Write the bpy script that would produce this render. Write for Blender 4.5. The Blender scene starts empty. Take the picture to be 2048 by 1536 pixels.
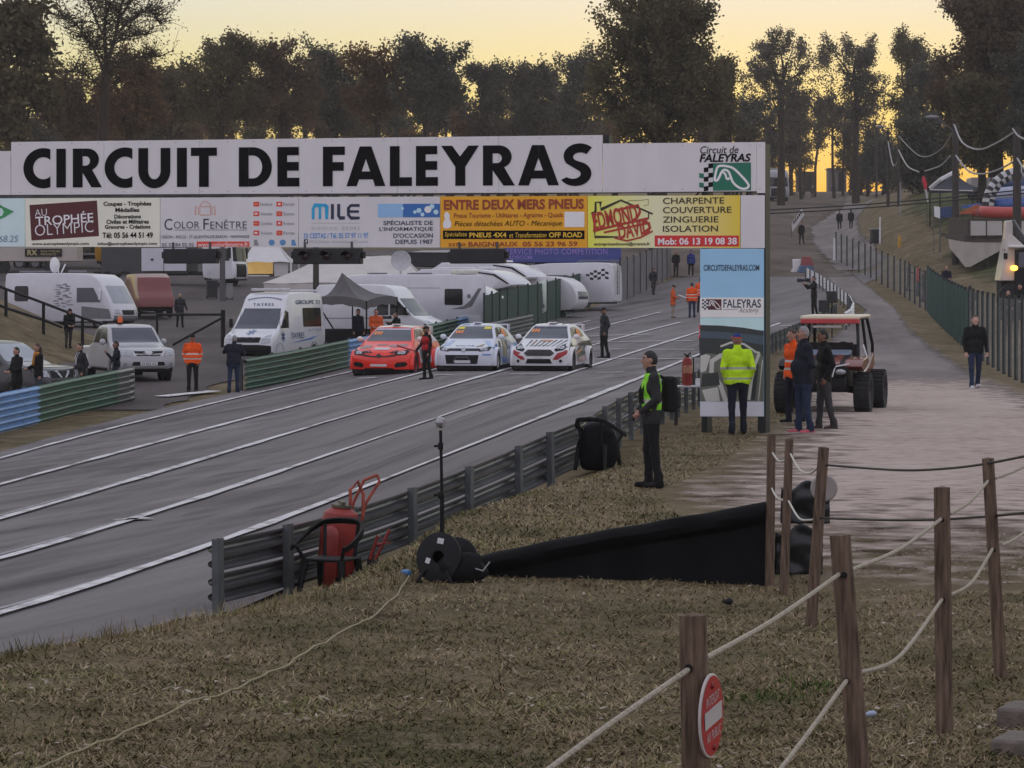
import bpy, bmesh, math, random
import numpy as np
from mathutils import Vector, Matrix, noise as mnoise
from mathutils.bvhtree import BVHTree

R = math.radians
scene = bpy.context.scene
COL = scene.collection
random.seed(7)
rng = np.random.default_rng(7)

# ------------------------------------------------------------------ camera
F, CAMZ, HOR = 6000.0, 2.3, 600.0          # photo pixels (2048 wide), eye height, horizon row
cam_d = bpy.data.cameras.new("camera")
cam = bpy.data.objects.new("camera", cam_d)
COL.objects.link(cam)
cam.location = (0, 0, CAMZ)
cam.rotation_euler = (R(90), 0, 0)
cam_d.sensor_width = 36.0
cam_d.lens = 36.0 * F / 2048.0
cam_d.shift_y = -(768 - HOR) / 2048.0
cam_d.clip_start, cam_d.clip_end = 0.5, 6000
scene.camera = cam

# ------------------------------------------------------------------ world, sun, exposure
SUN_EL, SUN_AZ = R(2.2), R(6.0)            # sun low behind the trees, a little right of the view axis
world = bpy.data.worlds.new("World")
scene.world = world
world.use_nodes = True
nt = world.node_tree
nt.nodes.clear()
def wn(t, **k):
    n = nt.nodes.new(t)
    for a, b in k.items(): setattr(n, a, b)
    return n
w_out = wn('ShaderNodeOutputWorld')
w_sky = wn('ShaderNodeTexSky')
w_sky.sky_type = 'NISHITA'; w_sky.sun_disc = False
w_sky.sun_elevation = SUN_EL; w_sky.sun_rotation = SUN_AZ
w_sky.air_density = 1.0; w_sky.dust_density = 0.6
w_bg1 = wn('ShaderNodeBackground'); w_bg1.inputs[1].default_value = 0.02
nt.links.new(w_sky.outputs[0], w_bg1.inputs[0])
w_tc = wn('ShaderNodeTexCoord')
w_sep = wn('ShaderNodeSeparateXYZ')
nt.links.new(w_tc.outputs['Generated'], w_sep.inputs[0])
def ramp(stops):
    r = wn('ShaderNodeValToRGB')
    e = r.color_ramp.elements
    while len(e) < len(stops): e.new(0.5)
    for i, (p, c) in enumerate(stops):
        e[i].position = p; e[i].color = (*c, 1)
    return r
# elevation gradients of the evening sky: towards the sunset, and away from it
r_sun = ramp([(0.0, (.50, .20, .015)), (0.035, (.50, .30, .04)), (0.05, (.50, .44, .14)), (0.066, (.56, .53, .20)), (0.083, (.58, .58, .36)),
              (0.10, (.58, .61, .53)), (0.25, (.62, .66, .60)), (0.55, (.56, .60, .69)), (1.0, (.57, .58, .68))])
r_opp = ramp([(0.0, (.52, .47, .54)), (0.15, (.61, .57, .67)), (0.45, (.64, .62, .73)), (1.0, (.57, .58, .68))])
for r_ in (r_sun, r_opp): nt.links.new(w_sep.outputs[2], r_.inputs[0])
w_dot = wn('ShaderNodeVectorMath', operation='DOT_PRODUCT')
nt.links.new(w_tc.outputs['Generated'], w_dot.inputs[0])
w_dot.inputs[1].default_value = (math.sin(SUN_AZ), math.cos(SUN_AZ), 0)
w_map = wn('ShaderNodeMapRange', interpolation_type='SMOOTHSTEP')
w_map.inputs[1].default_value, w_map.inputs[2].default_value = -0.1, 0.8
nt.links.new(w_dot.outputs['Value'], w_map.inputs[0])
w_mix = wn('ShaderNodeMix', data_type='RGBA')
nt.links.new(w_map.outputs[0], w_mix.inputs[0])
nt.links.new(r_opp.outputs[0], w_mix.inputs[6]); nt.links.new(r_sun.outputs[0], w_mix.inputs[7])
w_bg2 = wn('ShaderNodeBackground'); w_bg2.inputs[1].default_value = 1.11
nt.links.new(w_mix.outputs[2], w_bg2.inputs[0])
w_add = wn('ShaderNodeAddShader')
nt.links.new(w_bg1.outputs[0], w_add.inputs[0]); nt.links.new(w_bg2.outputs[0], w_add.inputs[1])
nt.links.new(w_add.outputs[0], w_out.inputs[0])
sun_d = bpy.data.lights.new("sun", 'SUN')
sun_d.energy = 2.0; sun_d.angle = R(0.5); sun_d.color = (1.0, .72, .42)
sun = bpy.data.objects.new("sun", sun_d)
COL.objects.link(sun)
sd = Vector((math.sin(SUN_AZ) * math.cos(SUN_EL), math.cos(SUN_AZ) * math.cos(SUN_EL), math.sin(SUN_EL)))
sun.rotation_euler = (-sd).to_track_quat('-Z', 'Y').to_euler()
scene.view_settings.view_transform = 'Standard'
scene.view_settings.look = 'None'
scene.view_settings.exposure = 0.0
scene.view_settings.gamma = 1.0

# ------------------------------------------------------------------ materials
MATS = {}
def srgb(r, g, b):
    f = lambda c: (c / 255 / 12.92) if c / 255 <= 0.04045 else ((c / 255 + 0.055) / 1.055) ** 2.4
    return (f(r), f(g), f(b))
def mat(name, col, rough=.6, metal=0.0, var=.12, scale=6.0, bump=0.0, bscale=None, spec=.5, coat=0.0, trans=0.0,
        emit=None, estr=0.0, stretch=None):
    """principled surface whose colour wanders a little with a noise, so nothing is perfectly uniform"""
    if name in MATS: return MATS[name]
    m = bpy.data.materials.new(name); m.use_nodes = True
    t = m.node_tree; b = t.nodes['Principled BSDF']
    b.inputs['Roughness'].default_value = rough; b.inputs['Metallic'].default_value = metal
    b.inputs['Specular IOR Level'].default_value = spec
    b.inputs['Coat Weight'].default_value = coat
    tc = t.nodes.new('ShaderNodeTexCoord')
    src = tc.outputs['Object']
    if stretch:
        mp = t.nodes.new('ShaderNodeMapping'); mp.inputs['Scale'].default_value = stretch
        t.links.new(src, mp.inputs[0]); src = mp.outputs[0]
    n = t.nodes.new('ShaderNodeTexNoise'); n.inputs['Scale'].default_value = scale
    n.inputs['Detail'].default_value = 6
    t.links.new(src, n.inputs[0])
    r = t.nodes.new('ShaderNodeValToRGB')
    lo = tuple(max(0, c * (1 - var)) for c in col); hi = tuple(min(1, c * (1 + var)) for c in col)
    r.color_ramp.elements[0].position = .3; r.color_ramp.elements[1].position = .7
    r.color_ramp.elements[0].color = (*lo, 1); r.color_ramp.elements[1].color = (*hi, 1)
    t.links.new(n.outputs['Fac'], r.inputs[0]); t.links.new(r.outputs[0], b.inputs['Base Color'])
    if bump:
        n2 = t.nodes.new('ShaderNodeTexNoise'); n2.inputs['Scale'].default_value = bscale or scale * 3
        n2.inputs['Detail'].default_value = 5
        t.links.new(src, n2.inputs[0])
        bp = t.nodes.new('ShaderNodeBump'); bp.inputs['Strength'].default_value = bump
        bp.inputs['Distance'].default_value = .03
        t.links.new(n2.outputs['Fac'], bp.inputs['Height']); t.links.new(bp.outputs[0], b.inputs['Normal'])
    if trans: b.inputs['Transmission Weight'].default_value = trans
    if emit:
        b.inputs['Emission Color'].default_value = (*emit, 1); b.inputs['Emission Strength'].default_value = estr
    MATS[name] = m
    return m
def nodes_of(m): return m.node_tree, m.node_tree.nodes['Principled BSDF']

# ------------------------------------------------------------------ mesh building
class MB:
    def __init__(s): s.v, s.f, s.m = [], [], []
    def add(s, vs, fs, mi=0):
        o = len(s.v); s.v += [tuple(p) for p in vs]
        for f in fs: s.f.append(tuple(i + o for i in f)); s.m.append(mi)
        return s
    def box(s, c, d, rz=0, mi=0, ry=0, rx=0, taper=1.0):
        x, y, z = d[0] / 2, d[1] / 2, d[2] / 2
        M = Matrix.Translation(c) @ Matrix.Rotation(rz, 4, 'Z') @ Matrix.Rotation(ry, 4, 'Y') @ Matrix.Rotation(rx, 4, 'X')
        t = taper
        p = [(-x, -y, -z), (x, -y, -z), (x, y, -z), (-x, y, -z), (-x * t, -y * t, z), (x * t, -y * t, z), (x * t, y * t, z), (-x * t, y * t, z)]
        return s.add([M @ Vector(q) for q in p], [(0, 3, 2, 1), (4, 5, 6, 7), (0, 1, 5, 4), (1, 2, 6, 5), (2, 3, 7, 6), (3, 0, 4, 7)], mi)
    def tube(s, pts, r, n=8, mi=0, cap=True, closed=False):
        pts = [Vector(p) for p in pts]; N = len(pts)
        rr = r if hasattr(r, '__len__') else [r] * N
        vs, fs = [], []; up = None
        for i in range(N):
            if closed: t = pts[(i + 1) % N] - pts[i - 1]
            else: t = pts[min(i + 1, N - 1)] - pts[max(i - 1, 0)]
            t = t.normalized() if t.length > 1e-9 else Vector((0, 0, 1))
            if up is None:
                up = Vector((0, 0, 1)) if abs(t.z) < .9 else Vector((1, 0, 0))
            a = t.cross(up)
            if a.length < 1e-6: a = t.orthogonal()
            a.normalize(); b = a.cross(t).normalized(); up = b
            for k in range(n):
                th = 2 * math.pi * k / n
                vs.append(pts[i] + (a * math.cos(th) + b * math.sin(th)) * rr[i])
        for i in range(N if closed else N - 1):
            j = (i + 1) % N
            for k in range(n):
                fs.append((i * n + k, i * n + (k + 1) % n, j * n + (k + 1) % n, j * n + k))
        if cap and not closed:
            fs.append(tuple(range(n - 1, -1, -1))); fs.append(tuple((N - 1) * n + k for k in range(n)))
        return s.add(vs, fs, mi)
    def lathe(s, prof, n=20, c=(0, 0, 0), axis='Z', mi=0, a0=0, a1=2 * math.pi):
        """prof: (radius, height) pairs"""
        full = abs(a1 - a0 - 2 * math.pi) < 1e-6
        K = n if full else n + 1
        vs, fs = [], []
        for r, h in prof:
            for k in range(K):
                th = a0 + (a1 - a0) * k / n
                p = (r * math.cos(th), r * math.sin(th), h)
                if axis == 'X': p = (p[2], p[0], p[1])
                if axis == 'Y': p = (p[0], p[2], p[1])
                vs.append((p[0] + c[0], p[1] + c[1], p[2] + c[2]))
        for i in range(len(prof) - 1):
            for k in range(n):
                k2 = (k + 1) % K
                fs.append((i * K + k, i * K + k2, (i + 1) * K + k2, (i + 1) * K + k))
        return s.add(vs, fs, mi)
    def prism(s, poly, d, plane='XZ', at=0, mi=0):
        """closed 2D outline extruded by d along the axis left out of `plane`, from `at`"""
        def P3(p, h):
            if plane == 'XZ': return (p[0], h, p[1])
            if plane == 'YZ': return (h, p[0], p[1])
            return (p[0], p[1], h)
        n = len(poly)
        vs = [P3(p, at) for p in poly] + [P3(p, at + d) for p in poly]
        fs = [tuple(range(n)), tuple(range(2 * n - 1, n - 1, -1))] + [(i, i + n, (i + 1) % n + n, (i + 1) % n) for i in range(n)]
        return s.add(vs, fs, mi)
    def quad(s, a, b, c, d, mi=0): return s.add([a, b, c, d], [(0, 1, 2, 3)], mi)
    def grid(s, pts, mi=0):
        """rows of equal-length point lists"""
        n = len(pts[0]); vs = [p for row in pts for p in row]
        return s.add(vs, [(i * n + j, i * n + j + 1, (i + 1) * n + j + 1, (i + 1) * n + j) for i in range(len(pts) - 1) for j in range(n - 1)], mi)
    def ellipsoid(s, c, r, n=14, m=9, mi=0):
        prof = [(max(1e-4, math.sin(math.pi * i / m)), -math.cos(math.pi * i / m)) for i in range(m + 1)]
        vs, fs = [], []
        for a, h in prof:
            for k in range(n):
                th = 2 * math.pi * k / n
                vs.append((c[0] + r[0] * a * math.cos(th), c[1] + r[1] * a * math.sin(th), c[2] + r[2] * h))
        for i in range(m):
            for k in range(n): fs.append((i * n + k, i * n + (k + 1) % n, (i + 1) * n + (k + 1) % n, (i + 1) * n + k))
        return s.add(vs, fs, mi)
    def xform(s, M):
        s.v = [tuple(M @ Vector(p)) for p in s.v]; return s
    def mesh(s, name, mats, smooth=40):
        me = bpy.data.meshes.new(name)
        me.from_pydata(s.v, [], s.f)
        for m in (mats if isinstance(mats, (list, tuple)) else [mats]): me.materials.append(m)
        if any(s.m): me.polygons.foreach_set('material_index', s.m)
        bm = bmesh.new(); bm.from_mesh(me)
        bmesh.ops.recalc_face_normals(bm, faces=bm.faces); bm.to_mesh(me); bm.free()
        if smooth:
            me.polygons.foreach_set('use_smooth', [True] * len(me.polygons))
            me.set_sharp_from_angle(angle=R(smooth))
        me.update()
        return me
    def build(s, name, mats, parent=None, loc=(0, 0, 0), rz=0, smooth=40, bevel=0, seg=2, subsurf=0, kind=None):
        o = bpy.data.objects.new(name, s.mesh(name, mats, smooth))
        COL.objects.link(o)
        o.location = loc; o.rotation_euler = (0, 0, rz)
        if parent: o.parent = parent
        if bevel:
            md = o.modifiers.new('bevel', 'BEVEL'); md.width = bevel; md.segments = seg
            md.limit_method = 'ANGLE'; md.angle_limit = R(50)
        if subsurf:
            md = o.modifiers.new('sub', 'SUBSURF'); md.levels = md.render_levels = subsurf
        if kind: o['kind'] = kind
        return o

def tag(o, label=None, cat=None, group=None, kind=None):
    if label: o['label'] = label
    if cat: o['category'] = cat
    if group: o['group'] = group
    if kind: o['kind'] = kind
    return o
def thing(name, label, cat, loc=(0, 0, 0), rz=0, group=None, scale=1.0, tilt=None):
    o = bpy.data.objects.new(name, None); COL.objects.link(o)
    o.empty_display_size = .2
    o.location = loc; o.rotation_euler = (tilt[0] if tilt else 0, tilt[1] if tilt else 0, rz)
    o.scale = (scale,) * 3
    return tag(o, label, cat, group)
def copy_tree(o, parent=None):
    c = o.copy(); COL.objects.link(c)
    if parent: c.parent = parent
    for ch in list(o.children): copy_tree(ch, c)
    return c

def text_verts(txt, font_mod=None, offset=0.0, shear=0.0, spacing=1.0):
    c = bpy.data.curves.new('lettering', 'FONT')
    c.body = txt; c.size = 1; c.offset = offset; c.shear = shear; c.space_character = spacing
    c.resolution_u = 3
    o = bpy.data.objects.new('lettering', c)
    me = o.to_mesh()
    n = len(me.vertices)
    co = np.empty(n * 3); me.vertices.foreach_get('co', co); co = co.reshape(-1, 3)[:, :2]
    fs = [tuple(p.vertices) for p in me.polygons]
    o.to_mesh_clear(); bpy.data.objects.remove(o); bpy.data.curves.remove(c)
    return co, fs
_TC = {}
def text_into(mb, txt, x0, x1, z0, z1, y, mi=0, offset=0.0, shear=0.0, spacing=1.0, rot=0.0, squeeze=True):
    """letters filling the rectangle x0..x1, z0..z1 on a wall facing -Y at depth y"""
    key = (txt, offset, shear, spacing)
    if key not in _TC: _TC[key] = text_verts(txt, None, offset, shear, spacing)
    co, fs = _TC[key]
    lo, hi = co.min(0), co.max(0)
    sx, sz = (x1 - x0) / (hi[0] - lo[0]), (z1 - z0) / (hi[1] - lo[1])
    X = x0 + (co[:, 0] - lo[0]) * sx; Z = z0 + (co[:, 1] - lo[1]) * sz
    if rot:
        cx, cz = (x0 + x1) / 2, (z0 + z1) / 2
        X, Z = cx + (X - cx) * math.cos(rot) - (Z - cz) * math.sin(rot), cz + (X - cx) * math.sin(rot) + (Z - cz) * math.cos(rot)
    mb.add([(a, y, b) for a, b in zip(X, Z)], fs, mi)

def sm(a, b, x):
    t = np.clip((x - a) / (b - a), 0, 1); return t * t * (3 - 2 * t)
# ------------------------------------------------------------------ terrain height
_SY = np.array([-100, 85, 110, 135, 150, 190, 230, 273, 389, 420, 440, 600, 2000.])
_SS = np.array([0, 0, .02, .03, .04, .062, .07, .06, .058, .05, 0, -.02, -.02])
_yy = np.arange(-100, 2000, .5)
_zz = np.concatenate([[0], np.cumsum((np.interp(_yy[1:], _SY, _SS) + np.interp(_yy[:-1], _SY, _SS)) * .25)])
_BY = np.array([0, 13, 19.4, 22, 25, 29, 33, 37, 42, 50, 58, 90.])
_BX = np.array([-11.5, -6, -3.3, -2.1, -1.2, -.6, -.3, .6, 2.2, 3.7, 4.8, 8.6])
def gz(x, y):
    x = np.asarray(x, float); y = np.asarray(y, float)
    z = np.interp(y, _yy, _zz)
    q = x + .08 * (y - 35)
    d = (np.interp(y, _BY, _BX) - x) * .93
    z = z - .95 * sm(62, 112, -y + 174) * sm(0, 1, d / np.where(y < 26, 1.15, 1.5)) * sm(0, 1, (3.6 - q) / 6.4)
    xf = np.interp(y, [60, 80, 98, 115, 135, 153, 175, 196, 216, 300, 420], [12, 13.9, 15.75, 17.5, 19.5, 21.2, 22.6, 23.3, 23.5, 32, 52])                                  # bank behind the spectator fence
    z = z + (.4 * np.clip((x - xf - .4) / 3.2, 0, 1) + .6 * sm(1.5, 10, x - xf)) * np.interp(y, [55, 62, 90, 108, 130, 160, 184, 206, 250, 330, 420, 500], [0, 0, 1.5, 2.5, 2.6, 2.0, 1.7, 3.5, 4, 3, 1, 0])
    z = z + 2.9 * sm(13.6, 22.5, -x) * sm(93, 103, y) * (1 - sm(112, 128, y))   # earth mound by the paddock
    return z
def gz1(x, y): return float(gz(x, y))
def P(u, v, Y): return Vector(((u - 1024) * Y / F, Y, CAMZ - (v - HOR) * Y / F))
def S(u, Y, off=0):
    x = (u - 1024) * Y / F
    return Vector((x, Y, gz1(x, Y) + off))
_Yr = np.concatenate([np.arange(7, 60, .05), np.arange(60, 470, .1)])
def G(u, v, off=0.0, ymin=7):
    Y = _Yr[_Yr >= ymin]
    X = (u - 1024) * Y / F
    h = CAMZ - (v - HOR) * Y / F - gz(X, Y) - off
    i = np.argmax(h <= 0)
    if h[i] > 0: i = len(Y) - 1
    return Vector((X[i], Y[i], float(gz(X[i], Y[i])) + off))
def px(Y): return Y / F          # metres per photo pixel at depth Y

# ------------------------------------------------------------------ ground surface materials
def ground_mat(name, cols, scale, bump, fine=60, dist=.05, rough=.95, stretch=None, rot=0, big=.25):
    m = bpy.data.materials.new(name); m.use_nodes = True
    t, b = nodes_of(m); L = t.links.new
    b.inputs['Roughness'].default_value = rough; b.inputs['Specular IOR Level'].default_value = .2
    g = t.nodes.new('ShaderNodeNewGeometry')
    mp = t.nodes.new('ShaderNodeMapping'); mp.vector_type = 'TEXTURE'; mp.inputs['Scale'].default_value = tuple(1 / q for q in (stretch or (1, 1, 1)))
    mp.inputs['Rotation'].default_value = (0, 0, -rot)
    L(g.outputs['Position'], mp.inputs[0])
    def nz(s, det=8, ro=.6):
        n = t.nodes.new('ShaderNodeTexNoise'); n.inputs['Scale'].default_value = s
        n.inputs['Detail'].default_value = det; n.inputs['Roughness'].default_value = ro
        L(mp.outputs[0], n.inputs[0]); return n.outputs['Fac']
    a, f, l = nz(scale), nz(fine, 4, .7), nz(big, 4, .5)
    x1 = t.nodes.new('ShaderNodeMath'); x1.operation = 'MULTIPLY_ADD'
    L(f, x1.inputs[0]); x1.inputs[1].default_value = .45; L(a, x1.inputs[2])
    x2 = t.nodes.new('ShaderNodeMath'); x2.operation = 'MULTIPLY_ADD'
    L(l, x2.inputs[0]); x2.inputs[1].default_value = .5; L(x1.outputs[0], x2.inputs[2])
    mr = t.nodes.new('ShaderNodeMapRange'); mr.inputs[1].default_value = .72; mr.inputs[2].default_value = 1.22
    L(x2.outputs[0], mr.inputs[0])
    r = t.nodes.new('ShaderNodeValToRGB'); e = r.color_ramp.elements
    while len(e) < len(cols): e.new(.5)
    for i, c in enumerate(cols): e[i].position = i / (len(cols) - 1); e[i].color = (*c, 1)
    L(mr.outputs[0], r.inputs[0]); L(r.outputs[0], b.inputs['Base Color'])
    bp = t.nodes.new('ShaderNodeBump'); bp.inputs['Strength'].default_value = bump; bp.inputs['Distance'].default_value = dist
    L(x1.outputs[0], bp.inputs['Height']); L(bp.outputs[0], b.inputs['Normal'])
    return m
M_ground = ground_mat('turf and dirt', [(.065, .045, .024), (.12, .092, .050), (.16, .126, .068), (.21, .16, .098), (.28, .22, .145)], 1.6, .9, 28, .08)
M_asphalt = ground_mat('worn asphalt', [(.070, .062, .064), (.135, .121, .123), (.178, .162, .163), (.20, .184, .183), (.25, .232, .228)], 1.1, .12, 60, .02, .85, (1, .045, 1), R(17), .22)
M_path = ground_mat('gravel path', [(.25, .19, .16), (.38, .30, .26), (.45, .365, .32), (.51, .42, .375)], 3.2, .3, 26, .03, .95, None, 0, .22)
M_access = ground_mat('old tarmac', [(.12, .102, .097), (.175, .152, .146), (.215, .19, .18), (.27, .235, .215)], .5, .2, 30, .03, .9, (1, .25, 1), R(8))
M_paddock = ground_mat('paddock tarmac', [(.050, .040, .040), (.080, .067, .067), (.105, .09, .088), (.13, .112, .105)], .35, .2, 12, .03, .9, (1, .3, 1))
M_dirt = ground_mat('brown dirt', [(.060, .044, .034), (.10, .075, .060), (.14, .108, .088), (.18, .145, .125)], .35, .3, 9, .06, .95, (1, .35, 1))
M_lawn = ground_mat('green lawn', [(.035, .045, .016), (.06, .075, .026), (.085, .095, .035), (.12, .11, .055)], .4, .5, 9, .06)

def axis(segs):
    a = []
    for lo, hi, st in segs: a += list(np.arange(lo, hi, st))
    return np.array(a + [segs[-1][1]])
gx = axis([(-400, -100, 50), (-100, -24, 5), (-24, -8, 1), (-8, -5.5, .25), (-5.5, 5.5, .11), (5.5, 10, .25), (10, 40, .8), (40, 100, 5), (100, 400, 50)])
gy = axis([(-60, 6, 3), (6, 8.5, .25), (8.5, 26, .12), (26, 45, .25), (45, 70, .5), (70, 130, .8), (130, 460, 2.5), (460, 620, 20)])
GX, GY = np.meshgrid(gx, gy)
GZ = gz(GX, GY)
near = sm(40, 12, GY)
def turf(x, y):
    """hummocks of the trampled turf close by"""
    x = np.atleast_1d(x); y = np.atleast_1d(y)
    b = np.array([mnoise.noise((a * .9, c * .9, 3)) * .03 + mnoise.noise((a * 2.7, c * 2.7, 8)) * .022 + mnoise.noise((a * 6.5, c * 6.5, 4)) * .017 if (-9 < a < 11 and 5 < c < 30) else 0 for a, c in zip(x.ravel(), y.ravel())]).reshape(x.shape)
    return b * (1 - sm(23.2, 26, y)) if True else b
GZ2 = GZ + turf(GX, GY) - 0.012
nyg, nxg = GX.shape
me = bpy.data.meshes.new('ground')
me.from_pydata(np.stack([GX, GY, GZ2], -1).reshape(-1, 3).tolist(), [],
               [(i * nxg + j, i * nxg + j + 1, (i + 1) * nxg + j + 1, (i + 1) * nxg + j) for i in range(nyg - 1) for j in range(nxg - 1)])
me.materials.append(M_ground)
me.polygons.foreach_set('use_smooth', [True] * len(me.polygons))
ground = bpy.data.objects.new('ground', me); COL.objects.link(ground); tag(ground, kind='structure')

def resample(pts, n):
    p = np.array([(q[0], q[1]) for q in pts], float)
    s = np.concatenate([[0], np.cumsum(np.hypot(*(p[1:] - p[:-1]).T))]); t = np.linspace(0, s[-1], n)
    return np.stack([np.interp(t, s, p[:, 0]), np.interp(t, s, p[:, 1])], 1)
def strip(name, left, right, m, off, ragged=0.0, step=.8, seed=0, soft=True, endk=1.0):
    """a sheet draped on the terrain between two matched edge polylines"""
    rows = []
    for k in range(len(left) - 1):
        a0, a1, b0, b1 = [np.array(p[:2], float) for p in (left[k], left[k + 1], right[k], right[k + 1])]
        n = max(1, int(max(np.hypot(*(a1 - a0)), np.hypot(*(b1 - b0))) / step))
        for i in range(n): rows.append((a0 + (a1 - a0) * i / n, b0 + (b1 - b0) * i / n))
    rows.append((np.array(left[-1][:2], float), np.array(right[-1][:2], float)))
    W = max(np.hypot(*(a - b)) for a, b in rows); nx = max(2, int(W / step))
    mb = MB(); pts = []
    for a, b in rows:
        if ragged:
            d = (b - a) / max(1e-6, np.hypot(*(b - a)))
            a = a - d * ragged * (mnoise.noise((a[0] * .7, a[1] * .7, seed)) + .6 * mnoise.noise((a[0] * 2.3, a[1] * 2.3, seed + 4)))
            b = b + d * ragged * (mnoise.noise((b[0] * .7, b[1] * .7, seed + 9)) + .6 * mnoise.noise((b[0] * 2.3, b[1] * 2.3, seed + 5)))
        t = np.linspace(0, 1, nx + 1)[:, None]
        xy = a + (b - a) * t
        pts.append([(x, y, z + off) for (x, y), z in zip(xy, gz(xy[:, 0], xy[:, 1]))])
    mb.grid(pts)
    o = mb.build(name, m, smooth=60); tag(o, kind='structure')
    at = o.data.attributes.new('inner', 'FLOAT', 'POINT')
    at.data.foreach_set('value', [float(min(j / nx * W, (nx - j) / nx * W, ri * step * endk, (len(pts) - 1 - ri) * step * endk)) if soft else 9.0 for ri in range(len(pts)) for j in range(nx + 1)])
    return o
def soft_edge(m, width, sc):
    """the sheet gives way to the turf below in ragged patches within `width` metres of its edge"""
    t, b = nodes_of(m); L = t.links.new
    at = t.nodes.new('ShaderNodeAttribute'); at.attribute_name = 'inner'
    g = t.nodes.new('ShaderNodeNewGeometry')
    n = t.nodes.new('ShaderNodeTexNoise'); n.inputs['Scale'].default_value = sc; n.inputs['Detail'].default_value = 7
    L(g.outputs['Position'], n.inputs[0])
    ml = t.nodes.new('ShaderNodeMath'); ml.operation = 'MULTIPLY_ADD'
    L(at.outputs['Fac'], ml.inputs[0]); ml.inputs[1].default_value = .55 / width; L(n.outputs['Fac'], ml.inputs[2])
    mr = t.nodes.new('ShaderNodeMapRange'); mr.inputs[1].default_value = .52; mr.inputs[2].default_value = .88
    L(ml.outputs[0], mr.inputs[0])
    tr = t.nodes.new('ShaderNodeBsdfTransparent'); mx = t.nodes.new('ShaderNodeMixShader')
    out = [q for q in t.nodes if q.type == 'OUTPUT_MATERIAL'][0]
    L(mr.outputs[0], mx.inputs[0]); L(tr.outputs[0], mx.inputs[1]); L(b.outputs[0], mx.inputs[2]); L(mx.outputs[0], out.inputs[0])
for m_, w_, s_ in ((M_path, 2.6, 1.6), (M_access, .9, 2.0), (M_paddock, 1.2, .8), (M_dirt, 2.0, .5), (M_lawn, 3.0, .5)): soft_edge(m_, w_, s_)

# track: left edge and right edge, matched stations (photo pixels dropped on the terrain)
L_ = [(-9.5, 30), G(-330, 985), G(0, 905), G(150, 862), G(280, 828), G(480, 783), G(654, 746), G(900, 690), G(1000, 664), G(1155, 625), G(1290, 578), G(1350, 558), G(1400, 551)]
R_ = [(-8.5, 15), (-4.6, 20.0), (-3.6, 24), (-3.2, 29), (-2.4, 34.5), (0.3, 43.5), (2.3, 57), (4.6, 76), (6.3, 92), (9, 112), (13.6, 140), (19, 175), (25, 200)]
track = strip('track', L_, R_, M_asphalt, .022, soft=False)
M_line = mat('road paint', (.62, .61, .61), .8, var=.25, scale=2.2, bump=.1)
for nd in M_line.node_tree.nodes:
    if nd.type == 'VALTORGB':                       # worn patches where the tarmac shows through
        nd.color_ramp.elements[0].position = .36; nd.color_ramp.elements[0].color = (.24, .22, .22, 1); nd.color_ramp.elements[1].position = .50; nd.color_ramp.elements[1].color = (.68, .67, .67, 1)
    if nd.type == 'TEX_NOISE' and nd.inputs['Detail'].default_value == 6: nd.inputs['Scale'].default_value = 1.6; nd.inputs['Roughness'].default_value = .7
def ribbon(mb, pts, w, off=.055, wob=0):
    n = max(2, int(sum((Vector(pts[i + 1][:2]) - Vector(pts[i][:2])).length for i in range(len(pts) - 1)) / .8))
    p = resample(pts, n + 1)
    t = np.gradient(p, axis=0); t /= np.hypot(t[:, 0], t[:, 1])[:, None]
    nrm = np.stack([t[:, 1], -t[:, 0]], 1)
    ww = w * (1 + wob * np.array([mnoise.noise((i * .37, w * 10, 2)) for i in range(n + 1)]))[:, None] / 2
    a, b = p + nrm * ww, p - nrm * ww
    mb.grid([[(x, y, z + off), (X, Y, Z + off)] for (x, y), (X, Y), z, Z in zip(a, b, gz(a[:, 0], a[:, 1]), gz(b[:, 0], b[:, 1]))])
mb = MB()
LINES = [[(-160, 962), (0, 918), (130, 882), (270, 845), (480, 790), (654, 754), (800, 722), (960, 690), (1155, 646), (1195, 637)],
         [(-160, 1012), (0, 968), (400, 863), (816, 749), (1000, 703), (1163, 669), (1283, 635), (1330, 618)],
         [(-160, 1082), (0, 1034), (562, 870), (680, 839), (920, 764), (1015, 736), (1178, 691), (1374, 642)],
         [(-160, 1160), (0, 1112), (300, 1030), (769, 870), (1100, 758), (1389, 667), (1540, 622)],
         [(-160, 1272), (0, 1222), (430, 1088), (985, 870), (1100, 828), (1250, 768), (1397, 708), (1537, 655), (1562, 645)]]
def pxline(l, st=22.0):
    l = np.array(l, float); s = np.concatenate([[0], np.cumsum(np.hypot(*(l[1:] - l[:-1]).T))])
    t = np.linspace(0, s[-1], max(2, int(s[-1] / st)))
    a = np.stack([np.interp(t, s, l[:, 0]), np.interp(t, s, l[:, 1])], 1)
    for _ in range(4): a[1:-1] = (a[:-2] + 2 * a[1:-1] + a[2:]) / 4
    return a
def fitline(l):
    l = np.array(l, float); c = np.polyfit(l[:, 0] / 1000, l[:, 1], 3); u = np.arange(l[0, 0], l[-1, 0] + 1, 20.0)
    return list(zip(u, np.polyval(c, u / 1000)))
for k, l in enumerate(LINES): ribbon(mb, [G(u, v, .05) for u, v in fitline(l)], [.12, .14, .16, .16, .17][k], wob=.5)
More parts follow.
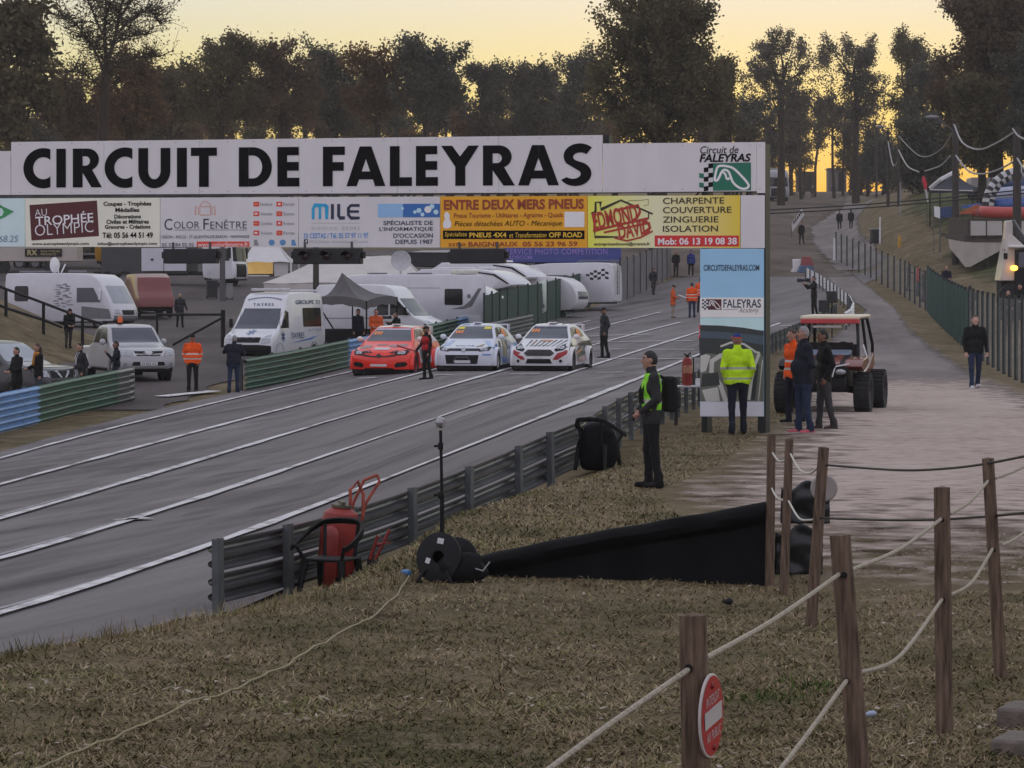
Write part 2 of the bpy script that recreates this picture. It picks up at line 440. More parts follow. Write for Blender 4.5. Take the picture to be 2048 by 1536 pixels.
# a second, faded pass of paint beside three of the lines
mb2 = MB()
for k in (2, 3, 4):
    pts = [G(u, v - [0, 0, 9, 11, 13][k] * max(.2, 1 - i / 40), .05) for i, (u, v) in enumerate(fitline(LINES[k])[:42])]
    ribbon(mb2, pts, .05, .045, wob=.9)
M_faded = mat('faded road paint', (.34, .33, .335), .85, var=.35, scale=5)
tag(mb2.build('faded_marking', M_faded), kind='structure')
for (u0, v0, u1, v1) in [(1172, 672, 1300, 668), (1181, 684, 1387, 681), (1217, 698, 1389, 699), (1181, 718, 1392, 717), (1193, 745, 1247, 744),
                         (716, 757, 752, 755), (868, 750, 906, 749), (1020, 748, 1080, 747), (1560, 652, 1600, 650), (233, 1040, 300, 1036)]:
    ribbon(mb, [G(u0, v0, .05), G(u1, v1, .05)], .22, wob=.4)
tag(mb.build('track_marking', M_line), kind='structure')
mbp = MB(); ribbon(mbp, [G(322, 793, .05), G(430, 782, .05)], .5, .06)
tag(mbp.build('paddock_marking', M_line), kind='structure')

# right hand gravel path, old tarmac beyond it, dirt further up the hill
strip('gravel_path', [S(1672, 23.6), (2.55, 25.5), (1.9, 31), (1.8, 36), (3.0, 42), (4.1, 50), (5.3, 58), (6.8, 74), (8.2, 90)],
      [S(2150, 24.2), S(2250, 25.5), (9.5, 31), (9.9, 36), (10.2, 42), (10.7, 50), (11.4, 58), (12.8, 74), (14.3, 90)], M_path, .035, .0, .5, 1, endk=.16)
strip('access_road', [(5.4, 58), (6.4, 66), (7.2, 78), (10.2, 105), (15.3, 140), (18.6, 158), (19.5, 180), (21, 205)],
      [(11.0, 58), (11.8, 66), (13.0, 78), (15.6, 105), (18.6, 140), (20.4, 158.5), (21.8, 180), (22.9, 205)], M_access, .03, .15, .8, 2)
strip('paddock_ground', [(-19, 80), (-15.2, 93), (-14.6, 116), (-18, 128), (-44, 140), (-46, 200), (-50, 232)], [(-9.2, 80), (-8.9, 93), (-5.5, 116), (-3.4, 128), (-2, 140), (3, 200), (8, 232)], M_paddock, .02, .6, 1.2, 3)
strip('dirt_hill', [(5, 195), (4, 240), (12, 290), (24, 350), (34, 400), (38, 440)], [(22.5, 195), (25, 240), (27.5, 270), (36, 330), (54, 400), (60, 440)], M_dirt, .03, .8, 1.5, 4)
strip('hill_road', [(22.0, 203), (24, 240), (27, 273), (36, 330), (43, 389), (58, 440)], [(25.4, 203), (28, 240), (31.5, 273), (42, 330), (52, 389), (66, 440)], M_access, .05, .5, 1.5, 5)
strip('lawn', [(26.0, 160), (28.5, 200), (31, 240), (36, 273), (46, 330)], [(50, 160), (60, 200), (66, 240), (72, 273), (80, 330)], M_lawn, .03, .8, 1.5, 6)

# rubber laid down along the lanes
M_rub = mat('rubber marks', (.045, .042, .043), .8, 0, .3, 4); t, b = nodes_of(M_rub)
gq = t.nodes.new('ShaderNodeNewGeometry'); mp = t.nodes.new('ShaderNodeMapping'); mp.vector_type = 'TEXTURE'; mp.inputs['Rotation'].default_value = (0, 0, R(-17)); mp.inputs['Scale'].default_value = (.35, 9, 1)
nq = t.nodes.new('ShaderNodeTexNoise'); nq.inputs['Scale'].default_value = 1.3; nq.inputs['Detail'].default_value = 6; mq = t.nodes.new('ShaderNodeMapRange'); mq.inputs[1].default_value = .42; mq.inputs[2].default_value = .75; mq.inputs[4].default_value = .34
t.links.new(gq.outputs['Position'], mp.inputs[0]); t.links.new(mp.outputs[0], nq.inputs[0]); t.links.new(nq.outputs['Fac'], mq.inputs[0]); t.links.new(mq.outputs[0], b.inputs['Alpha'])
mb = MB()
for k in range(4):
    a, c = fitline(LINES[k]), fitline(LINES[k + 1]); n_ = min(len(a), len(c))
    for f in (.30, .64):
        pts = []
        for i in range(2, n_ - 3):
            v0, v1 = a[i][1], c[i][1]; pts.append(G(a[i][0], v0 + (v1 - v0) * (f + .05 * math.sin(i * .15 + k)), .038))
        ribbon(mb, pts, .55, .038, .5)
tag(mb.build('tyre_mark', M_rub), kind='structure')
# ------------------------------------------------------------------ guardrails
def alb(r, g, b):
    """paint colour from how it looks next to the white signs in the same light"""
    c = srgb(r, g, b); return tuple(min(.95, x / w * .8) for x, w in zip(c, (.41, .40, .47)))
M_steel = mat('galvanised steel', (.13, .135, .145), .36, .6, .2, 3, .05)
M_steel_d = mat('weathered steel', (.10, .105, .115), .5, .4, .3, 3, .1)
M_rblue = mat('blue rail paint', alb(76, 106, 152), .45, 0, .15, 2.5)
M_rgreen = mat('green rail paint', alb(33, 62, 52), .45, 0, .2, 2.5)
M_rdark = mat('dark green paint', alb(38, 48, 48), .5, 0, .2, 3)
M_white = mat('white paint', (.78, .78, .79), .5, 0, .05, 2)
M_black = mat('black rubber', (.018, .018, .02), .55, 0, .3, 5)
M_post_steel = mat('steel post', (.10, .11, .115), .6, .2, .25, 4, .1)

WPROF = [(0, 0), (.0, .02), (.07, .055), (.08, .075), (.07, .10), (.0, .135), (.0, .175), (.07, .21), (.08, .235), (.07, .255), (.0, .29), (0, .31)]
def beam(mb, path, h0, side, mi=0):
    """one W-shaped beam following path (x, y, ground z), bulging to `side` (+1 right of travel, -1 left)"""
    p = np.array([q[:2] for q in path]); t = np.gradient(p, axis=0); t /= np.hypot(t[:, 0], t[:, 1])[:, None]
    n = np.stack([t[:, 1], -t[:, 0]], 1) * side
    front = [[(x + a * d, y + b * d, q[2] + h0 + h) for d, h in WPROF] for (x, y), (a, b), q in zip(p, n, path)]
    back = [[(x + a * (d - .006), y + b * (d - .006), q[2] + h0 + h) for d, h in WPROF] for (x, y), (a, b), q in zip(p, n, path)]
    mb.grid(front, mi); mb.grid(back, mi)
def dpath(pts, st=.5):
    L = sum(math.dist(pts[i][:2], pts[i + 1][:2]) for i in range(len(pts) - 1))
    p = resample(pts, max(2, int(L / st) + 1))
    return [(x, y, gz1(x, y)) for x, y in p]
def smoothz(path, k=6):
    z = np.array([q[2] for q in path])
    for _ in range(k): z[1:-1] = (z[:-2] + 2 * z[1:-1] + z[2:]) / 4
    return [(q[0], q[1], zz) for q, zz in zip(path, z)]
def guardrail(label, pts, hs, side, segs, post_gap=2.0, post_h=None, post_mat=None, group=None, post_side=None, pw=.10):
    path = smoothz(dpath(pts)); n = len(path)
    root = thing('guardrail', label, 'guardrail', path[0], 0, group)
    o = Vector(path[0]); loc = [tuple(Vector(q) - o) for q in path]
    for f0, f1, m in segs:
        for h in hs:
            mb = MB(); a, b = int(f0 * (n - 1)), int(f1 * (n - 1)) + 1
            if b - a < 2: continue
            beam(mb, loc[a:b], h, side); mb.build('rail_beam', m, root)
    top = max(hs) + .31
    d = 0.3; acc = 0
    ps = post_side if post_side is not None else -side
    for i in range(n - 1):
        acc += math.dist(loc[i][:2], loc[i + 1][:2])
        if acc >= d:
            d += post_gap
            t = Vector(loc[i + 1]) - Vector(loc[i]); ang = math.atan2(t.y, t.x)
            nrm = Vector((t.y, -t.x, 0)).normalized() * ps
            c = Vector(loc[i]) + nrm * .07
            mb = MB(); H = (post_h or top + .04) + .35
            w = pw
            # C-section post: web and two flanges, standing a little out of true
            cz = c.z - .35 + H / 2; la = random.uniform(-.02, .02)
            mb.box((c.x, c.y, cz), (w * 1.2, .012, H), ang, rx=la); 
            u = Vector((math.cos(ang), math.sin(ang), 0)); v = Vector((-math.sin(ang), math.cos(ang), 0))
            for k in (-1, 1):
                q = c + u * k * w * .6 + v * .035
                mb.box((q.x, q.y, cz), (.012, .075, H - .01), ang, rx=la)
            mb.build('post', post_mat or M_post_steel, root)
    return root

RR = [(-3.07, 31), (-1.85, 35), (-.1, 40), (1.14, 44), (3.9, 64), (9.0, 108), (16.3, 150)]
guardrail('long steel guardrail with posts, between the racing lanes and the near dirt bank', RR, (.10, .44), -1,
          [(0, .32, M_steel), (.32, 1, M_rdark)], 1.95, post_side=1, pw=.11)
LA = [G(-170, 918), G(0, 868), G(140, 832), G(262, 803)]
guardrail('blue and green triple guardrail with a grey curled end beside the pickup', LA, (.02, .34, .66), 1,
          [(0, .58, M_rblue), (.58, .95, M_rgreen), (.95, 1, M_steel)], 3.0, post_mat=M_steel_d)
LB = [G(489, 783), G(600, 760), G(715, 733), G(800, 714), G(955, 672)]
guardrail('green and blue triple guardrail running from the ambulance to behind the red car', LB, (.02, .34, .66), 1,
          [(0, .28, M_rgreen), (.28, .51, M_rblue), (.51, .85, M_rgreen), (.85, 1, M_rblue)], 3.0, post_mat=M_steel_d)
LC = [G(966, 700), G(1064, 676)]
guardrail('short dark steel guardrail in front of the green screened fence', LC, (.05, .38, .71), 1, [(0, 1, M_steel_d)], 3.0, post_mat=M_steel_d)
# curled terminal of the near left rail
e = G(258, 804); mb = MB()
for h in (.02, .34, .66):
    for dz in (.075, .235):
        pts = [(0, 0), (.5, -.02), (.85, .05), (1.0, .22), (.9, .4), (.6, .46)]
        a = math.atan2(LA[-1][1] - LA[-2][1], LA[-1][0] - LA[-2][0])
        rows = [[], []]
        for x, y in pts:
            X, Y = x * math.cos(a) - y * math.sin(a), x * math.sin(a) + y * math.cos(a)
            rows[0].append((X, Y, h + dz - .07)); rows[1].append((X, Y, h + dz + .06))
        mb.grid(rows)
gr = [o for o in COL.objects if o.name.startswith('guardrail') and o.get('label', '').startswith('blue and green')][0]
t_ = mb.build('rail_terminal', M_steel, gr, loc=Vector((e.x, e.y, e.z)) - gr.location)
md = t_.modifiers.new('thick', 'SOLIDIFY'); md.thickness = .012

# white curved rail where the old tarmac meets the track
pts = [G(u, v) for u, v in [(1612, 562), (1640, 578), (1672, 602), (1697, 622)]] + [G(1706, 640), G(1700, 655), G(1688, 664)]
guardrail('white curved guardrail at the end of the dark rail', pts, (.25, .57), -1, [(0, 1, M_white)], 3.0, post_mat=M_steel_d)

# low black barrier along the near bank
PB = [(-4.9, 16.0), (-3.3, 19.5), (-2.1, 22.1), (-.83, 25.05), (-.2, 25.1), (.8, 24.85), (2.08, 24.4)]
topz = [-.06, -.05, -.045, -.01, .18, .40, .66]
n = 150; pp = resample(PB, n); sx = np.array([p[0] for p in PB]); tz = np.interp(pp[:, 0], sx, topz)
mb = MB(); t = np.gradient(pp, axis=0); t /= np.hypot(t[:, 0], t[:, 1])[:, None]; nn = np.stack([t[:, 1], -t[:, 0]], 1)
rows = []
for (x, y), (a, b), z in zip(pp, nn, tz):
    prof = [(-.05, z - .9), (-.05, z - .02), (-.01, z), (.04, z - .01), (.075, z - .04), (.09, z - .08), (.075, z - .13), (.02, z - .18), (.015, z - .3), (.02, z - .9)]
    w_ = lambda d, h: .022 * mnoise.noise((x * 2.2, h * 5, d * 9)) + .02 * mnoise.noise((x * .8, h * 2, 3))
    rows.append([(x + a * (d + w_(d, h)), y + b * (d + w_(d, h)), h + .6 * w_(h, d) * (z > .05)) for d, h in prof])
mb.grid(rows)
M_blackrail = mat('black barrier sheet', (.006, .006, .007), .7, 0, .4, 3, .15, None, .12)
tag(mb.build('barrier', M_blackrail, smooth=35), 'low black barrier rail rising along the near grass bank', 'barrier')
# black sheeting tied to the close posts, with a pale disc for a bokeh spot
root = thing('plastic_sheeting', 'crumpled black plastic sheeting behind the three close wooden posts', 'sheeting', S(1600, 24.6))
for (u0, v0, u1, v1, Y, nm) in [(1562, 975, 1660, 1048, 24.75, 'upper_sheet'), (1550, 1062, 1646, 1150, 24.65, 'lower_sheet')]:
    rows = []
    for i in range(13):
        f = i / 12; row = []
        for j in range(15):
            g_ = j / 14; u = u0 + (u1 - u0) * g_; v = v0 + (v1 - v0) * f + (-16 * g_ + 10 * math.sin(g_ * 9)) * (1 - f) * .8
            q = P(u, v, Y); q.y += .05 * mnoise.noise((g_ * 4, f * 4, Y)) + .05 * f
            row.append(tuple(q - root.location))
        rows.append(row)
    mb = MB(); mb.grid(rows)
    o = mb.build(nm, mat('black plastic', (.02, .023, .026), .4, 0, .4, 4, .3), root)
    o.modifiers.new('thick', 'SOLIDIFY').thickness = .008
mb = MB(); mb.lathe([(.001, -.012), (.088, -.012), (.098, 0), (.088, .012), (.001, .012)], 28, axis='Y')
tag(mb.build('bokeh_disc', mat('white plastic', (.34, .31, .29), .5), None, P(1648, 976, 21.45)), 'round white disc standing in for a bokeh spot behind the leaning wooden post', 'disc')  # disc stands in for a pale bokeh spot, not a plastic part
# ------------------------------------------------------------------ start gantry
G_A = P(1527, 600, 52.0); G_B = P(50, 600, 55.4)
gdir = Vector((G_A.x - G_B.x, G_A.y - G_B.y, 0)).normalized(); gang = math.atan2(gdir.y, gdir.x)
gloc = Vector((G_A.x, G_A.y, gz1(G_A.x, G_A.y)))
def gl(u, v):
    """photo pixel on the sign wall -> wall coordinates (metres along, metres up from the gantry's foot)"""
    k = (u - 1024) / F
    # gloc + s*gdir = (k*Y, Y)
    s = (k * gloc.y - gloc.x) / (gdir.x - k * gdir.y)
    Y = gloc.y + s * gdir.y
    return s, CAMZ - (v - HOR) * Y / F - gloc.z
gantry = thing('start_gantry', 'wide white start gantry over the track with banner lettering and sponsor boards', 'gantry', gloc, gang)
M_panel = mat('white sign panel', (.79, .775, .785), .45, 0, .055, 1.6, .15, 2.5, stretch=(1.4, 1.4, .5))
M_ink = mat('black lettering', (.008, .0075, .009), .7, spec=.12)
M_gframe = mat('gantry frame paint', (.012, .018, .02), .5, 0, .3, 3)
def ink(name, r, g, b): return mat(name, alb(r, g, b), .5, 0, .04, 3)
def px_poly(mb, pts, y, mi=0):
    q = [gl(u, v) for u, v in pts]; mb.add([(a, y, b) for a, b in q], [tuple(range(len(q)))], mi)
def px_rect(mb, u0, v0, u1, v1, y, mi=0): px_poly(mb, [(u0, v0), (u1, v0), (u1, v1), (u0, v1)], y, mi)
def px_text(mb, txt, u0, v0, u1, v1, y=-.008, mi=0, **k):
    um, vm = (u0 + u1) / 2, (v0 + v1) / 2
    a, _ = gl(u0, vm); b, _ = gl(u1, vm); _, t = gl(um, v0); _, c = gl(um, v1)
    text_into(mb, txt, a, b, c, t, y, mi, **k)
def px_stroke(mb, pts, w, y, mi=0, closed=False):
    p = [Vector(q) for q in pts]; n = len(p); rows = []
    for i in range(n):
        a = p[i - 1] if (i or closed) else p[i]; b = p[(i + 1) % n] if (i < n - 1 or closed) else p[i]
        t = (b - a).normalized(); nr = Vector((-t.y, t.x))
        if 0 < i < n - 1 or closed:
            t0 = (p[i] - p[i - 1]).normalized(); c = nr.dot(Vector((-t0.y, t0.x))); nr = nr / max(.5, c)
        q0, q1 = gl(*(p[i] + nr * w / 2)), gl(*(p[i] - nr * w / 2))
        rows.append([(q0[0], y, q0[1]), (q1[0], y, q1[1])])
    if closed: rows.append(rows[0])
    mb.grid(rows, mi)
def arc(cx, cy, rx, ry, a0, a1, n=18):
    return [(cx + rx * math.cos(R(a0 + (a1 - a0) * i / n)), cy - ry * math.sin(R(a0 + (a1 - a0) * i / n))) for i in range(n + 1)]
def ringband(mb, o, i, y, mi=0):
    rows = [[(*[gl(*a)[0]], y, gl(*a)[1]), (gl(*b)[0], y, gl(*b)[1])] for a, b in zip(o, i)]; mb.grid(rows, mi)
def panel(name, corners, m, th=.03):
    """a flat board; corners in photo pixels clockwise from top left"""
    q = [gl(u, v) for u, v in corners]; mb = MB()
    mb.prism([(a, b) for a, b in q], th, 'XZ', 0)
    return mb.build(name, m, gantry, smooth=0)

# --- banner with the circuit's name
def topv(u): return 284 + (270 - 284) * (u - 22) / (1205 - 22)
def midv(u): return 391.5 + (385.5 - 391.5) * (u - 50) / (1480 - 50)
def botv(u): return 493.5 + (496 - 493.5) * (u - 50) / (1480 - 50)
cuts = [22, 208, 398.5, 598, 795, 997.5, 1205]
banner = []
for a, b in zip(cuts[:-1], cuts[1:]):
    banner.append(panel('banner_panel', [(a + .4, topv(a)), (b - .4, topv(b)), (b - .4, midv(b) - 2), (a + .4, midv(a) - 2)], M_panel))
panel('banner_panel', [(-260, 305), (21, 302), (21, midv(21) - 2), (-260, midv(-260) - 2)], M_panel)
panel('banner_panel', [(1205.6, 287), (1513, 284.2), (1513, midv(1513) - 3), (1205.6, midv(1205) - 2)], M_panel)
panel('banner_panel', [(1513.6, 284.2), (1530, 284), (1530, 386), (1513.6, 386)], M_panel)
mb = MB()
def tv(u): return 298 + (289.3 - 298) * (u - 47) / 1133
def bv(u): return 375.3 + (370.3 - 375.3) * (u - 47) / 1133
_lay = [0]
def Y_():
    _lay[0] += 1; return -.006 - (_lay[0] % 4) * .0012
def LB_(u0, u1): return lambda x, y: (u0 + (u1 - u0) * x, bv(u0 + (u1 - u0) * x) + (tv(u0 + (u1 - u0) * x) - bv(u0 + (u1 - u0) * x)) * y)
def rect(T, x0, y0, x1, y1): px_poly(mb, [T(x0, y1), T(x1, y1), T(x1, y0), T(x0, y0)], Y_())
def poly(T, p): px_poly(mb, [T(*q) for q in p], Y_())
def glyph(ch, u0, u1):
    T = LB_(u0, u1); w = u1 - u0; s = 19.5 / w; h = .235        # stem widths relative to the letter
    E = lambda cx, cy, rx, ry, a0, a1, n=22: [T(cx + rx * math.cos(R(a0 + (a1 - a0) * i / n)), cy + ry * math.sin(R(a0 + (a1 - a0) * i / n))) for i in range(n + 1)]
    if ch == 'C':
        rx, ry = .74, .52; a = math.degrees(math.acos((1 - .74) / rx)); ix, iy = rx - s, ry - h
        b = math.degrees(math.acos(min(1, (1 - .74) / ix)))
        ringband(mb, E(.74, .5, rx, ry, a, 360 - a, 36), E(.74, .5, ix, iy, b, 360 - b, 36), Y_())
    elif ch == 'I': rect(T, 0, 0, 1, 1)
    elif ch == 'U':
        y0 = .42; ry = .45
        ringband(mb, [T(0, 1)] + E(.5, y0, .5, ry, 180, 360) + [T(1, 1)], [T(s, 1)] + E(.5, y0, .5 - s, ry - .23, 180, 360) + [T(1 - s, 1)], Y_())
    elif ch == 'T': rect(T, 0, .79, 1, 1); rect(T, .5 - s / 2, 0, .5 + s / 2, .79)
    elif ch == 'E':
        rect(T, 0, 0, s, 1)
        for a, b, c in ((.79, 1, .97), (.40, .62, .97), (0, .22, 1)): rect(T, s, a, c, b)
    elif ch == 'F':
        rect(T, 0, 0, s, 1)
        for a, b, c in ((.79, 1, 1), (.39, .61, .95)): rect(T, s, a, c, b)
    elif ch == 'L': rect(T, 0, 0, s, 1); rect(T, s, 0, 1, .22)
    elif ch == 'D':
        rect(T, 0, 0, s, 1)
        ringband(mb, [T(s, 1)] + E(.42, .5, .58, .5, 90, -90) + [T(s, 0)], [T(s, .79)] + E(.42, .5, .58 - s, .29, 90, -90) + [T(s, .21)], Y_())
    elif ch == 'R':
        rect(T, 0, 0, s, 1)
        ringband(mb, [T(s, 1)] + E(.50, .715, .40, .285, 90, -90) + [T(s, .43)], [T(s, .80)] + E(.44, .68, .15, .12, 90, -90) + [T(s, .56)], Y_())
        poly(T, [(s, .45), (.66, .46), (1, 0), (.64, 0), (s, .38)])
    elif ch == 'A':
        poly(T, [(.34, 1), (.5, 1), (.5, .68), (.265, 0), (0, 0)]); poly(T, [(.5, 1), (.64, 1), (1, 0), (.735, 0), (.5, .68)])
        poly(T, [(.28, .17), (.72, .17), (.64, .37), (.37, .37)])
    elif ch == 'Y':
        poly(T, [(0, 1), (.29, 1), (.5, .73), (.5, .38), (.375, .47)]); poly(T, [(.72, 1), (1, 1), (.64, .47), (.5, .38), (.5, .73)])
        rect(T, .375, 0, .64, .475)
    elif ch == 'S':
        o = E(.60, .735, .56, .30, 38, 205, 16) + E(.45, .27, .55, .29, 75, -150, 20)
        i = E(.62, .715, .24, .115, 30, 200, 16) + E(.36, .285, .265, .115, 70, -135, 20)
        # outer and inner edges of the double bend, joined through the spine
        top_o, bot_o = E(.60, .72, .56, .315, 42, 215, 16), E(.44, .29, .56, .31, 55, -150, 20)
        top_i, bot_i = E(.62, .70, .25, .11, 35, 235, 16), E(.36, .28, .27, .12, 55, -140, 20)
        ringband(mb, top_o + bot_i, top_i + bot_o, Y_())
for ch, a, b in [('C', 47, 101), ('I', 113, 132), ('R', 146, 204), ('C', 209.5, 265), ('U', 277, 341), ('I', 354, 374), ('T', 382, 434), ('D', 478, 544), ('E', 555, 599),
                 ('F', 646, 690), ('A', 693, 771), ('L', 780, 824), ('E', 832, 876), ('Y', 882.5, 958), ('R', 966, 1030), ('A', 1036.5, 1118), ('S', 1125, 1183)]:
    glyph(ch, a, b)
mb.build('banner_lettering', M_ink, gantry, smooth=0)

mb = MB()
for u in list(range(40, 1200, 52)) + [1216, 1290, 1365, 1500, 1520]:
    for v in ((topv(u) + 5, midv(u) - 7) if u < 1205 else (291, midv(u) - 8)): px_poly(mb, arc(u, v, .9, .9, 0, 300, 6), -.0045)
mb.build('panel_screws', mat('rusty screw', (.18, .13, .10), .6, .3), gantry, smooth=0)
# --- circuit emblem on the right
M_lgreen = ink('emblem green', 25, 88, 74)
def circuit_loop(mb, u0, v0, u1, v1, w, y, mi):
    L = [(.04, .62), (.10, .18), (.17, .09), (.45, .13), (.60, .25), (.95, .78), (.93, .92), (.80, .97), (.66, .90), (.52, .72), (.46, .48), (.42, .32), (.33, .24), (.24, .28), (.15, .58), (.10, .66), (.05, .64)]
    p = [(u0 + (u1 - u0) * a, v0 + (v1 - v0) * b) for a, b in L]
    for _ in range(2): p = [q for i in range(len(p)) for q in ((p[i][0] * .75 + p[(i + 1) % len(p)][0] * .25, p[i][1] * .75 + p[(i + 1) % len(p)][1] * .25), (p[i][0] * .25 + p[(i + 1) % len(p)][0] * .75, p[i][1] * .25 + p[(i + 1) % len(p)][1] * .75))]
    px_stroke(mb, p, w, y, mi, True)
    L = [(.24, .30), (.33, .42), (.36, .58), (.40, .60), (.44, .55)]
    px_stroke(mb, [(u0 + (u1 - u0) * a, v0 + (v1 - v0) * b) for a, b in L], w * .9, y - .0012, mi)
mb = MB()
px_text(mb, 'Circuit de', 1400.5, 292, 1477, 307, mi=0, offset=.004, shear=.2)
px_text(mb, 'FALEYRAS', 1399, 307.5, 1502, 324, mi=0, offset=.03, shear=.2)
px_poly(mb, [(1426, 326.5), (1502, 325), (1502, 380.5), (1426, 381.5)], -.005, 1)
circuit_loop(mb, 1426, 326, 1502, 380, 4.6, -.0075, 2)
for i in range(3):
    for j in range(6):
        if (i + j) % 2 == 0 and not (i == 0 and j == 0):
            a, b = 1398.5 + i * 9.2, 326 + j * 9.4 + (i != 1) * 1.4
            px_poly(mb, [(a, b), (a + 9.2, b + (1 if i == 0 else -1)), (a + 9.2, b + 9.4 + (1 if i == 0 else -1)), (a, b + 9.4)], -.0052, 1 if i == 0 else 0)
mb.build('emblem', [M_ink, M_lgreen, ink('emblem white', 214, 222, 222)], gantry, smooth=0)

# --- row of sponsor boards
def board(name, u0, u1, m): return panel(name, [(u0 + .4, midv(u0) + 5), (u1 - .4, midv(u1) + 5), (u1 - .4, botv(u1)), (u0 + .4, botv(u0))], m)
def lettering(mb, mats, par):
    o = mb.build('lettering', mats, par, smooth=0); return o
dk, gy_, red_ = ink('dark blue print', 30, 34, 60), ink('grey print', 112, 112, 122), ink('orange red print', 176, 58, 44)
# supermarket board at the left edge
b = board('sponsor_board', -110, 50, ink('pale blue board', 166, 182, 200)); mb = MB()
px_rect(mb, -110, 398, 0, 492.5, -.003, 1)
px_poly(mb, [(-12, 412), (-4, 406), (6, 413), (28, 423), (10, 434), (-4, 440), (-10, 432), (4, 432), (8, 424), (4, 416), (-10, 416)], -.006, 0)
px_text(mb, '68.25', -2, 471, 37, 484, mi=2, shear=.2)
lettering(mb, [ink('arrow green', 50, 118, 78), ink('pale board', 176, 180, 196), ink('blue grey print', 96, 112, 140)], b)
# trophy shop
b = board('sponsor_board', 50.5, 320, ink('warm white board', 192, 184, 182)); mb = MB()
px_poly(mb, [(59, 410), (194, 401), (198, 472), (63, 481)], -.004, 0)
px_text(mb, 'AU', 70, 418, 94, 432, mi=1, rot=.06, offset=-.012)
px_text(mb, 'TROPHÉE', 71, 425, 187, 448, mi=1, rot=.06, offset=.01)
px_text(mb, 'OLYMPIC', 70, 446, 187, 468, mi=1, rot=.06, offset=-.012)
for t, u0, u1, v0, v1 in [('Coupes - Trophées', 207, 303, 403, 414), ('Médailles', 231, 279, 415.5, 424), ('Décorations', 229, 282, 429, 437), ('Civiles et Militaires', 213, 298, 439, 447.5),
                          ('Gravures - Créations', 210, 301, 449.5, 457.5), ('Tél: 05 56 44 51 49', 205, 306, 464.5, 476)]:
    px_text(mb, t, u0, v0, u1, v1, mi=2, offset=.028)
px_text(mb, 'www.autropheeolympic.com', 64, 484.5, 178, 491.5, mi=2, offset=.02); px_text(mb, 'infos@autropheeolympic.com', 196, 484, 314, 491.5, mi=2, offset=.02)
lettering(mb, [ink('maroon print', 66, 28, 34), ink('white print', 208, 200, 200), M_ink], b)
# window maker
b = board('sponsor_board', 320.5, 597, M_panel); mb = MB()
px_stroke(mb, [(400, 413), (400, 430), (421, 430), (421, 413)], 1.1, -.006, 0, True); px_stroke(mb, arc(410.5, 413, 10.5, 10, 0, 180, 12), 1.1, -.0062, 0)
px_stroke(mb, [(391, 412), (397, 415), (397, 428), (391, 430)], 1.1, -.006, 0, True); px_stroke(mb, [(430, 412), (424, 415), (424, 428), (430, 430)], 1.1, -.006, 0, True)
px_text(mb, 'C', 329, 437.5, 345, 460, mi=1, offset=-.004); px_text(mb, 'OLOR', 348, 443, 399, 457, mi=1, offset=-.006)
px_text(mb, 'F', 407, 437.5, 418, 459, mi=1, offset=-.004); px_text(mb, 'ENÊTRE', 421, 439, 494, 457, mi=1, offset=-.006)
px_rect(mb, 349, 459.5, 404, 460.3, -.006, 1); px_rect(mb, 412, 459.5, 494, 460.3, -.006, 1)
px_text(mb, 'CRÉON - RISCLE - ST-QUENTIN-DE-BARON - MARMANDE', 323, 469, 499, 477.5, mi=1); px_text(mb, '05 57 84 02 02', 324, 486, 388, 493, mi=1)
px_rect(mb, 393.5, 483, 499, 493.6, -.004, 2); px_text(mb, 'www.colorfenetre.fr', 396, 484.5, 497, 493.2, mi=3)
for j, (t1, t2) in enumerate([('Fenêtres', 'Portails'), ('Vérandas', 'Stores'), ('Combles', 'Persiennes'), ('Volets', 'Portes')]):
    for k, (t, u) in enumerate(((t1, 507), (t2, 553))):
        v = 403.5 + j * 19.2; px_rect(mb, u, v, u + 11.5, v + 9.5, -.004, 2); px_rect(mb, u + 2.5 + k, v + 3, u + 8, v + 6.5, -.0058, 3 if (j + k) % 2 else 0)
        px_text(mb, t, u + 14, v + 1.5, u + 14 + (24 if k == 0 else 22), v + 8, mi=4)
for u, m in ((508, 4), (538, 1), (560, 1), (583, 5)): px_poly(mb, arc(u + 5.5, 485, 6, 6, 0, 342, 14) if m == 1 else [(u, 480), (u + 6, 479), (u + 10, 491), (u, 491)], -.005, 5 if m == 1 else m)
lettering(mb, [ink('terracotta line', 168, 112, 96), dk, red_, ink('white print', 208, 200, 200), gy_, ink('mid blue print', 70, 110, 160)], b)
# computer shop
b = board('sponsor_board', 597.5, 880, M_panel); mb = MB()
px_stroke(mb, [(626.5, 438.5), (626.5, 417), (630, 410.5), (652, 410.5), (653.5, 412), (653.5, 438.5)], 5.6, -.006, 0); px_rect(mb, 637.5, 412, 642.5, 438.5, -.0072, 0)
px_rect(mb, 662, 408, 668, 438.5, -.006, 1); px_stroke(mb, [(677.5, 408), (677.5, 432), (680, 435.8), (690, 435.8)], 6, -.006, 1)
px_stroke(mb, [(719.5, 410.8), (702, 410.8), (697, 416), (697, 430), (702, 436), (719.5, 436)], 5.6, -.006, 1); px_rect(mb, 699, 420.5, 718, 425.5, -.0072, 1)
px_rect(mb, 624, 445.6, 719, 446.4, -.006, 4); px_text(mb, 'DIVISION  BROKE', 624, 453, 720, 460, mi=4, spacing=1.5)
px_text(mb, '33 CESTAS / Tél. 05 57 97 11 97', 607.5, 466, 737, 476.5, mi=2, offset=.01); px_rect(mb, 608, 478.5, 616, 487.5, -.005, 1); px_text(mb, 'f', 611, 480, 614.5, 487, -.008, 6, offset=.03)
px_text(mb, 'MILE-Division informatique d\'Occasion', 619, 480, 736, 487.5, mi=4)
px_rect(mb, 756, 407.5, 880, 434.5, -.004, 5); px_rect(mb, 806, 407.5, 880, 434.5, -.0052, 7)
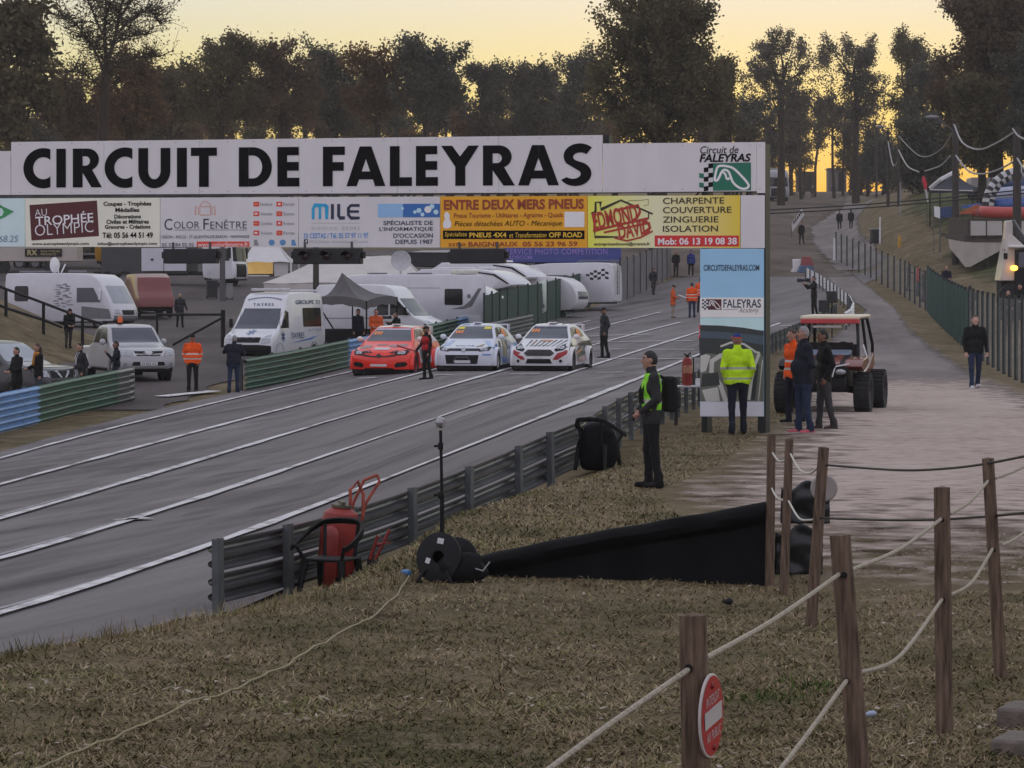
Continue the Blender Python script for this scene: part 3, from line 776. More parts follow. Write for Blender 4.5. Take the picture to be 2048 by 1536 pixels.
for u, v, r, m in [(856, 419, 7, 6), (838, 421, 5, 8), (864, 413, 5, 8), (830, 424, 3.5, 8), (845, 429, 4, 8), (872, 424, 5, 8), (805, 417, 3, 8)]: px_poly(mb, arc(u, v, r, r, 0, 345, 16), -.006 - r * .0002, m)
for t, u0, v0, v1 in [('SPÉCIALISTE DE', 767, 439.5, 450), ('L\'INFORMATIQUE', 759, 454, 463), ('D\'OCCASION', 787, 466.5, 475.5), ('DEPUIS 1987', 791, 479, 488)]: px_text(mb, t, u0, v0, 866, v1, mi=1, offset=.012)
lettering(mb, [ink('cyan print', 30, 128, 178), dk, ink('bright blue print', 56, 112, 176), M_ink, ink('pale grey print', 140, 140, 150), ink('sky print', 116, 150, 196), ink('white print', 208, 200, 200), ink('deep blue print', 40, 84, 150), ink('bokeh blue', 150, 176, 214)], b)
# tyre shop
b = board('sponsor_board', 880.5, 1175, ink('amber board', 196, 132, 30)); mb = MB()
px_text(mb, 'ENTRE DEUX MERS PNEUS', 888, 398.5, 1168, 419, mi=0, offset=.035)
px_text(mb, 'Pneus Tourisme - Utilitaires - Agraires - Quads', 908, 425.5, 1126, 438, mi=0, offset=.01); px_text(mb, 'Pièces détachées AUTO - Mécanique', 909, 441.5, 1124, 455, mi=1, shear=.25)
px_rect(mb, 1129, 423.5, 1169, 454, -.004, 2); px_poly(mb, [(891, 424), (896, 424), (900, 431), (899, 438), (903, 446), (902, 454), (896, 457), (887, 456), (886, 446), (890, 438), (888, 431)], -.004, 2)
px_rect(mb, 886, 461, 1169, 478, -.004, 1); px_text(mb, 'Spécialiste', 889.5, 464, 934, 475.5, mi=3, shear=.2); px_text(mb, 'PNEUS 4X4', 939, 465, 1013, 475, mi=3, offset=.025)
px_text(mb, 'et Transformation', 1019, 465, 1093, 475, mi=3, shear=.2); px_text(mb, 'OFF ROAD', 1098, 464.5, 1164.5, 475, mi=3, offset=.025)
px_text(mb, '33760', 897, 486, 931, 492.5, mi=0, offset=.02); px_text(mb, 'BAIGNEAUX  05 56 23 96 59', 937, 483, 1155, 493, mi=0, offset=.02)
lettering(mb, [ink('rust print', 116, 48, 32), M_ink, ink('white patch', 196, 196, 206), ink('amber print', 214, 150, 50)], b)
# roofing firm
M_yel = mat('yellow fading board', (.6, .5, .2), .5)
t, bb = nodes_of(M_yel)
tc = t.nodes.new('ShaderNodeTexCoord'); sp = t.nodes.new('ShaderNodeSeparateXYZ'); rp = t.nodes.new('ShaderNodeValToRGB')
t.links.new(tc.outputs['Generated'], sp.inputs[0]); t.links.new(sp.outputs[0], rp.inputs[0]); t.links.new(rp.outputs[0], bb.inputs['Base Color'])
rp.color_ramp.elements.new(.5)
for e_, (p_, c_) in zip(rp.color_ramp.elements, [(0, alb(206, 184, 70)), (.45, alb(204, 194, 160)), (1, alb(184, 160, 54))]): e_.position = p_; e_.color = (*c_, 1)
b = board('sponsor_board', 1175.5, 1480.5, M_yel); mb = MB()
K = lambda pts: [(1160 + x / 5.12, 260 + y / 5.12) for x, y in pts]
px_stroke(mb, K([(115, 855), (160, 835), (160, 740), (212, 740), (212, 815), (420, 720), (745, 860)]), 3.4, -.005, 0)
px_stroke(mb, K([(152, 1040), (152, 1095), (395, 1095)]), 2.6, -.005, 0); px_stroke(mb, K([(703, 850), (703, 910)]), 2.2, -.005, 0)
px_stroke(mb, K([(478, 740), (500, 725), (640, 718), (700, 710), (700, 765), (655, 775)]), .8, -.0055, 0)
px_stroke(mb, K([(135, 1035), (420, 965), (700, 905)]), 5, -.006, 1); px_stroke(mb, K([(245, 1050), (430, 1010), (715, 950), (720, 1000), (640, 1060)]), 4, -.0064, 1)
px_stroke(mb, K([(355, 1105), (480, 1135), (620, 1100), (745, 1035)]), 3.4, -.0068, 1); px_stroke(mb, K([(355, 825), (600, 770), (615, 840), (580, 905)]), 5, -.006, 1); px_stroke(mb, K([(150, 860), (150, 1030)]), 5, -.0072, 1)
px_text(mb, 'EDMOND', *[1160 + 130 / 5.12, 260 + 800 / 5.12, 1160 + 590 / 5.12, 260 + 985 / 5.12], -.0085, 1, offset=.03, rot=.2)
px_text(mb, 'DAVID', *[1160 + 390 / 5.12, 260 + 940 / 5.12, 1160 + 720 / 5.12, 260 + 1095 / 5.12], -.0085, 1, offset=.03, rot=.17)
px_text(mb, 'entrepriseedmond@orange.fr', 1188.5, 484.5, 1300, 492.5, mi=0, offset=.02)
for tx, u1, v0 in [('CHARPENTE', 1448.5, 395), ('COUVERTURE', 1463, 413.5), ('ZINGUERIE', 1437, 432.5), ('ISOLATION', 1436, 451)]: px_text(mb, tx, 1326, v0, u1, v0 + 12.6, mi=0, offset=.008)
px_rect(mb, 1309.5, 471, 1478, 493, -.004, 2); px_text(mb, 'Mob: 06 13 19 08 38', 1316, 475.5, 1474, 489.5, mi=3, offset=.025)
lettering(mb, [ink('soft black print', 36, 32, 26), ink('brick red print', 140, 44, 36), ink('red strip', 166, 40, 44), ink('white print', 208, 200, 200)], b)
board('sponsor_board', 1481, 1529.5, M_panel)

# --- leg poster
pu0, pu1, pv0, pv1 = 1400, 1527.5, 497.5, 833
leg = panel('leg_poster', [(pu0 + .3, pv0), (pu1, pv0), (pu1, pv1), (pu0, pv1)], ink('poster blue', 122, 160, 208)); mb = MB()
px_text(mb, 'CIRCUITDEFALEYRAS.COM', 1407.5, 529.5, 1518.5, 541.5, mi=0, offset=.012)
px_rect(mb, pu0 + .3, 595, pu1, 635, -.003, 1)
px_rect(mb, 1416, 598.5, 1443, 619.5, -.005, 2); circuit_loop(mb, 1417, 599.5, 1442, 618.5, 1.6, -.0072, 1)
for i in range(3):
    for j in range(6):
        if (i + j) % 2 == 0: px_rect(mb, 1404 + i * 4, 598.5 + j * 3.5, 1408 + i * 4, 602 + j * 3.5, -.005, 0)
px_text(mb, 'FALEYRAS', 1447, 598.5, 1522, 615.5, mi=0, offset=.012); px_text(mb, 'Academy', 1478, 615, 1518, 628, mi=2, shear=.4, offset=-.015); px_rect(mb, 1447, 618.6, 1475, 619.3, -.006, 0)
px_rect(mb, pu0 + .3, 636, pu1, 660, -.0028, 9)
px_poly(mb, [(pu0 + .3, 650), (1440, 651), (1485, 655), (pu1, 662), (pu1, 803), (pu0 + .3, 803)], -.0035, 3)            # wooded horizon of the aerial view
px_poly(mb, [(pu0 + .3, 662), (1450, 664), (pu1, 672), (pu1, 690), (1450, 678), (pu0 + .3, 676)], -.0045, 8)
px_poly(mb, [(pu0 + .3, 705), (1430, 708), (1448, 712), (1470, 700), (1520, 704), (pu1, 716), (pu1, 803), (pu0 + .3, 803)], -.005, 4)
px_poly(mb, [(1402, 712), (1424, 702), (1442, 690), (1436, 682), (1408, 686), (1400.5, 700)], -.006, 3)
px_stroke(mb, [(1452, 803), (1441, 770), (1423, 744), (1424, 722), (1440, 712), (1478, 703)], 9, -.0065, 5); px_stroke(mb, [(1441, 693), (1462, 685), (1488, 688), (1512, 704), (1520, 706)], 4, -.0062, 5)
px_stroke(mb, [(1518, 708), (1510, 730), (1503, 760), (1498, 800)], 6, -.006, 5); px_stroke(mb, [(1525, 720), (1521, 760), (1517, 802)], 2, -.0066, 5)
px_poly(mb, [(1401, 712), (1412, 708), (1421, 712), (1412, 742), (1401, 745)], -.007, 5); px_poly(mb, [(1404, 780), (1436, 774), (1440, 802), (1412, 803)], -.007, 5)
px_poly(mb, [(1405, 748), (1436, 744), (1440, 770), (1402, 774)], -.0068, 3); px_poly(mb, [(1508, 720), (1518, 730), (1510, 800), (1500, 800)], -.0055, 3)
px_rect(mb, pu0 + .3, 803, pu1, 832.6, -.004, 7)
o = mb.build('poster_artwork', [ink('navy print', 34, 40, 62), ink('poster white', 188, 186, 194), ink('maroon print', 96, 34, 38), ink('poster woodland', 40, 44, 48), ink('poster ground', 84, 86, 84),
                            ink('poster tarmac', 158, 156, 162), M_ink, ink('poster lower band', 176, 176, 196), ink('poster far hills', 56, 68, 84), ink('poster horizon', 158, 184, 214)], leg, smooth=0)

# --- frame behind the boards
D = .50
s0, ztop = gl(1536, 284)[0], gl(1527, 284)[1]; zb = gl(1527, 838)[1]
sl = gl(-420, 400)[0]
mb = MB(); sr = gl(1530.5, 500)[0]; zf = -.15
for (a, b) in [(sr - .14, sr), (gl(1402, 600)[0], gl(1402, 600)[0] + .1)]: mb.box(((a + b) / 2, .035 + D / 2, (zf + ztop - .03) / 2), (b - a, D - .01, ztop - .03 - zf))
mb.build('leg_frame', M_gframe, gantry, bevel=.01)
mb = MB()
zt, zm, zb2 = gl(600, topv(600) + 3)[1], gl(600, midv(600))[1], gl(600, botv(600) - 2)[1]
for z in (zm + .02, zb2 + .05, zm - .75, zm + .75): mb.box(((sl + sr) / 2, .07, z), (sr - sl - .3, .06, .06)); mb.box(((sl + sr) / 2, D, z), (sr - sl - .3, .06, .06))
x = sl
while x < sr - .3:
    for y in (.105, D - .03): mb.box((x, y, (zb2 + zt) / 2 - .1), (.05, .05, zt - zb2 - .3))
    mb.tube([(x, .3, zb2 + .1), (min(x + 1.5, sr - .2), .3, zm + .6)], .02, 6); x += 1.5
mb.build('truss', M_steel_d, gantry)
mb = MB(); mb.box((gl(1209, 275)[0], .3, gl(1209, 279)[1]), (.10, .3, .18)); mb.build('truss_end', M_gframe, gantry)
mb = MB(); mb.box((sl, .28, 2.0), (1.1, D, 5.0)); mb.build('leg_frame', M_gframe, gantry)
# --- start lights hung below the boards
def start_light(u0, u1, v0, v1, lamps, label):
    a, t = gl(u0, v0); b, c = gl(u1, v1); w, h = b - a, t - c
    root = thing('start_light', label, 'start light', gantry.matrix_world @ Vector((0, 0, 0)), gang, 'start lights under the banner')
    root.location = gloc + gdir * ((a + b) / 2) + Vector((0, 0, (t + c) / 2)); 
    mb = MB(); mb.box((0, -.02, 0), (w, .22, h)); mb.build('housing', M_black, root, bevel=.015)
    mb = MB()
    for s in (-1, 1): mb.box((s * w * .35, .0, h / 2 + .05), (.04, .03, .14))
    mb.build('bracket', M_steel_d, root)
    for k in range(lamps):
        x = (k - (lamps - 1) / 2) * w / lamps * .95
        l = MB(); l.lathe([(.001, -.012), (.06, -.01), (.075, 0)], 16, (x, -.133, .0), axis='Y')
        lo = l.build('lens', mat('unlit lamp lens', (.03, .012, .012), .2), root)
        vv = MB(); vv.lathe([(.095, 0), (.1, -.14)], 16, (x, -.131, 0), axis='Y', a0=R(10), a1=R(170)); o = vv.build('visor', M_black, lo)
        o.modifiers.new('thick', 'SOLIDIFY').thickness = .006
    mb = MB(); mb.box((w / 2 + .03, 0, .02), (.06, .1, .12)); mb.box((-w / 2 - .03, 0, .02), (.06, .1, .12)); mb.build('hinge', M_black, root, bevel=.01)
    return root
start_light(331, 436, 498, 527, 0, 'black start light panel in front of the white truck')
start_light(590, 724, 497, 528, 3, 'black start light box with three round visors under the blue computer board')
start_light(903, 1011, 498, 527, 0, 'black start light panel under the amber tyre board')
# ------------------------------------------------------------------ people: one continuous skin per body, grown from posed limbs
def sdf_prim(p, q):
    """distance from points q (..., 3) to a tapered limb / ellipsoid"""
    if p['t'] == 'e':
        d = (q - p['c']) / p['r']; k0 = np.sqrt((d * d).sum(-1)); k1 = np.sqrt(((d / p['r']) ** 2).sum(-1)) + 1e-9
        return k0 * (k0 - 1) / k1
    f = p.get('f', 1.0); a, b = p['a'], p['b']; s = np.array([1, 1 / f, 1]); c = (a[1] + b[1]) / 2
    qa = (q - a) * s; ba = (b - a) * s
    t = np.clip((qa @ ba) / max(1e-9, ba @ ba), 0, 1)
    return (np.sqrt(((qa - t[..., None] * ba) ** 2).sum(-1)) - (p['ra'] + (p['rb'] - p['ra']) * t)) * min(1, f + .1)
def smin(a, b, k):
    h = np.clip(.5 + .5 * (b - a) / k, 0, 1); return b + (a - b) * h - k * h * (1 - h)
def surface_nets(D, org, h):
    nx, ny, nz = D.shape; ins = D < 0
    c = [(i, j, k) for i in (0, 1) for j in (0, 1) for k in (0, 1)]
    sl = lambda A, o: A[o[0]:nx - 1 + o[0], o[1]:ny - 1 + o[1], o[2]:nz - 1 + o[2]]
    cnt = sum(sl(ins, o).astype(np.int8) for o in c); act = (cnt > 0) & (cnt < 8)
    idx = np.full(act.shape, -1, int); I = np.argwhere(act); idx[act] = np.arange(len(I))
    acc = np.zeros((len(I), 3)); n = np.zeros(len(I))
    for o in c:
        for ax in range(3):
            if o[ax]: continue
            o2 = list(o); o2[ax] = 1
            a, b = sl(D, o)[act], sl(D, o2)[act]; cr = (a < 0) != (b < 0)
            t = np.where(cr, a / np.where(cr, a - b, 1), 0)
            e = np.tile(np.array(o, float), (len(I), 1)); e[:, ax] += t
            acc[cr] += e[cr]; n[cr] += 1
    V = org + (I + acc / n[:, None]) * h
    Fs = []
    for ax in range(3):
        u, v = (ax + 1) % 3, (ax + 2) % 3
        a = np.moveaxis(ins, ax, 0); e = a[:-1] != a[1:]; sgn = a[:-1]
        e = np.moveaxis(e, 0, ax); sgn = np.moveaxis(sgn, 0, ax)
        P_ = np.argwhere(e); s = sgn[tuple(P_.T)]
        ok = (P_[:, u] > 0) & (P_[:, v] > 0) & (P_[:, u] < D.shape[u] - 1) & (P_[:, v] < D.shape[v] - 1); P_ = P_[ok]; s = s[ok]
        def at(du, dv):
            Q = P_.copy(); Q[:, u] -= du; Q[:, v] -= dv; return idx[tuple(Q.T)]
        q = np.stack([at(1, 1), at(0, 1), at(0, 0), at(1, 0)], 1); q[~s] = q[~s][:, ::-1]
        Fs.append(q)
    return V, np.concatenate(Fs)
def grow(prims, h, clip=None):
    lo = np.min([np.minimum(p['c'] - p['r'], p['c'] - p['r']) if p['t'] == 'e' else np.minimum(p['a'], p['b']) - max(p['ra'], p['rb']) for p in prims], 0) - 3 * h
    hi = np.max([p['c'] + p['r'] if p['t'] == 'e' else np.maximum(p['a'], p['b']) + max(p['ra'], p['rb']) for p in prims], 0) + 3 * h
    n = np.ceil((hi - lo) / h).astype(int) + 1; D = np.full(n, 1.0)
    ax = [lo[i] + np.arange(n[i]) * h for i in range(3)]
    for p in prims:
        if p['t'] == 'e': a, b = p['c'] - p['r'], p['c'] + p['r']
        else: r = max(p['ra'], p['rb']); a, b = np.minimum(p['a'], p['b']) - r, np.maximum(p['a'], p['b']) + r
        m = .07; i0 = np.maximum(0, ((a - m - lo) / h).astype(int)); i1 = np.minimum(n, ((b + m - lo) / h).astype(int) + 2)
        sub = tuple(slice(x, y) for x, y in zip(i0, i1))
        q = np.stack(np.meshgrid(*[ax[i][sub[i]] for i in range(3)], indexing='ij'), -1)
        D[sub] = smin(D[sub], sdf_prim(p, q), p.get('k', .03))
    if clip is not None:
        q = np.stack(np.meshgrid(*ax, indexing='ij'), -1); D = np.maximum(D, clip(q))
    D[[0, -1]] = 1; D[:, [0, -1]] = 1; D[:, :, [0, -1]] = 1
    return surface_nets(D, lo, h)
def mesh_np(name, V, Fq, mats, mi=None, parent=None):
    me = bpy.data.meshes.new(name); me.vertices.add(len(V)); me.vertices.foreach_set('co', V.astype(np.float32).ravel())
    k = Fq.shape[1]
    me.loops.add(Fq.size); me.loops.foreach_set('vertex_index', Fq.astype(np.int32).ravel())
    me.polygons.add(len(Fq)); me.polygons.foreach_set('loop_start', np.arange(0, Fq.size, k, dtype=np.int32)); me.polygons.foreach_set('loop_total', np.full(len(Fq), k, np.int32))
    for m in mats: me.materials.append(m)
    if mi is not None: me.polygons.foreach_set('material_index', np.asarray(mi, np.int32))
    me.polygons.foreach_set('use_smooth', np.ones(len(Fq), bool)); me.update(); me.validate()
    o = bpy.data.objects.new(name, me); COL.objects.link(o)
    if parent: o.parent = parent
    return o

def cloth(name, col, bands=None, band_col=(.55, .55, .53), scale=7):
    m = mat('cloth ' + name, col, .85, 0, .22, scale, .5, 9, .25)
    if bands and not m.get('banded'):
        m['banded'] = 1; t, b = nodes_of(m); L = t.links.new
        src = b.inputs['Base Color'].links[0].from_socket
        tc = t.nodes.new('ShaderNodeTexCoord'); sp = t.nodes.new('ShaderNodeSeparateXYZ'); L(tc.outputs['Object'], sp.inputs[0])
        fac = None
        for z0, z1 in bands:
            g = t.nodes.new('ShaderNodeMath'); g.operation = 'COMPARE'; L(sp.outputs[2], g.inputs[0]); g.inputs[1].default_value = (z0 + z1) / 2; g.inputs[2].default_value = (z1 - z0) / 2
            if fac is None: fac = g.outputs[0]
            else:
                a = t.nodes.new('ShaderNodeMath'); a.operation = 'MAXIMUM'; L(fac, a.inputs[0]); L(g.outputs[0], a.inputs[1]); fac = a.outputs[0]
        mx = t.nodes.new('ShaderNodeMix'); mx.data_type = 'RGBA'; L(fac, mx.inputs[0]); L(src, mx.inputs[6]); mx.inputs[7].default_value = (*band_col, 1); L(mx.outputs[2], b.inputs['Base Color'])
    return m
BANDS = [(.995, 1.035), (1.14, 1.18)]
C_ = dict(navy=cloth('navy', (.012, .015, .026)), black=cloth('black', (.010, .010, .011)), charcoal=cloth('charcoal', (.030, .030, .033)), grey=cloth('grey', (.05, .048, .05)),
          orange=cloth('hi vis orange', (.95, .11, .015), BANDS), coat=cloth('orange coat', (.62, .11, .03)), yellow=cloth('hi vis yellow', (.50, .80, .02), [(.955, .99), (1.13, 1.175)], (.36, .37, .31)),
          red=cloth('red', (.42, .02, .025)), pink=cloth('hi vis red', (.85, .04, .06), BANDS), blue=cloth('blue', (.03, .05, .22)), jeans=cloth('jeans', (.022, .034, .070)), ljeans=cloth('pale jeans', (.07, .085, .12)),
          beige=cloth('beige', (.32, .26, .20)), dgreen=cloth('dark green', (.02, .03, .025)), green=cloth('vest green', (.30, .85, .05), [(1.09, 1.14)], (.5, .5, .42)),
          white=cloth('white', (.6, .6, .6)), brown=cloth('brown', (.05, .03, .022)), pinkshoe=cloth('pink shoe', (.50, .10, .13)))
SKIN = [mat('skin warm', (.40, .22, .16), .55, 0, .1, 14), mat('skin tan', (.24, .12, .08), .55, 0, .1, 14), mat('skin pale', (.52, .32, .26), .55, 0, .1, 14)]
HAIR = dict(black=mat('hair black', (.010, .009, .009), .6, 0, .3, 30, .4, 60), grey=mat('hair grey', (.26, .25, .25), .6, 0, .25, 30, .4, 60), brown=mat('hair brown', (.06, .035, .02), .6, 0, .3, 30, .4, 60), blonde=mat('hair blonde', (.36, .26, .15), .6, 0, .25, 30, .4, 60))
M_eye = mat('eye', (.01, .01, .01), .2); M_lip = mat('lip', (.25, .08, .07), .5)
HANG = ((2, 9), (10, 2)); POCKET = ((-14, 14), (24, -14)); FRONT = ((12, 8), (72, -28)); CAMERA = ((48, 16), (128, -22)); BEHIND = ((-22, 10), (-8, -14))
def person(label, u, vf, hp, face=0, jacket='black', trousers='navy', shoes='black', arms=(HANG, HANG), legs=((4, 6), (-4, 8)), hair=('hair', 'black'), head=0, lean=0, girth=1.0, hem=.84,
           skin=0, vox=.022, group=None, depth=None, legh=False, nod=0, long_hair=False):
    pos = G(u, vf) if depth is None else S(u, depth)
    hgt = hp * px(pos.y); sc = hgt / 1.76
    root = thing('person', label, 'person', pos, R(face), group, scale=sc)
    hi = vox < .013
    pr = []
    V = lambda *a: np.array(a, float)
    def cap(a, b, ra, rb, tag_, k=.03, f=1.0): pr.append(dict(t='c', a=V(*a), b=V(*b), ra=ra, rb=rb, tag=tag_, k=k, f=f))
    def ell(c, r, tag_, k=.02): pr.append(dict(t='e', c=V(*c), r=V(*r), tag=tag_, k=k))
    hipz = .91; Rl = Matrix.Rotation(R(lean), 3, 'X')
    def up(x, y, z):                         # upper body leans about the hips
        v = Rl @ Vector((x, y, z - hipz)); return (v.x, v.y, v.z + hipz)
    g = girth
    # legs and feet
    dz = 1e9; L_ = []
    for s, (hip, knee) in zip((-1, 1), legs):
        a = Vector((s * .095, 0, hipz)); t = R(hip)
        k = a + Vector((s * .012, -math.sin(t) * .43, -math.cos(t) * .43)); t2 = t - R(knee)
        f = k + Vector((s * .008, -math.sin(t2) * .42, -math.cos(t2) * .42)); L_.append((a, k, f, t2)); dz = min(dz, f.z - .065)
    for s, (a, k, f, t2) in zip((-1, 1), L_):
        sh = Vector((0, 0, -dz)) if True else Vector()
        lift = max(0, f.z - .065 - dz)
        cap(a, k, .092 * (.6 + .4 * g), .064, 'leg', .04); cap(k, f, .063, .048, 'leg', .02)
        cap(f + Vector((0, 0, .10)), f + Vector((0, .0, .02)), .056, .062, 'leg', .02)
        pt = -.12 if lift > .02 else 0
        cap(f + Vector((s * 0, .03, -.028)), f + Vector((s * .02, -.155, -.032 + (.03 if pt else 0))), .044, .036, 'foot', .015, 1.0); cap(f + Vector((0, 0, .0)), f + Vector((0, -.05, -.02)), .047, .045, 'foot', .015)
    # torso
    cap(up(-.075, 0, hipz + .02), up(.075, 0, hipz + .02), .125 * g, .125 * g, 'torso', .04, .9)
    cap(up(-.07, -.02 * (g - 1) * 6, 1.08), up(.07, -.02 * (g - 1) * 6, 1.08), .132 * g, .132 * g, 'torso', .05, .84 * (.5 + .5 * g))
    cap(up(-.105, 0, 1.29), up(.105, 0, 1.29), .128 * (.6 + .4 * g), .128 * (.6 + .4 * g), 'torso', .05, .82)
    cap(up(-.15, .01, 1.425), up(.15, .01, 1.425), .06, .06, 'torso', .05); cap(up(0, .01, 1.42), up(0, -.005, 1.53), .085, .062, 'torso', .04)
    cap(up(0, 0, 1.47), up(0, -.012, 1.58), .058, .054, 'head', .02)
    if hem < .86: cap(up(-.085, 0, hem + .03), up(.085, 0, hem + .03), .12 * g, .12 * g, 'torso', .03, .92)
    # arms and hands
    hands = []
    for s, (ua, fa) in zip((-1, 1), arms):
        dr = lambda w: Vector((s * math.sin(R(w[1])), -math.sin(R(w[0])) * math.cos(R(w[1])), -math.cos(R(w[0])) * math.cos(R(w[1]))))
        sh = Vector(up(s * .195, .01, 1.415)); el = sh + (Rl @ dr(ua)) * .285; d = Rl @ dr(fa); wr = el + d * .255
        cap(sh, el, .068 * (.7 + .3 * g), .053, 'arm', .035); cap(el, wr, .053, .040, 'arm', .02)
        lat = d.cross(Vector((s, 0, 0))); lat = lat.normalized() if lat.length > .2 else Vector((0, 1, 0)); nrm = d.cross(lat).normalized() * s
        if nrm.dot(Vector((-s, 0, 0))) < 0: nrm = -nrm
        pc = wr + d * .06; hands.append((pc, d, nrm))
        if hi:
            cap(wr + d * .0, wr + d * .085, .026, .03, 'hand', .012)
            for q in range(4):
                o = wr + d * .085 + lat * (.026 - .0175 * q); Ln = [.036, .04, .038, .03][q]
                m_ = o + d * Ln + nrm * .008; e_ = m_ + (d * .55 + nrm * .8).normalized() * Ln * .95
                cap(o, m_, .0105, .0095, 'hand', .004); cap(m_, e_, .0095, .008, 'hand', .004)
            o = wr + d * .03 + lat * .024; m_ = o + (d * .6 + lat * .75 + nrm * .3).normalized() * .04; cap(o, m_, .0135, .011, 'hand', .006); cap(m_, m_ + (d * .9 + nrm * .4).normalized() * .032, .011, .009, 'hand', .004)
        else:
            cap(wr, wr + d * .09, .032, .036, 'hand', .01); cap(wr + d * .09, wr + d * .12 + nrm * .05, .03, .022, 'hand', .01); cap(wr + d * .03, wr + d * .08 + lat * .05, .016, .013, 'hand', .008)
    # head
    hc = Vector(up(0, -.018, 1.645)); Rh = Matrix.Rotation(R(head), 3, 'Z') @ Matrix.Rotation(R(nod), 3, 'X')
    H_ = lambda x, y, z: tuple(hc + Rh @ Vector((x, y, z)))
    ell(hc, (.076, .092, .112), 'head', .02)
    cap(H_(0, -.03, -.04), H_(0, -.052, -.085), .06, .038, 'head', .025); cap(H_(0, -.088, .012), H_(0, -.108, -.022), .012, .017, 'head', .014)
    for s in (-1, 1): ell(H_(s * .078, .01, -.01), (.014, .022, .03), 'head', .008)
    if hi:
        for s in (-1, 1): ell(H_(s * .031, -.084, .012), (.012, .009, .007), 'eye', .003); cap(H_(s * .02, -.09, .03), H_(s * .045, -.08, .03), .007, .006, 'hairtag', .004)
        cap(H_(-.022, -.088, -.06), H_(.022, -.088, -.06), .0075, .0075, 'lip', .004)
    Vv, Fq = grow(pr, vox)
    ce = Vv[Fq].mean(1); best = np.full(len(ce), 9.0); tg = np.zeros(len(ce), int); names = ['torso', 'arm', 'leg', 'foot', 'hand', 'head', 'eye', 'lip', 'hairtag']
    for p in pr:
        d = sdf_prim(p, ce); b = d < best; tg[b] = names.index(p['tag']); best = np.minimum(best, d)
    hemz = hem + .02 * np.sin(ce[:, 0] * 17 + 2)
    mi = np.choose(tg, [0, 0, 1, 2, 3, 3, 4, 5, 6]); mi[(tg == 0) & (ce[:, 2] < hemz)] = 1; mi[(tg == 2) & (ce[:, 2] > hemz)] = 0
    mi[(tg == 5) & (ce[:, 2] < 1.495) & (lean < 20)] = 0
    nz = np.array([mnoise.noise(Vector(p) * 9) for p in Vv]) if vox < .02 else 0
    Vv = Vv + (0 if isinstance(nz, int) else (nz * .007)[:, None] * np.array([1, 1, .2]) * (Vv[:, 2:3] < 1.45))
    body = mesh_np('body', Vv, Fq, [C_[jacket], C_[trousers], C_[shoes], SKIN[skin], M_eye, M_lip, HAIR['black']], mi, root)
    # hair or headgear
    kind, col = hair[0], hair[1]
    Hp = dict(t='e', c=V(*hc), r=V(.083, .100, .120), tag='h', k=.01)
    inv = np.array(Rh.transposed()); hcn = V(*hc)
    loc = lambda q: (q - hcn) @ inv.T
    if kind == 'hair':
        lowz = -.30 if long_hair else -.06
        def clip(q):
            l = loc(q); return np.maximum(np.minimum(np.where(l[..., 2] > .02, -.045, .012) - l[..., 1], .066 - l[..., 2]), lowz - l[..., 2])
        ps = [Hp] + ([dict(t='c', a=V(*H_(0, .05, -.02)), b=V(*H_(0, .07, -.22)), ra=.085, rb=.06, tag='h', k=.03)] if long_hair else [])
        v, f = grow(ps, min(vox, .014), clip); mesh_np('hair', v, f, [HAIR[col]], None, root)
    elif kind in ('cap', 'beanie', 'hood'):
        def clip(q):
            l = loc(q); return .028 - l[..., 2] - (np.where(l[..., 1] < -.07, .02, 0)) if kind != 'hood' else np.minimum(-.02 - l[..., 1], .05 - l[..., 2])
        ps = [dict(Hp, r=V(.088, .104, .122))]
        if kind == 'cap': ps.append(dict(t='e', c=V(*H_(0, -.125, .045)), r=V(.075, .075, .014), tag='h', k=.015))
        if kind == 'hood': ps = [dict(Hp, r=V(.10, .115, .13)), dict(t='c', a=V(*H_(0, .05, -.08)), b=V(*H_(0, .06, -.14)), ra=.1, rb=.11, tag='h', k=.04)]
        v, f = grow(ps, min(vox, .014), clip)
        ce = v[f].mean(1); l = loc(ce); mi2 = (l[:, 1] < -.098).astype(int) if len(hair) > 2 else np.zeros(len(f), int)
        if len(hair) > 2: mi2 |= (l[:, 2] < .055)
        mesh_np(kind if kind != 'cap' else 'cap', v, f, [C_[col]] + ([C_[hair[2]]] if len(hair) > 2 else []), mi2, root)
    root['hp'] = 0
    del root['hp']
    return root, sc, pr, hands, hc
def world_at(root, p): return Matrix.LocRotScale(root.location, root.rotation_euler, root.scale) @ Vector(p)
def shell(root, pr, name, off, clip, vox, m, tags=('torso',)):
    ps = [dict(p, ra=p['ra'] + off, rb=p['rb'] + off) for p in pr if p['tag'] in tags and p['t'] == 'c']
    v, f = grow(ps, vox, clip); return mesh_np(name, v, f, [m], None, root)

# 1 the marshal in the green vest
r, sc, pr, hands, hc = person('young man with dark hair and backpack wearing a green safety vest, hands at his waist', 1303, 975, 273, -84, 'charcoal', 'black', 'black', (((-2, 12), (48, -22)), ((-4, 12), (50, -22))),
                              ((4, 6), (-3, 4)), ('hair', 'black'), -8, 0, .96, .84, 0, .0105)
shell(r, pr, 'safety_vest', .017, lambda q: np.maximum.reduce([1.0 - q[..., 2] - 0, q[..., 2] - 1.47, np.abs(q[..., 0]) - .155 - .03 * (q[..., 2] < 1.15), .018 - np.abs(q[..., 0]) - (q[..., 1] > -.02) * 9]), .012, C_['green'])
bp = thing('backpack', 'plain black backpack worn by the man in the green vest', 'backpack', world_at(r, (0, .20, 1.2)), R(-84), scale=sc)
bm_ = MB(); bm_.box((0, .035, 0), (.30, .17, .46)); bm_.build('bag', C_['black'], bp, bevel=.05, seg=3)
bm_ = MB(); bm_.box((0, .14, -.07), (.22, .06, .22)); bm_.build('front_pocket', C_['charcoal'], bp, bevel=.02)
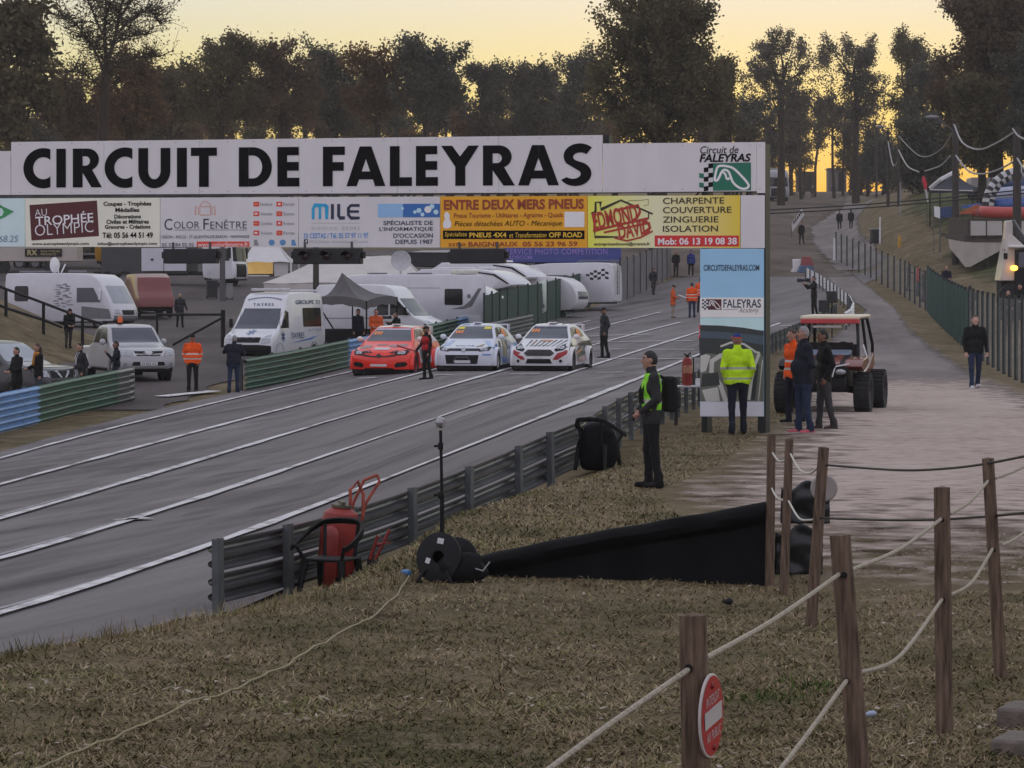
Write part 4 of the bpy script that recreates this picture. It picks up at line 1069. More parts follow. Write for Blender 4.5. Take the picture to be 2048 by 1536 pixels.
for s in (-1, 1):
    bm_ = MB(); bm_.tube([(s * .09, -.03, .2), (s * .1, -.1, .24), (s * .11, -.27, .18), (s * .11, -.335, .05), (s * .1, -.33, -.12)], .018, 6); bm_.build('strap', C_['black'], bp)
h_ = hands[0][0].lerp(hands[1][0], .5) + Vector((0, -.05, -.03))
rd = thing('radio', 'small black radio held at the waist by the green vest man', 'radio', world_at(r, h_), R(-60), scale=sc)
bm_ = MB(); bm_.box((0, 0, 0), (.06, .035, .12)); bm_.build('case', M_black, rd, bevel=.006); bm_ = MB(); bm_.tube([(.02, 0, .06), (.02, 0, .16)], .006, 6); bm_.build('antenna', M_black, rd)
# 2 the man in the yellow jacket
person('man in a yellow hi-vis jacket and blue cap walking away by the poster', 1475, 868, 201, 184, 'yellow', 'navy', 'black', (POCKET, POCKET), ((6, 6), (-6, 8)), ('cap', 'blue', 'coat'), 12, 2, 1.1, .89, 1, .012)
# 3-5 the three by the buggy
person('heavy grey haired man in a navy jacket, jeans and pink shoes beside the buggy', 1606, 868, 216, -78, 'navy', 'jeans', 'pinkshoe', (((-8, 14), (18, -18)), ((-8, 14), (18, -18))), ((4, 3), (-4, 4)), ('hair', 'grey'), -10, -2, 1.28, .83, 0, .012)
person('short haired man in a black top and dark grey trousers behind the grey haired man', 1648, 861, 202, -80, 'black', 'grey', 'brown', (POCKET, POCKET), ((5, 2), (-7, 6)), ('hair', 'black'), -5, 0, 1.0, .87, 1, .012)
person('person in an orange hi-vis jacket half hidden behind the grey haired man', 1586, 846, 188, -60, 'orange', 'navy', 'black', (POCKET, POCKET), hair=('hair', 'brown'), hem=.85, vox=.014)
# 6 the man on the path
person('man in a black zip jacket, blue jeans and white trainers walking along the path', 1950, 779, 149, 6, 'black', 'jeans', 'white', (((-6, 12), (14, -6)), ((6, 12), (16, 2))), ((12, 4), (-8, 14)), ('hair', 'brown'), 0, 0, 1.02, .86, 2, .013)
# paddock side
person('photographer in a bright orange jacket and black trousers by the pickup', 385, 785, 117, 8, 'orange', 'black', 'brown', (POCKET, POCKET), hair=('beanie', 'black'), girth=1.1, hem=.88, skin=1, vox=.016)
person('man in a navy coat leaning on the rail end with his hand to his head', 467, 786, 117, 176, 'navy', 'jeans', 'black', (((30, 20), (120, -10)), ((58, 30), (140, -30))), hair=('hair', 'grey'), lean=14, girth=1.12, vox=.016, nod=-20)
person('marshal in a red vest standing in front of the red race car', 853, 760, 108, -64, 'black', 'black', 'black', (((20, 8), (40, 4)), ((-4, 10), (16, 0))), hair=('cap', 'black'), vox=.018, skin=1)
ro = bpy.data.objects['person'] if False else COL.objects[-1].parent
rr, sc = ro, ro.scale[0]
ps = [dict(t='c', a=np.array([-.105, 0, 1.05]), b=np.array([.105, 0, 1.05]), ra=.14, rb=.14, tag='v', k=.05, f=.92), dict(t='c', a=np.array([-.12, 0, 1.3]), b=np.array([.12, 0, 1.3]), ra=.145, rb=.145, tag='v', k=.05, f=.92)]
v, f = grow(ps, .018, lambda q: np.maximum(.9 - q[..., 2], q[..., 2] - 1.44)); mesh_np('vest', v, f, [C_['red']], None, rr)
st = thing('signal_baton', 'short red baton held low by the marshal in the red vest', 'baton', world_at(rr, (-.25, -.33, .95)), rr.rotation_euler.z)
bm_ = MB(); bm_.tube([(0, 0, 0), (-.02, -.55, .16)], [.02, .03], 8); bm_.build('shaft', mat('baton red', (.45, .05, .04), .5), st); bm_ = MB(); bm_.tube([(0, .12, -.03), (0, 0, 0)], .018, 8); bm_.build('grip', M_black, st)
person('man in a dark grey coat and cap standing alone on the lane behind the cars', 1208, 717, 102, -70, 'charcoal', 'black', 'black', (POCKET, POCKET), hair=('cap', 'black'), hem=.78, vox=.018, nod=14, skin=1)
person('official in a long orange coat and beige trousers reading a white sheet', 1346, 636, 66, 75, 'coat', 'beige', 'black', (FRONT, FRONT), hair=('cap', 'black'), hem=.70, girth=1.15, vox=.024, nod=14, legs=((2, 4), (-2, 4)))
ro = COL.objects[-1].parent
pp_ = thing('paper_sheet', 'white paper sheet held by the official in the orange coat', 'paper', world_at(ro, (0, -.42, 1.16)), R(75))
bm_ = MB(); bm_.box((0, -.08, 0), (.32, .44, .006), rx=R(20)); bm_.build('sheet', M_white, pp_)
person('man in an orange hi-vis jacket and jeans with his back turned on the track', 1384, 636, 71, 178, 'orange', 'jeans', 'black', (HANG, HANG), hair=('hair', 'black'), hem=.84, vox=.024)
person('dark haired person in orange mostly hidden behind the blue poster', 1401, 626, 70, 170, 'orange', 'navy', 'black', hair=('hair', 'black'), vox=.026)
person('marshal in a red hi-vis jacket mostly hidden behind the left edge of the poster', 1404, 716, 84, -80, 'pink', 'black', 'black', hair=('hair', 'brown'), vox=.024)
person('bald man in a black coat standing far up the track', 1352, 553, 51, 10, 'black', 'black', 'black', (POCKET, POCKET), hair=('none', ''), hem=.8, vox=.028)
person('person in a blue jacket and white shoes standing far up the track', 1382, 553, 53, 160, 'blue', 'black', 'white', hair=('beanie', 'blue'), vox=.028)
person('dark figure walking head down along the grey fence', 1307, 590, 54, 20, 'charcoal', 'grey', 'black', (POCKET, POCKET), hair=('hair', 'black'), nod=25, vox=.028, legs=((12, 4), (-10, 14)))
person('cameraman in black behind the end of the dark rail', 1628, 634, 82, -80, 'black', 'black', 'black', (CAMERA, CAMERA), hair=('hair', 'black'), vox=.022)
ro = COL.objects[-1].parent
def big_camera(ro, label, at=(0, -.32, 1.58), s=1.0):
    t = thing('camera', label, 'camera', world_at(ro, at), ro.rotation_euler.z, scale=ro.scale[0] * s)
    b = MB(); b.box((0, .04, 0), (.16, .10, .13)); b.build('camera_body', M_black, t, bevel=.015)
    b = MB(); b.lathe([(.001, .0), (.045, .0), (.05, -.16), (.065, -.2), (.065, -.32), (.05, -.325), (.001, -.3)], 14, (0, 0, 0), axis='Y'); b.build('lens', M_black, t)
big_camera(ro, 'long lens black camera held by the cameraman behind the dark rail', s=1.3)
for (u, v, h, f, jk, tr, sh, ha, lb) in [
    (1603, 489, 45, -30, 'black', 'black', 'black', ('hair', 'black'), 'dark coated person walking past the white banner stand'),
    (1679, 461, 40, 176, 'black', 'black', 'black', ('beanie', 'charcoal'), 'left walker of the black clothed pair on the hill path'),
    (1702, 459, 40, 184, 'black', 'black', 'white', ('hair', 'black'), 'right walker of the black clothed pair on the hill path'),
    (1667, 396, 27, 170, 'black', 'black', 'black', ('hair', 'black'), 'lone black clothed person further up the hill path'),
    (1607, 398, 27, 10, 'grey', 'charcoal', 'black', ('hair', 'brown'), 'grey clothed person near the white lorry up the hill'),
    (1625, 399, 27, -10, 'charcoal', 'grey', 'white', ('cap', 'white'), 'person in a white cap near the lorry up the hill'),
    (1722, 372, 24, 170, 'brown', 'charcoal', 'black', ('hair', 'brown'), 'brown clothed person at the tree line on the hill'),
    (1737, 371, 27, 184, 'black', 'black', 'black', ('hair', 'black'), 'tall dark person at the tree line on the hill')]:
    person(lb, u, v, h, f, jk, tr, sh, hair=ha, vox=.034, legs=((8, 4), (-8, 10)))
person('blonde woman in a dark coat walking away across the paddock', 360, 656, 69, 178, 'charcoal', 'black', 'brown', (((4, 16), (8, 20)), HANG), hair=('hair', 'blonde'), hem=.74, vox=.022, legs=((8, 2), (-8, 12)))
person('hunched dark clothed person below the stair railing', 137, 697, 80, 30, 'black', 'charcoal', 'black', (FRONT, FRONT), hair=('hood', 'black'), lean=12, nod=30, vox=.022, girth=1.1)
person('man in black with a white reflective stripe at the left edge by the dark car', 34, 818, 124, -50, 'black', 'black', 'black', (FRONT, FRONT), hair=('hair', 'black'), vox=.017, hem=.8)
person('long haired woman in an orange scarf and black jacket by the dark car', 76, 815, 128, -60, 'black', 'ljeans', 'black', (FRONT, HANG), hair=('hair', 'brown'), long_hair=True, vox=.017)
ro = COL.objects[-1].parent
v, f = grow([dict(t='c', a=np.array([-.05, -.04, 1.46]), b=np.array([.05, -.04, 1.46]), ra=.075, rb=.075, tag='s', k=.03), dict(t='c', a=np.array([.0, -.11, 1.42]), b=np.array([0, -.14, 1.2]), ra=.05, rb=.06, tag='s', k=.03, f=.6)], .016); mesh_np('scarf', v, f, [cloth('scarf', (.45, .20, .04))], None, ro)
person('bearded man in a dark jacket with a white lanyard left of the pickup', 161, 808, 122, -55, 'charcoal', 'black', 'black', (POCKET, POCKET), hair=('hair', 'black'), vox=.017, girth=1.12)
ro = COL.objects[-1].parent
mb = MB()
for s in (-1, 1): mb.tube([(s * .07, -.06, 1.5), (s * .05, -.135, 1.38), (0, -.15, 1.12)], .011, 6)
mb.build('lanyard', C_['white'], ro)
person('man in a dark uniform jacket touching his mouth in front of the pickup', 233, 797, 115, -70, 'navy', 'black', 'black', (HANG, ((40, 10), (140, -25))), hair=('hair', 'black'), vox=.017, skin=1)
person('man in a dark jacket under the left side of the grey tent', 716, 710, 90, 40, 'navy', 'black', 'black', hair=('hair', 'black'), vox=.02, depth=112)
person('man in an orange jacket standing under the grey pop-up tent', 752, 708, 92, 5, 'coat', 'black', 'black', (FRONT, FRONT), hair=('hair', 'black'), vox=.02, skin=0, girth=1.08, depth=111)
person('photographer in dark clothes crouching forward beside the grey tent', 797, 703, 84, -60, 'black', 'black', 'black', (CAMERA, CAMERA), hair=('hair', 'black'), vox=.02, lean=10, depth=112)
big_camera(COL.objects[-1].parent, 'black camera held by the photographer beside the grey tent', (0, -.45, 1.53))
for (u, v, h, f, jk, tr, ha, lb, Y) in [
    (1818, 0, 59, 90, 'grey', 'charcoal', ('hair', 'brown'), 'grey clothed person seen through the mesh beside the red jacket', 178),
    (1836, 0, 62, 80, 'red', 'charcoal', ('hair', 'brown'), 'person in a red jacket behind the spectator fence', 172),
    (1847, 0, 64, 70, 'black', 'charcoal', ('hair', 'black'), 'dark clothed person beside the red jacket behind the fence', 166),
    (1893, 0, 66, 5, 'navy', 'charcoal', ('hair', 'blonde'), 'fair haired person in a dark jumper behind the slatted fence', 164),
    (1940, 0, 78, 170, 'dgreen', 'charcoal', ('hair', 'black'), 'person in a dark green jacket with back turned behind the fence', 137),
    (2016, 0, 90, 8, 'black', 'charcoal', ('none', ''), 'bald man with a pale collar below the white loader', 119),
    (2040, 0, 88, -20, 'black', 'charcoal', ('hair', 'black'), 'dark haired person beside the bald man at the right edge', 121)]:
    person(lb, u, v, h, f, jk, tr, 'black', (FRONT, FRONT), hair=ha, vox=.022, depth=Y)
# ------------------------------------------------------------------ vehicles: a skinned shell from a side profile, details laid on it
def poly_inset(P_, d):
    n = len(P_); out = []
    A = sum(P_[i][0] * P_[(i + 1) % n][1] - P_[(i + 1) % n][0] * P_[i][1] for i in range(n)); sg = 1 if A > 0 else -1
    for i in range(n):
        a, b, c = Vector(P_[i - 1]), Vector(P_[i]), Vector(P_[(i + 1) % n])
        t0, t1 = (b - a).normalized(), (c - b).normalized(); n0, n1 = Vector((-t0.y, t0.x)) * sg, Vector((-t1.y, t1.x)) * sg
        m = (n0 + n1); m = m / max(.5, m.length_squared / 2) if m.length > .2 else n0
        out.append(tuple(b + m * d))
    return out
def densify(P_, st):
    out = []
    for i in range(len(P_)):
        a, b = Vector(P_[i]), Vector(P_[(i + 1) % len(P_)]); n = max(1, int((b - a).length / st))
        out += [tuple(a.lerp(b, k / n)) for k in range(n)]
    return out
def soften(P_, k=1, q=.22):
    for _ in range(k):
        out = []
        for i in range(len(P_)):
            a, b = Vector(P_[i]), Vector(P_[(i + 1) % len(P_)]); out += [tuple(a.lerp(b, q)), tuple(a.lerp(b, 1 - q))]
        P_ = out
    return P_
def shell_mesh(profile, w, bow=.2, inset=.05, crown=.03, cols=9, rearbow=.1, soft=1, st=.16):
    """profile: closed (y, z) outline, nose at y = 0"""
    pr = densify(soften(profile, soft, .2) if soft else profile, st); L = max(p[0] for p in pr); zt = max(p[1] for p in pr)
    ins = poly_inset(pr, inset)
    ts = [(-1, ins)] + [(-(1 - .35 * inset), poly_inset(pr, inset * .28))] + [(t, pr) for t in np.linspace(-(1 - inset * 1.1), 1 - inset * 1.1, cols)] + [(1 - .35 * inset, poly_inset(pr, inset * .28))] + [(1, ins)]
    rows = []
    for t, pp in ts:
        row = []
        for (y, z), (y0, z0) in zip(pp, pr):
            W = w(y0, z0); f = max(0, 1 - y0 / (.35 * L)); rr = max(0, 1 - (L - y0) / (.3 * L))
            row.append((t * W, y + bow * f * abs(t) ** 2.6 - rearbow * rr * abs(t) ** 2.6, z - crown * abs(t) ** 2 * (z0 > .6 * zt)))
        rows.append(row)
    mb = MB(); n = len(pr)
    vs = [p for r_ in rows for p in r_]
    fs = [(i * n + j, i * n + (j + 1) % n, (i + 1) * n + (j + 1) % n, (i + 1) * n + j) for i in range(len(rows) - 1) for j in range(n)]
    fs += [tuple(range(n)), tuple((len(rows) - 1) * n + k for k in range(n - 1, -1, -1))]
    mb.add(vs, fs); return mb
def bvh_of(mb): 
    vs = [Vector(v) for v in mb.v]; return BVHTree.FromPolygons(vs, mb.f)
DIRS = {'F': (lambda a, b: (a, -9, b), (0, 1, 0)), 'B': (lambda a, b: (a, 14, b), (0, -1, 0)), 'R': (lambda a, b: (9, a, b), (-1, 0, 0)), 'L': (lambda a, b: (-9, a, b), (1, 0, 0)), 'T': (lambda a, b: (a, b, 9), (0, 0, -1))}
def decal(mb, bvh, outline, view='F', off=.008, mi=0, ml=.10):
    bm = bmesh.new(); f = bm.faces.new([bm.verts.new((a, b, 0)) for a, b in outline])
    bmesh.ops.triangulate(bm, faces=[f])
    for _ in range(5):
        es = [e for e in bm.edges if e.calc_length() > ml]
        if not es: break
        bmesh.ops.subdivide_edges(bm, edges=es, cuts=1); bmesh.ops.triangulate(bm, faces=[f for f in bm.faces if len(f.verts) > 3])
    o3, d3 = DIRS[view]; vs = []
    for v in bm.verts:
        o = Vector(o3(v.co.x, v.co.y)); h, nr, _, _ = bvh.ray_cast(o, Vector(d3))
        if h is None: h, nr, _, _ = bvh.find_nearest(o + Vector(d3) * 9)
        if nr.dot(Vector(d3)) > 0: nr = -nr
        vs.append(h + nr * off * .4 - Vector(d3) * off * .6)
    bm.verts.index_update(); mb.add(vs, [tuple(v.index for v in f.verts) for f in bm.faces], mi); bm.free()
def mir(o): return [(-a, b) for a, b in o]
def rr_(x0, z0, x1, z1, r=.03): 
    return [(x0 + r, z0), (x1 - r, z0), (x1, z0 + r), (x1, z1 - r), (x1 - r, z1), (x0 + r, z1), (x0, z1 - r), (x0, z0 + r)]
def circ(x, z, r, n=14, rz=None): return [(x + r * math.cos(2 * math.pi * i / n), z + (rz or r) * math.sin(2 * math.pi * i / n)) for i in range(n)]
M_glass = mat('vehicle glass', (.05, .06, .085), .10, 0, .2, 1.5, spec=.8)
M_glass_d = mat('dark vehicle glass', (.012, .013, .016), .12, 0, .2, 1.5, spec=.5)
M_tyre = mat('tyre rubber', (.016, .016, .017), .8, 0, .3, 20, .4)
M_rim = mat('wheel rim', (.22, .22, .23), .4, .6)
M_under = mat('underbody', (.008, .008, .009), .8)
M_lamp = mat('headlamp', (.42, .44, .47), .12, .35, .35, 20)
M_trimk = mat('black trim', (.010, .010, .012), .5, spec=.25)
def paint(name, c, rough=.3, var=.05): return mat('paint ' + name, c, rough, 0, var, 2, coat=.5)
def wheel(root, x, y, r, wd, rim=M_rim, name='wheel', knob=False):
    s = 1 if x > 0 else -1
    b = MB(); b.lathe([(r * .60, -wd / 2 * .8), (r * .72, -wd / 2), (r * .94, -wd / 2), (r, -wd / 2 * .7), (r, wd / 2 * .7), (r * .94, wd / 2), (r * .72, wd / 2), (r * .60, wd / 2 * .8)], 24, (0, 0, 0), axis='X')
    if knob:
        for k in range(26):
            a = 2 * math.pi * k / 26
            for j in (-1, 0, 1): b.box((j * wd * .3 + (k % 2) * .02, math.cos(a) * r * .995, math.sin(a) * r * .995), (wd * .25, .035, .045), 0, rx=a)
    w_ = b.build(name, M_tyre, root, loc=(x, y, r))
    b = MB(); b.lathe([(.001, s * wd * .30), (r * .2, s * wd * .32), (r * .25, s * wd * .22), (r * .55, s * wd * .28), (r * .61, s * wd * .42), (r * .61, -s * wd * .4)], 20, (0, 0, 0), axis='X')
    for k in range(5):
        a = 2 * math.pi * k / 5; b.box((s * wd * .3, math.cos(a) * r * .38, math.sin(a) * r * .38), (.03, r * .45, .05), 0, rx=a)
    b.build('rim', rim, w_); return w_
def place(u, v, hp, nominal):
    p = G(u, v); return p, hp * px(p.y) / nominal
def disc_wheels(root, xs, r):
    for x in xs:
        b = MB(); b.lathe([(.001, -.10), (r * .55, -.12), (r * .6, -.16), (r * .95, -.16), (r, -.1), (r, .14), (.001, .14)], 20, (0, 0, 0), axis='Y'); b.build('wheel', M_tyre, root, loc=(x, .25, r))
def mirror_pair(root, x, y, z, m, sx=.16, sz=.13):
    for s in (-1, 1):
        b = MB(); b.ellipsoid((s * (x + sx * .55), y, z), (sx * .6, .07, sz * .6)); b.box((s * x * .97, y + .05, z - .03), (.1, .03, .04)); b.build('mirror', m, root)

# ---- the three rallycross cars
RCP = [(.03, .16), (0, .28), (.0, .50), (.06, .64), (.16, .71), (.98, .95), (1.72, 1.36), (2.1, 1.425), (2.75, 1.40), (3.35, 1.28), (3.9, .98), (4.02, .80), (4.05, .40), (3.92, .2)]
def rw(y, z):
    base = .86 if z < .62 else .86 - .07 * min(1, (z - .62) / .3)
    return base - max(0, z - .95) * .50
def race_car(label, u, v, hp, ang, pt, roofm, front, rimm):
    pos, sc = place(u, v, hp, 1.43)
    root = thing('race_car', label, 'race car', pos, R(ang), 'race cars lined up on the start grid', scale=sc)
    sh = shell_mesh(RCP, rw, .24, .07, .03, 11, .12); bvh = bvh_of(sh); sh.build('body', pt, root, smooth=50)
    g = MB(); decal(g, bvh, [(-.67, .975), (.67, .975), (.50, 1.33), (-.50, 1.33)], 'F', .010); g.build('windscreen', M_glass, root)
    for vw in 'RL':
        g = MB(); decal(g, bvh, [(1.30, 1.0), (2.25, 1.0), (2.25, 1.31), (1.75, 1.29)], vw, .010); g.build('side_window', M_glass_d, root)
        g = MB(); decal(g, bvh, [(2.33, 1.0), (3.2, 1.02), (3.0, 1.24), (2.33, 1.31)], vw, .010); g.build('side_window', M_glass_d, root)
        s = 1 if vw == 'R' else -1
        for wy in (.72, 3.22):
            b = MB(); b.lathe([(.33, s * .66), (.345, s * .90), (.37, s * .945), (.42, s * .93), (.43, s * .78)], 16, (0, wy, .31), axis='X', a0=R(-18), a1=R(198)); b.build('fender_flare', pt, root)
            b = MB(); b.lathe([(.001, s * .70), (.35, s * .72), (.36, s * .88)], 18, (0, wy, .31), axis='X'); b.build('wheel_well', M_under, root)
    for x in (-.80, .80):
        for y in (.72, 3.22): wheel(root, x, y, .31, .23, rimm)
    mirror_pair(root, .80, 1.22, 1.03, roofm)
    b = MB(); b.box((0, 2.0, .13), (1.6, 3.6, .12)); b.build('underbody', M_under, root)
    b = MB(); b.box((0, 3.72, 1.36), (1.16, .30, .03), rx=R(-8)); 
    for s in (-1, 1): b.box((s * .58, 3.70, 1.28), (.03, .30, .20))
    b.build('rear_wing', roofm, root, bevel=.008)
    g = MB(); decal(g, bvh, [(-.60, 1.42 - 0), (0, 1.36), (0, 1.36), (0, 1.36)][:3] if False else [(-.58, 1.78), (.58, 1.78), (.56, 3.2), (-.56, 3.2)], 'T', .006); g.build('roof_panel', roofm, root)
    b = MB(); b.box((0, 1.98, 1.44), (.22, .34, .04)); b.build('roof_vent', roofm, root, bevel=.015)
    front(root, bvh); return root
def dec(root, bvh, name, m, outs, view='F', off=.012):
    g = MB()
    for o in outs: decal(g, bvh, o, view, off)
    return g.build(name, m, root)
def plate_text(root, bvh, txt, x0, x1, z0, z1, m, y=None, off=.02):
    h = bvh.ray_cast(Vector(((x0 + x1) / 2, -9, (z0 + z1) / 2)), Vector((0, 1, 0)))[0]; mb = MB(); text_into(mb, txt, x0, x1, z0, z1, h.y - off, offset=.01); return mb.build('lettering', m, root)
O1 = mat('orange number', (.85, .30, .08), .5); PW = mat('paint off white', (.66, .66, .68), .35, 0, .06, 2); PG = mat('livery grey', (.32, .22, .22), .4, 0, .2, 5)
PR = paint('racing red', (.90, .035, .018)); PB_ = paint('livery blue', (.10, .24, .60)); PK = mat('livery black', (.015, .015, .017), .4); PD = mat('livery deep red', (.36, .02, .025), .4); PY = mat('livery yellow', (.75, .65, .04), .5)
def lamps(root, bvh, o):
    for q in (o, mir(o)):
        g = MB(); decal(g, bvh, q, 'F', .014); l = g.build('headlight', M_trimk, root)
        cx = sum(a for a, b in q) / len(q); cz = sum(b for a, b in q) / len(q); g = MB()
        decal(g, bvh, circ(cx, cz, .075, 12, .05), 'F', .022); decal(g, bvh, circ(cx + .1 * (1 if cx < 0 else -1), cz - .01, .04, 10), 'F', .022); g.build('lamp_reflector', M_lamp, l)
def number(root, bvh, x, z):
    dec(root, bvh, 'race_number', O1, [[(x - .02 + k * .085, z), (x + .04 + k * .085, z), (x + .06 + k * .085, z + .09), (x + k * .085, z + .09)] for k in range(3)], 'F', .02)
def front_red(root, bvh):
    lamps(root, bvh, [(.42, .66), (.62, .70), (.80, .76), (.82, .66), (.76, .60), (.52, .58)])
    dec(root, bvh, 'grille', PK, [[(-.5, .62), (-.2, .565), (.2, .565), (.5, .62), (.48, .56), (.2, .53), (-.2, .53), (-.48, .56)]], off=.016)
    dec(root, bvh, 'emblem', PK, [[(0, .50), (.085, .565), (0, .64), (-.085, .565)]], off=.026)
    for s in (0, 1):
        o = [(.48, .24), (.74, .27), (.80, .33), (.74, .40), (.52, .38), (.45, .31)]; dec(root, bvh, 'bumper_intake', M_trimk, [mir(o) if s else o])
    dec(root, bvh, 'bumper_intake', M_trimk, [[(-.42, .19), (.42, .19), (.42, .225), (-.42, .225)]])
    dec(root, bvh, 'plate', PW, [rr_(-.24, .27, .24, .335, .01)], off=.02)
    dec(root, bvh, 'hood_livery', PG, [[(-.70, .80), (-.55, .86), (-.30, .84), (-.40, .78), (-.62, .75)], [(.12, .86), (.6, .90), (.66, .84), (.4, .80), (.18, .82)], [(-.25, .88), (.1, .90), (.05, .86), (-.2, .85)]])
    dec(root, bvh, 'hood_livery', PW, [rr_(-.20, .735, .24, .79, .01)], off=.018)
    dec(root, bvh, 'hood_livery', PK, [[(-.6, .68), (-.3, .72), (-.2, .66), (-.35, .64)], [(.28, .66), (.45, .72), (.55, .71), (.4, .64)]], off=.015)
    dec(root, bvh, 'sun_strip', mat('strip pale blue', (.40, .42, .52), .5), [[(-.51, 1.275), (.51, 1.275), (.49, 1.325), (-.49, 1.325)]], off=.018); number(root, bvh, -.50, 1.15)
    for vw in 'R':
        dec(root, bvh, 'side_livery', PW, [[(1.25, .35), (2.75, .35), (2.75, .86), (1.6, .9), (1.2, .7)], [(2.75, .9), (3.8, .95), (3.5, 1.2)]], vw); dec(root, bvh, 'side_livery', PK, [[(1.5, .45), (1.7, .45), (1.75, .75), (1.55, .75)], [(1.9, .45), (2.3, .45), (2.1, .75)], [(2.3, .6), (2.5, .6), (2.5, .8), (2.3, .8)]], vw, .02)
        dec(root, bvh, 'race_number', O1, [[(2.45, 1.05), (2.8, 1.05), (2.7, 1.2), (2.45, 1.2)]], vw, .02)
def front_white(root, bvh):
    lamps(root, bvh, [(.46, .60), (.74, .63), (.80, .72), (.70, .74), (.46, .67)])
    dec(root, bvh, 'grille', PK, [[(-.48, .62), (.48, .62), (.46, .69), (-.46, .69)]], off=.016); dec(root, bvh, 'emblem', M_lamp, [circ(0, .655, .065)], off=.026)
    dec(root, bvh, 'bumper_intake', M_trimk, [[(-.52, .24), (.42, .24), (.46, .50), (-.56, .50)]]); dec(root, bvh, 'intake_bar', mat('intake brace', (.10, .10, .11), .5), [[(-.2, .47), (-.17, .47), (-.3, .27), (-.34, .27)], [(.1, .47), (.13, .47), (.26, .27), (.22, .27)], [(-.2, .42), (.13, .42), (.13, .45), (-.2, .45)]], off=.02)
    dec(root, bvh, 'plate', PW, [rr_(-.26, .26, .22, .345, .01)], off=.026); dec(root, bvh, 'bumper_sticker', PB_, [rr_(.56, .49, .80, .53, .01)], off=.016)
    dec(root, bvh, 'hood_livery', mat('livery ice blue', (.42, .55, .75), .4), [[(-.75, .74), (-.55, .92), (-.45, .92), (-.5, .78)], [(.45, .92), (.62, .9), (.8, .74), (.66, .76)]]); plate_text(root, bvh, 'RACING TEAM', -.28, .26, .745, .785, M_trimk, off=.03)
    dec(root, bvh, 'hood_livery', mat('livery gold', (.35, .28, .14), .4), [[(.3, .74), (.55, .83), (.5, .74)]], off=.016)
    dec(root, bvh, 'sun_strip', PY, [[(-.52, 1.25), (-.30, 1.25), (-.30, 1.315), (-.49, 1.315)], [(.30, 1.25), (.52, 1.25), (.49, 1.315), (.30, 1.315)]], off=.018); number(root, bvh, -.52, 1.12)
    dec(root, bvh, 'side_livery', PB_, [[(.35, .70), (1.0, .84), (1.5, .6), (.9, .5)], [(2.6, .3), (3.95, .3), (3.9, .85), (3.0, .75)], [(1.2, .25), (2.4, .25), (2.2, .4), (1.3, .45)]], 'R'); dec(root, bvh, 'side_livery', mat('livery sand', (.33, .29, .20), .4), [[(1.7, .45), (2.3, .42), (2.5, .9), (2.1, .95)]], 'R', .016); dec(root, bvh, 'side_livery', PK, [[(1.3, .6), (1.5, .6), (1.6, .9), (1.45, .9)], [(2.5, .6), (2.7, .65), (2.8, .9), (2.6, .9)]], 'R', .018)
    dec(root, bvh, 'race_number', O1, [[(2.4, 1.03), (2.9, 1.03), (2.75, 1.25), (2.4, 1.25)]], 'R', .02)
    dec(root, bvh, 'roof_livery', PB_, [[(-.45, 1.85), (-.2, 1.85), (-.3, 2.6), (-.5, 2.6)]], 'T', .014)
def front_fies(root, bvh):
    lamps(root, bvh, [(.44, .66), (.62, .80), (.80, .86), (.80, .74), (.70, .64), (.5, .60)])
    dec(root, bvh, 'grille', PK, [[(-.36, .47), (.36, .47), (.46, .55), (.34, .655), (-.34, .655), (-.46, .55)]], off=.016)
    dec(root, bvh, 'bumper_intake', M_trimk, [[(-.40, .25), (.40, .25), (.34, .385), (-.34, .385)]]); dec(root, bvh, 'plate', PW, [rr_(-.16, .415, .14, .455, .01)], off=.024)
    for s in (0, 1):
        o = [(.42, .36), (.55, .36), (.80, .52), (.86, .70), (.70, .60), (.56, .56), (.66, .50), (.48, .46)]
        dec(root, bvh, 'bumper_livery', PD, [mir(o) if s else o]); dec(root, bvh, 'fog_lamp', M_trimk, [circ(-.64 if s else .64, .32, .045)], off=.022)
    dec(root, bvh, 'hood_livery', PK, [[(-.46 + k * .13, .74), (-.43 + k * .13, .74), (-.36 + k * .15, .93), (-.41 + k * .15, .93)] for k in range(8)])
    dec(root, bvh, 'hood_livery', mat('livery orange', (.60, .25, .10), .4), [[(-.05, .88), (.3, .90), (.25, .93), (-.05, .93)], [(-.35, .84), (-.2, .86), (-.25, .89)]], off=.017); plate_text(root, bvh, 'RX RACING', -.3, .2, .76, .80, M_trimk, off=.045)
    dec(root, bvh, 'sun_strip', mat('strip navy', (.03, .035, .08), .4), [[(-.51, 1.28), (.51, 1.28), (.49, 1.325), (-.49, 1.325)]], off=.018); number(root, bvh, -.50, 1.16)
    dec(root, bvh, 'side_livery', PK, [[(1.15, .28), (3.95, .3), (3.9, .9), (2.6, .85), (1.2, .5)], [(.4, .66), (1.0, .88), (1.2, .7), (.9, .62)]], 'R'); dec(root, bvh, 'side_livery', mat('livery orange', (.6, .25, .1), .4), [[(1.5, .5), (2.4, .62), (2.3, .66), (1.5, .56)]], 'R', .016); dec(root, bvh, 'side_livery', PG, [[(1.4, .26), (2.6, .26), (3, .5), (1.6, .4)]], 'R', .016)
    dec(root, bvh, 'race_number', O1, [[(2.4, 1.03), (2.9, 1.03), (2.75, 1.25), (2.4, 1.25)]], 'R', .02); dec(root, bvh, 'roof_livery', PK, [[(-.5, 2.1), (-.46, 2.1), (-.3, 2.9), (-.36, 2.9)], [(.1, 1.9), (.14, 1.9), (.3, 3), (.22, 3)], [(.3, 1.9), (.36, 1.9), (.5, 3), (.4, 3)]], 'T', .014)
RIMR = mat('rim red', (.25, .03, .03), .4, .2); RIMW = mat('rim pale', (.45, .45, .46), .4, .3)
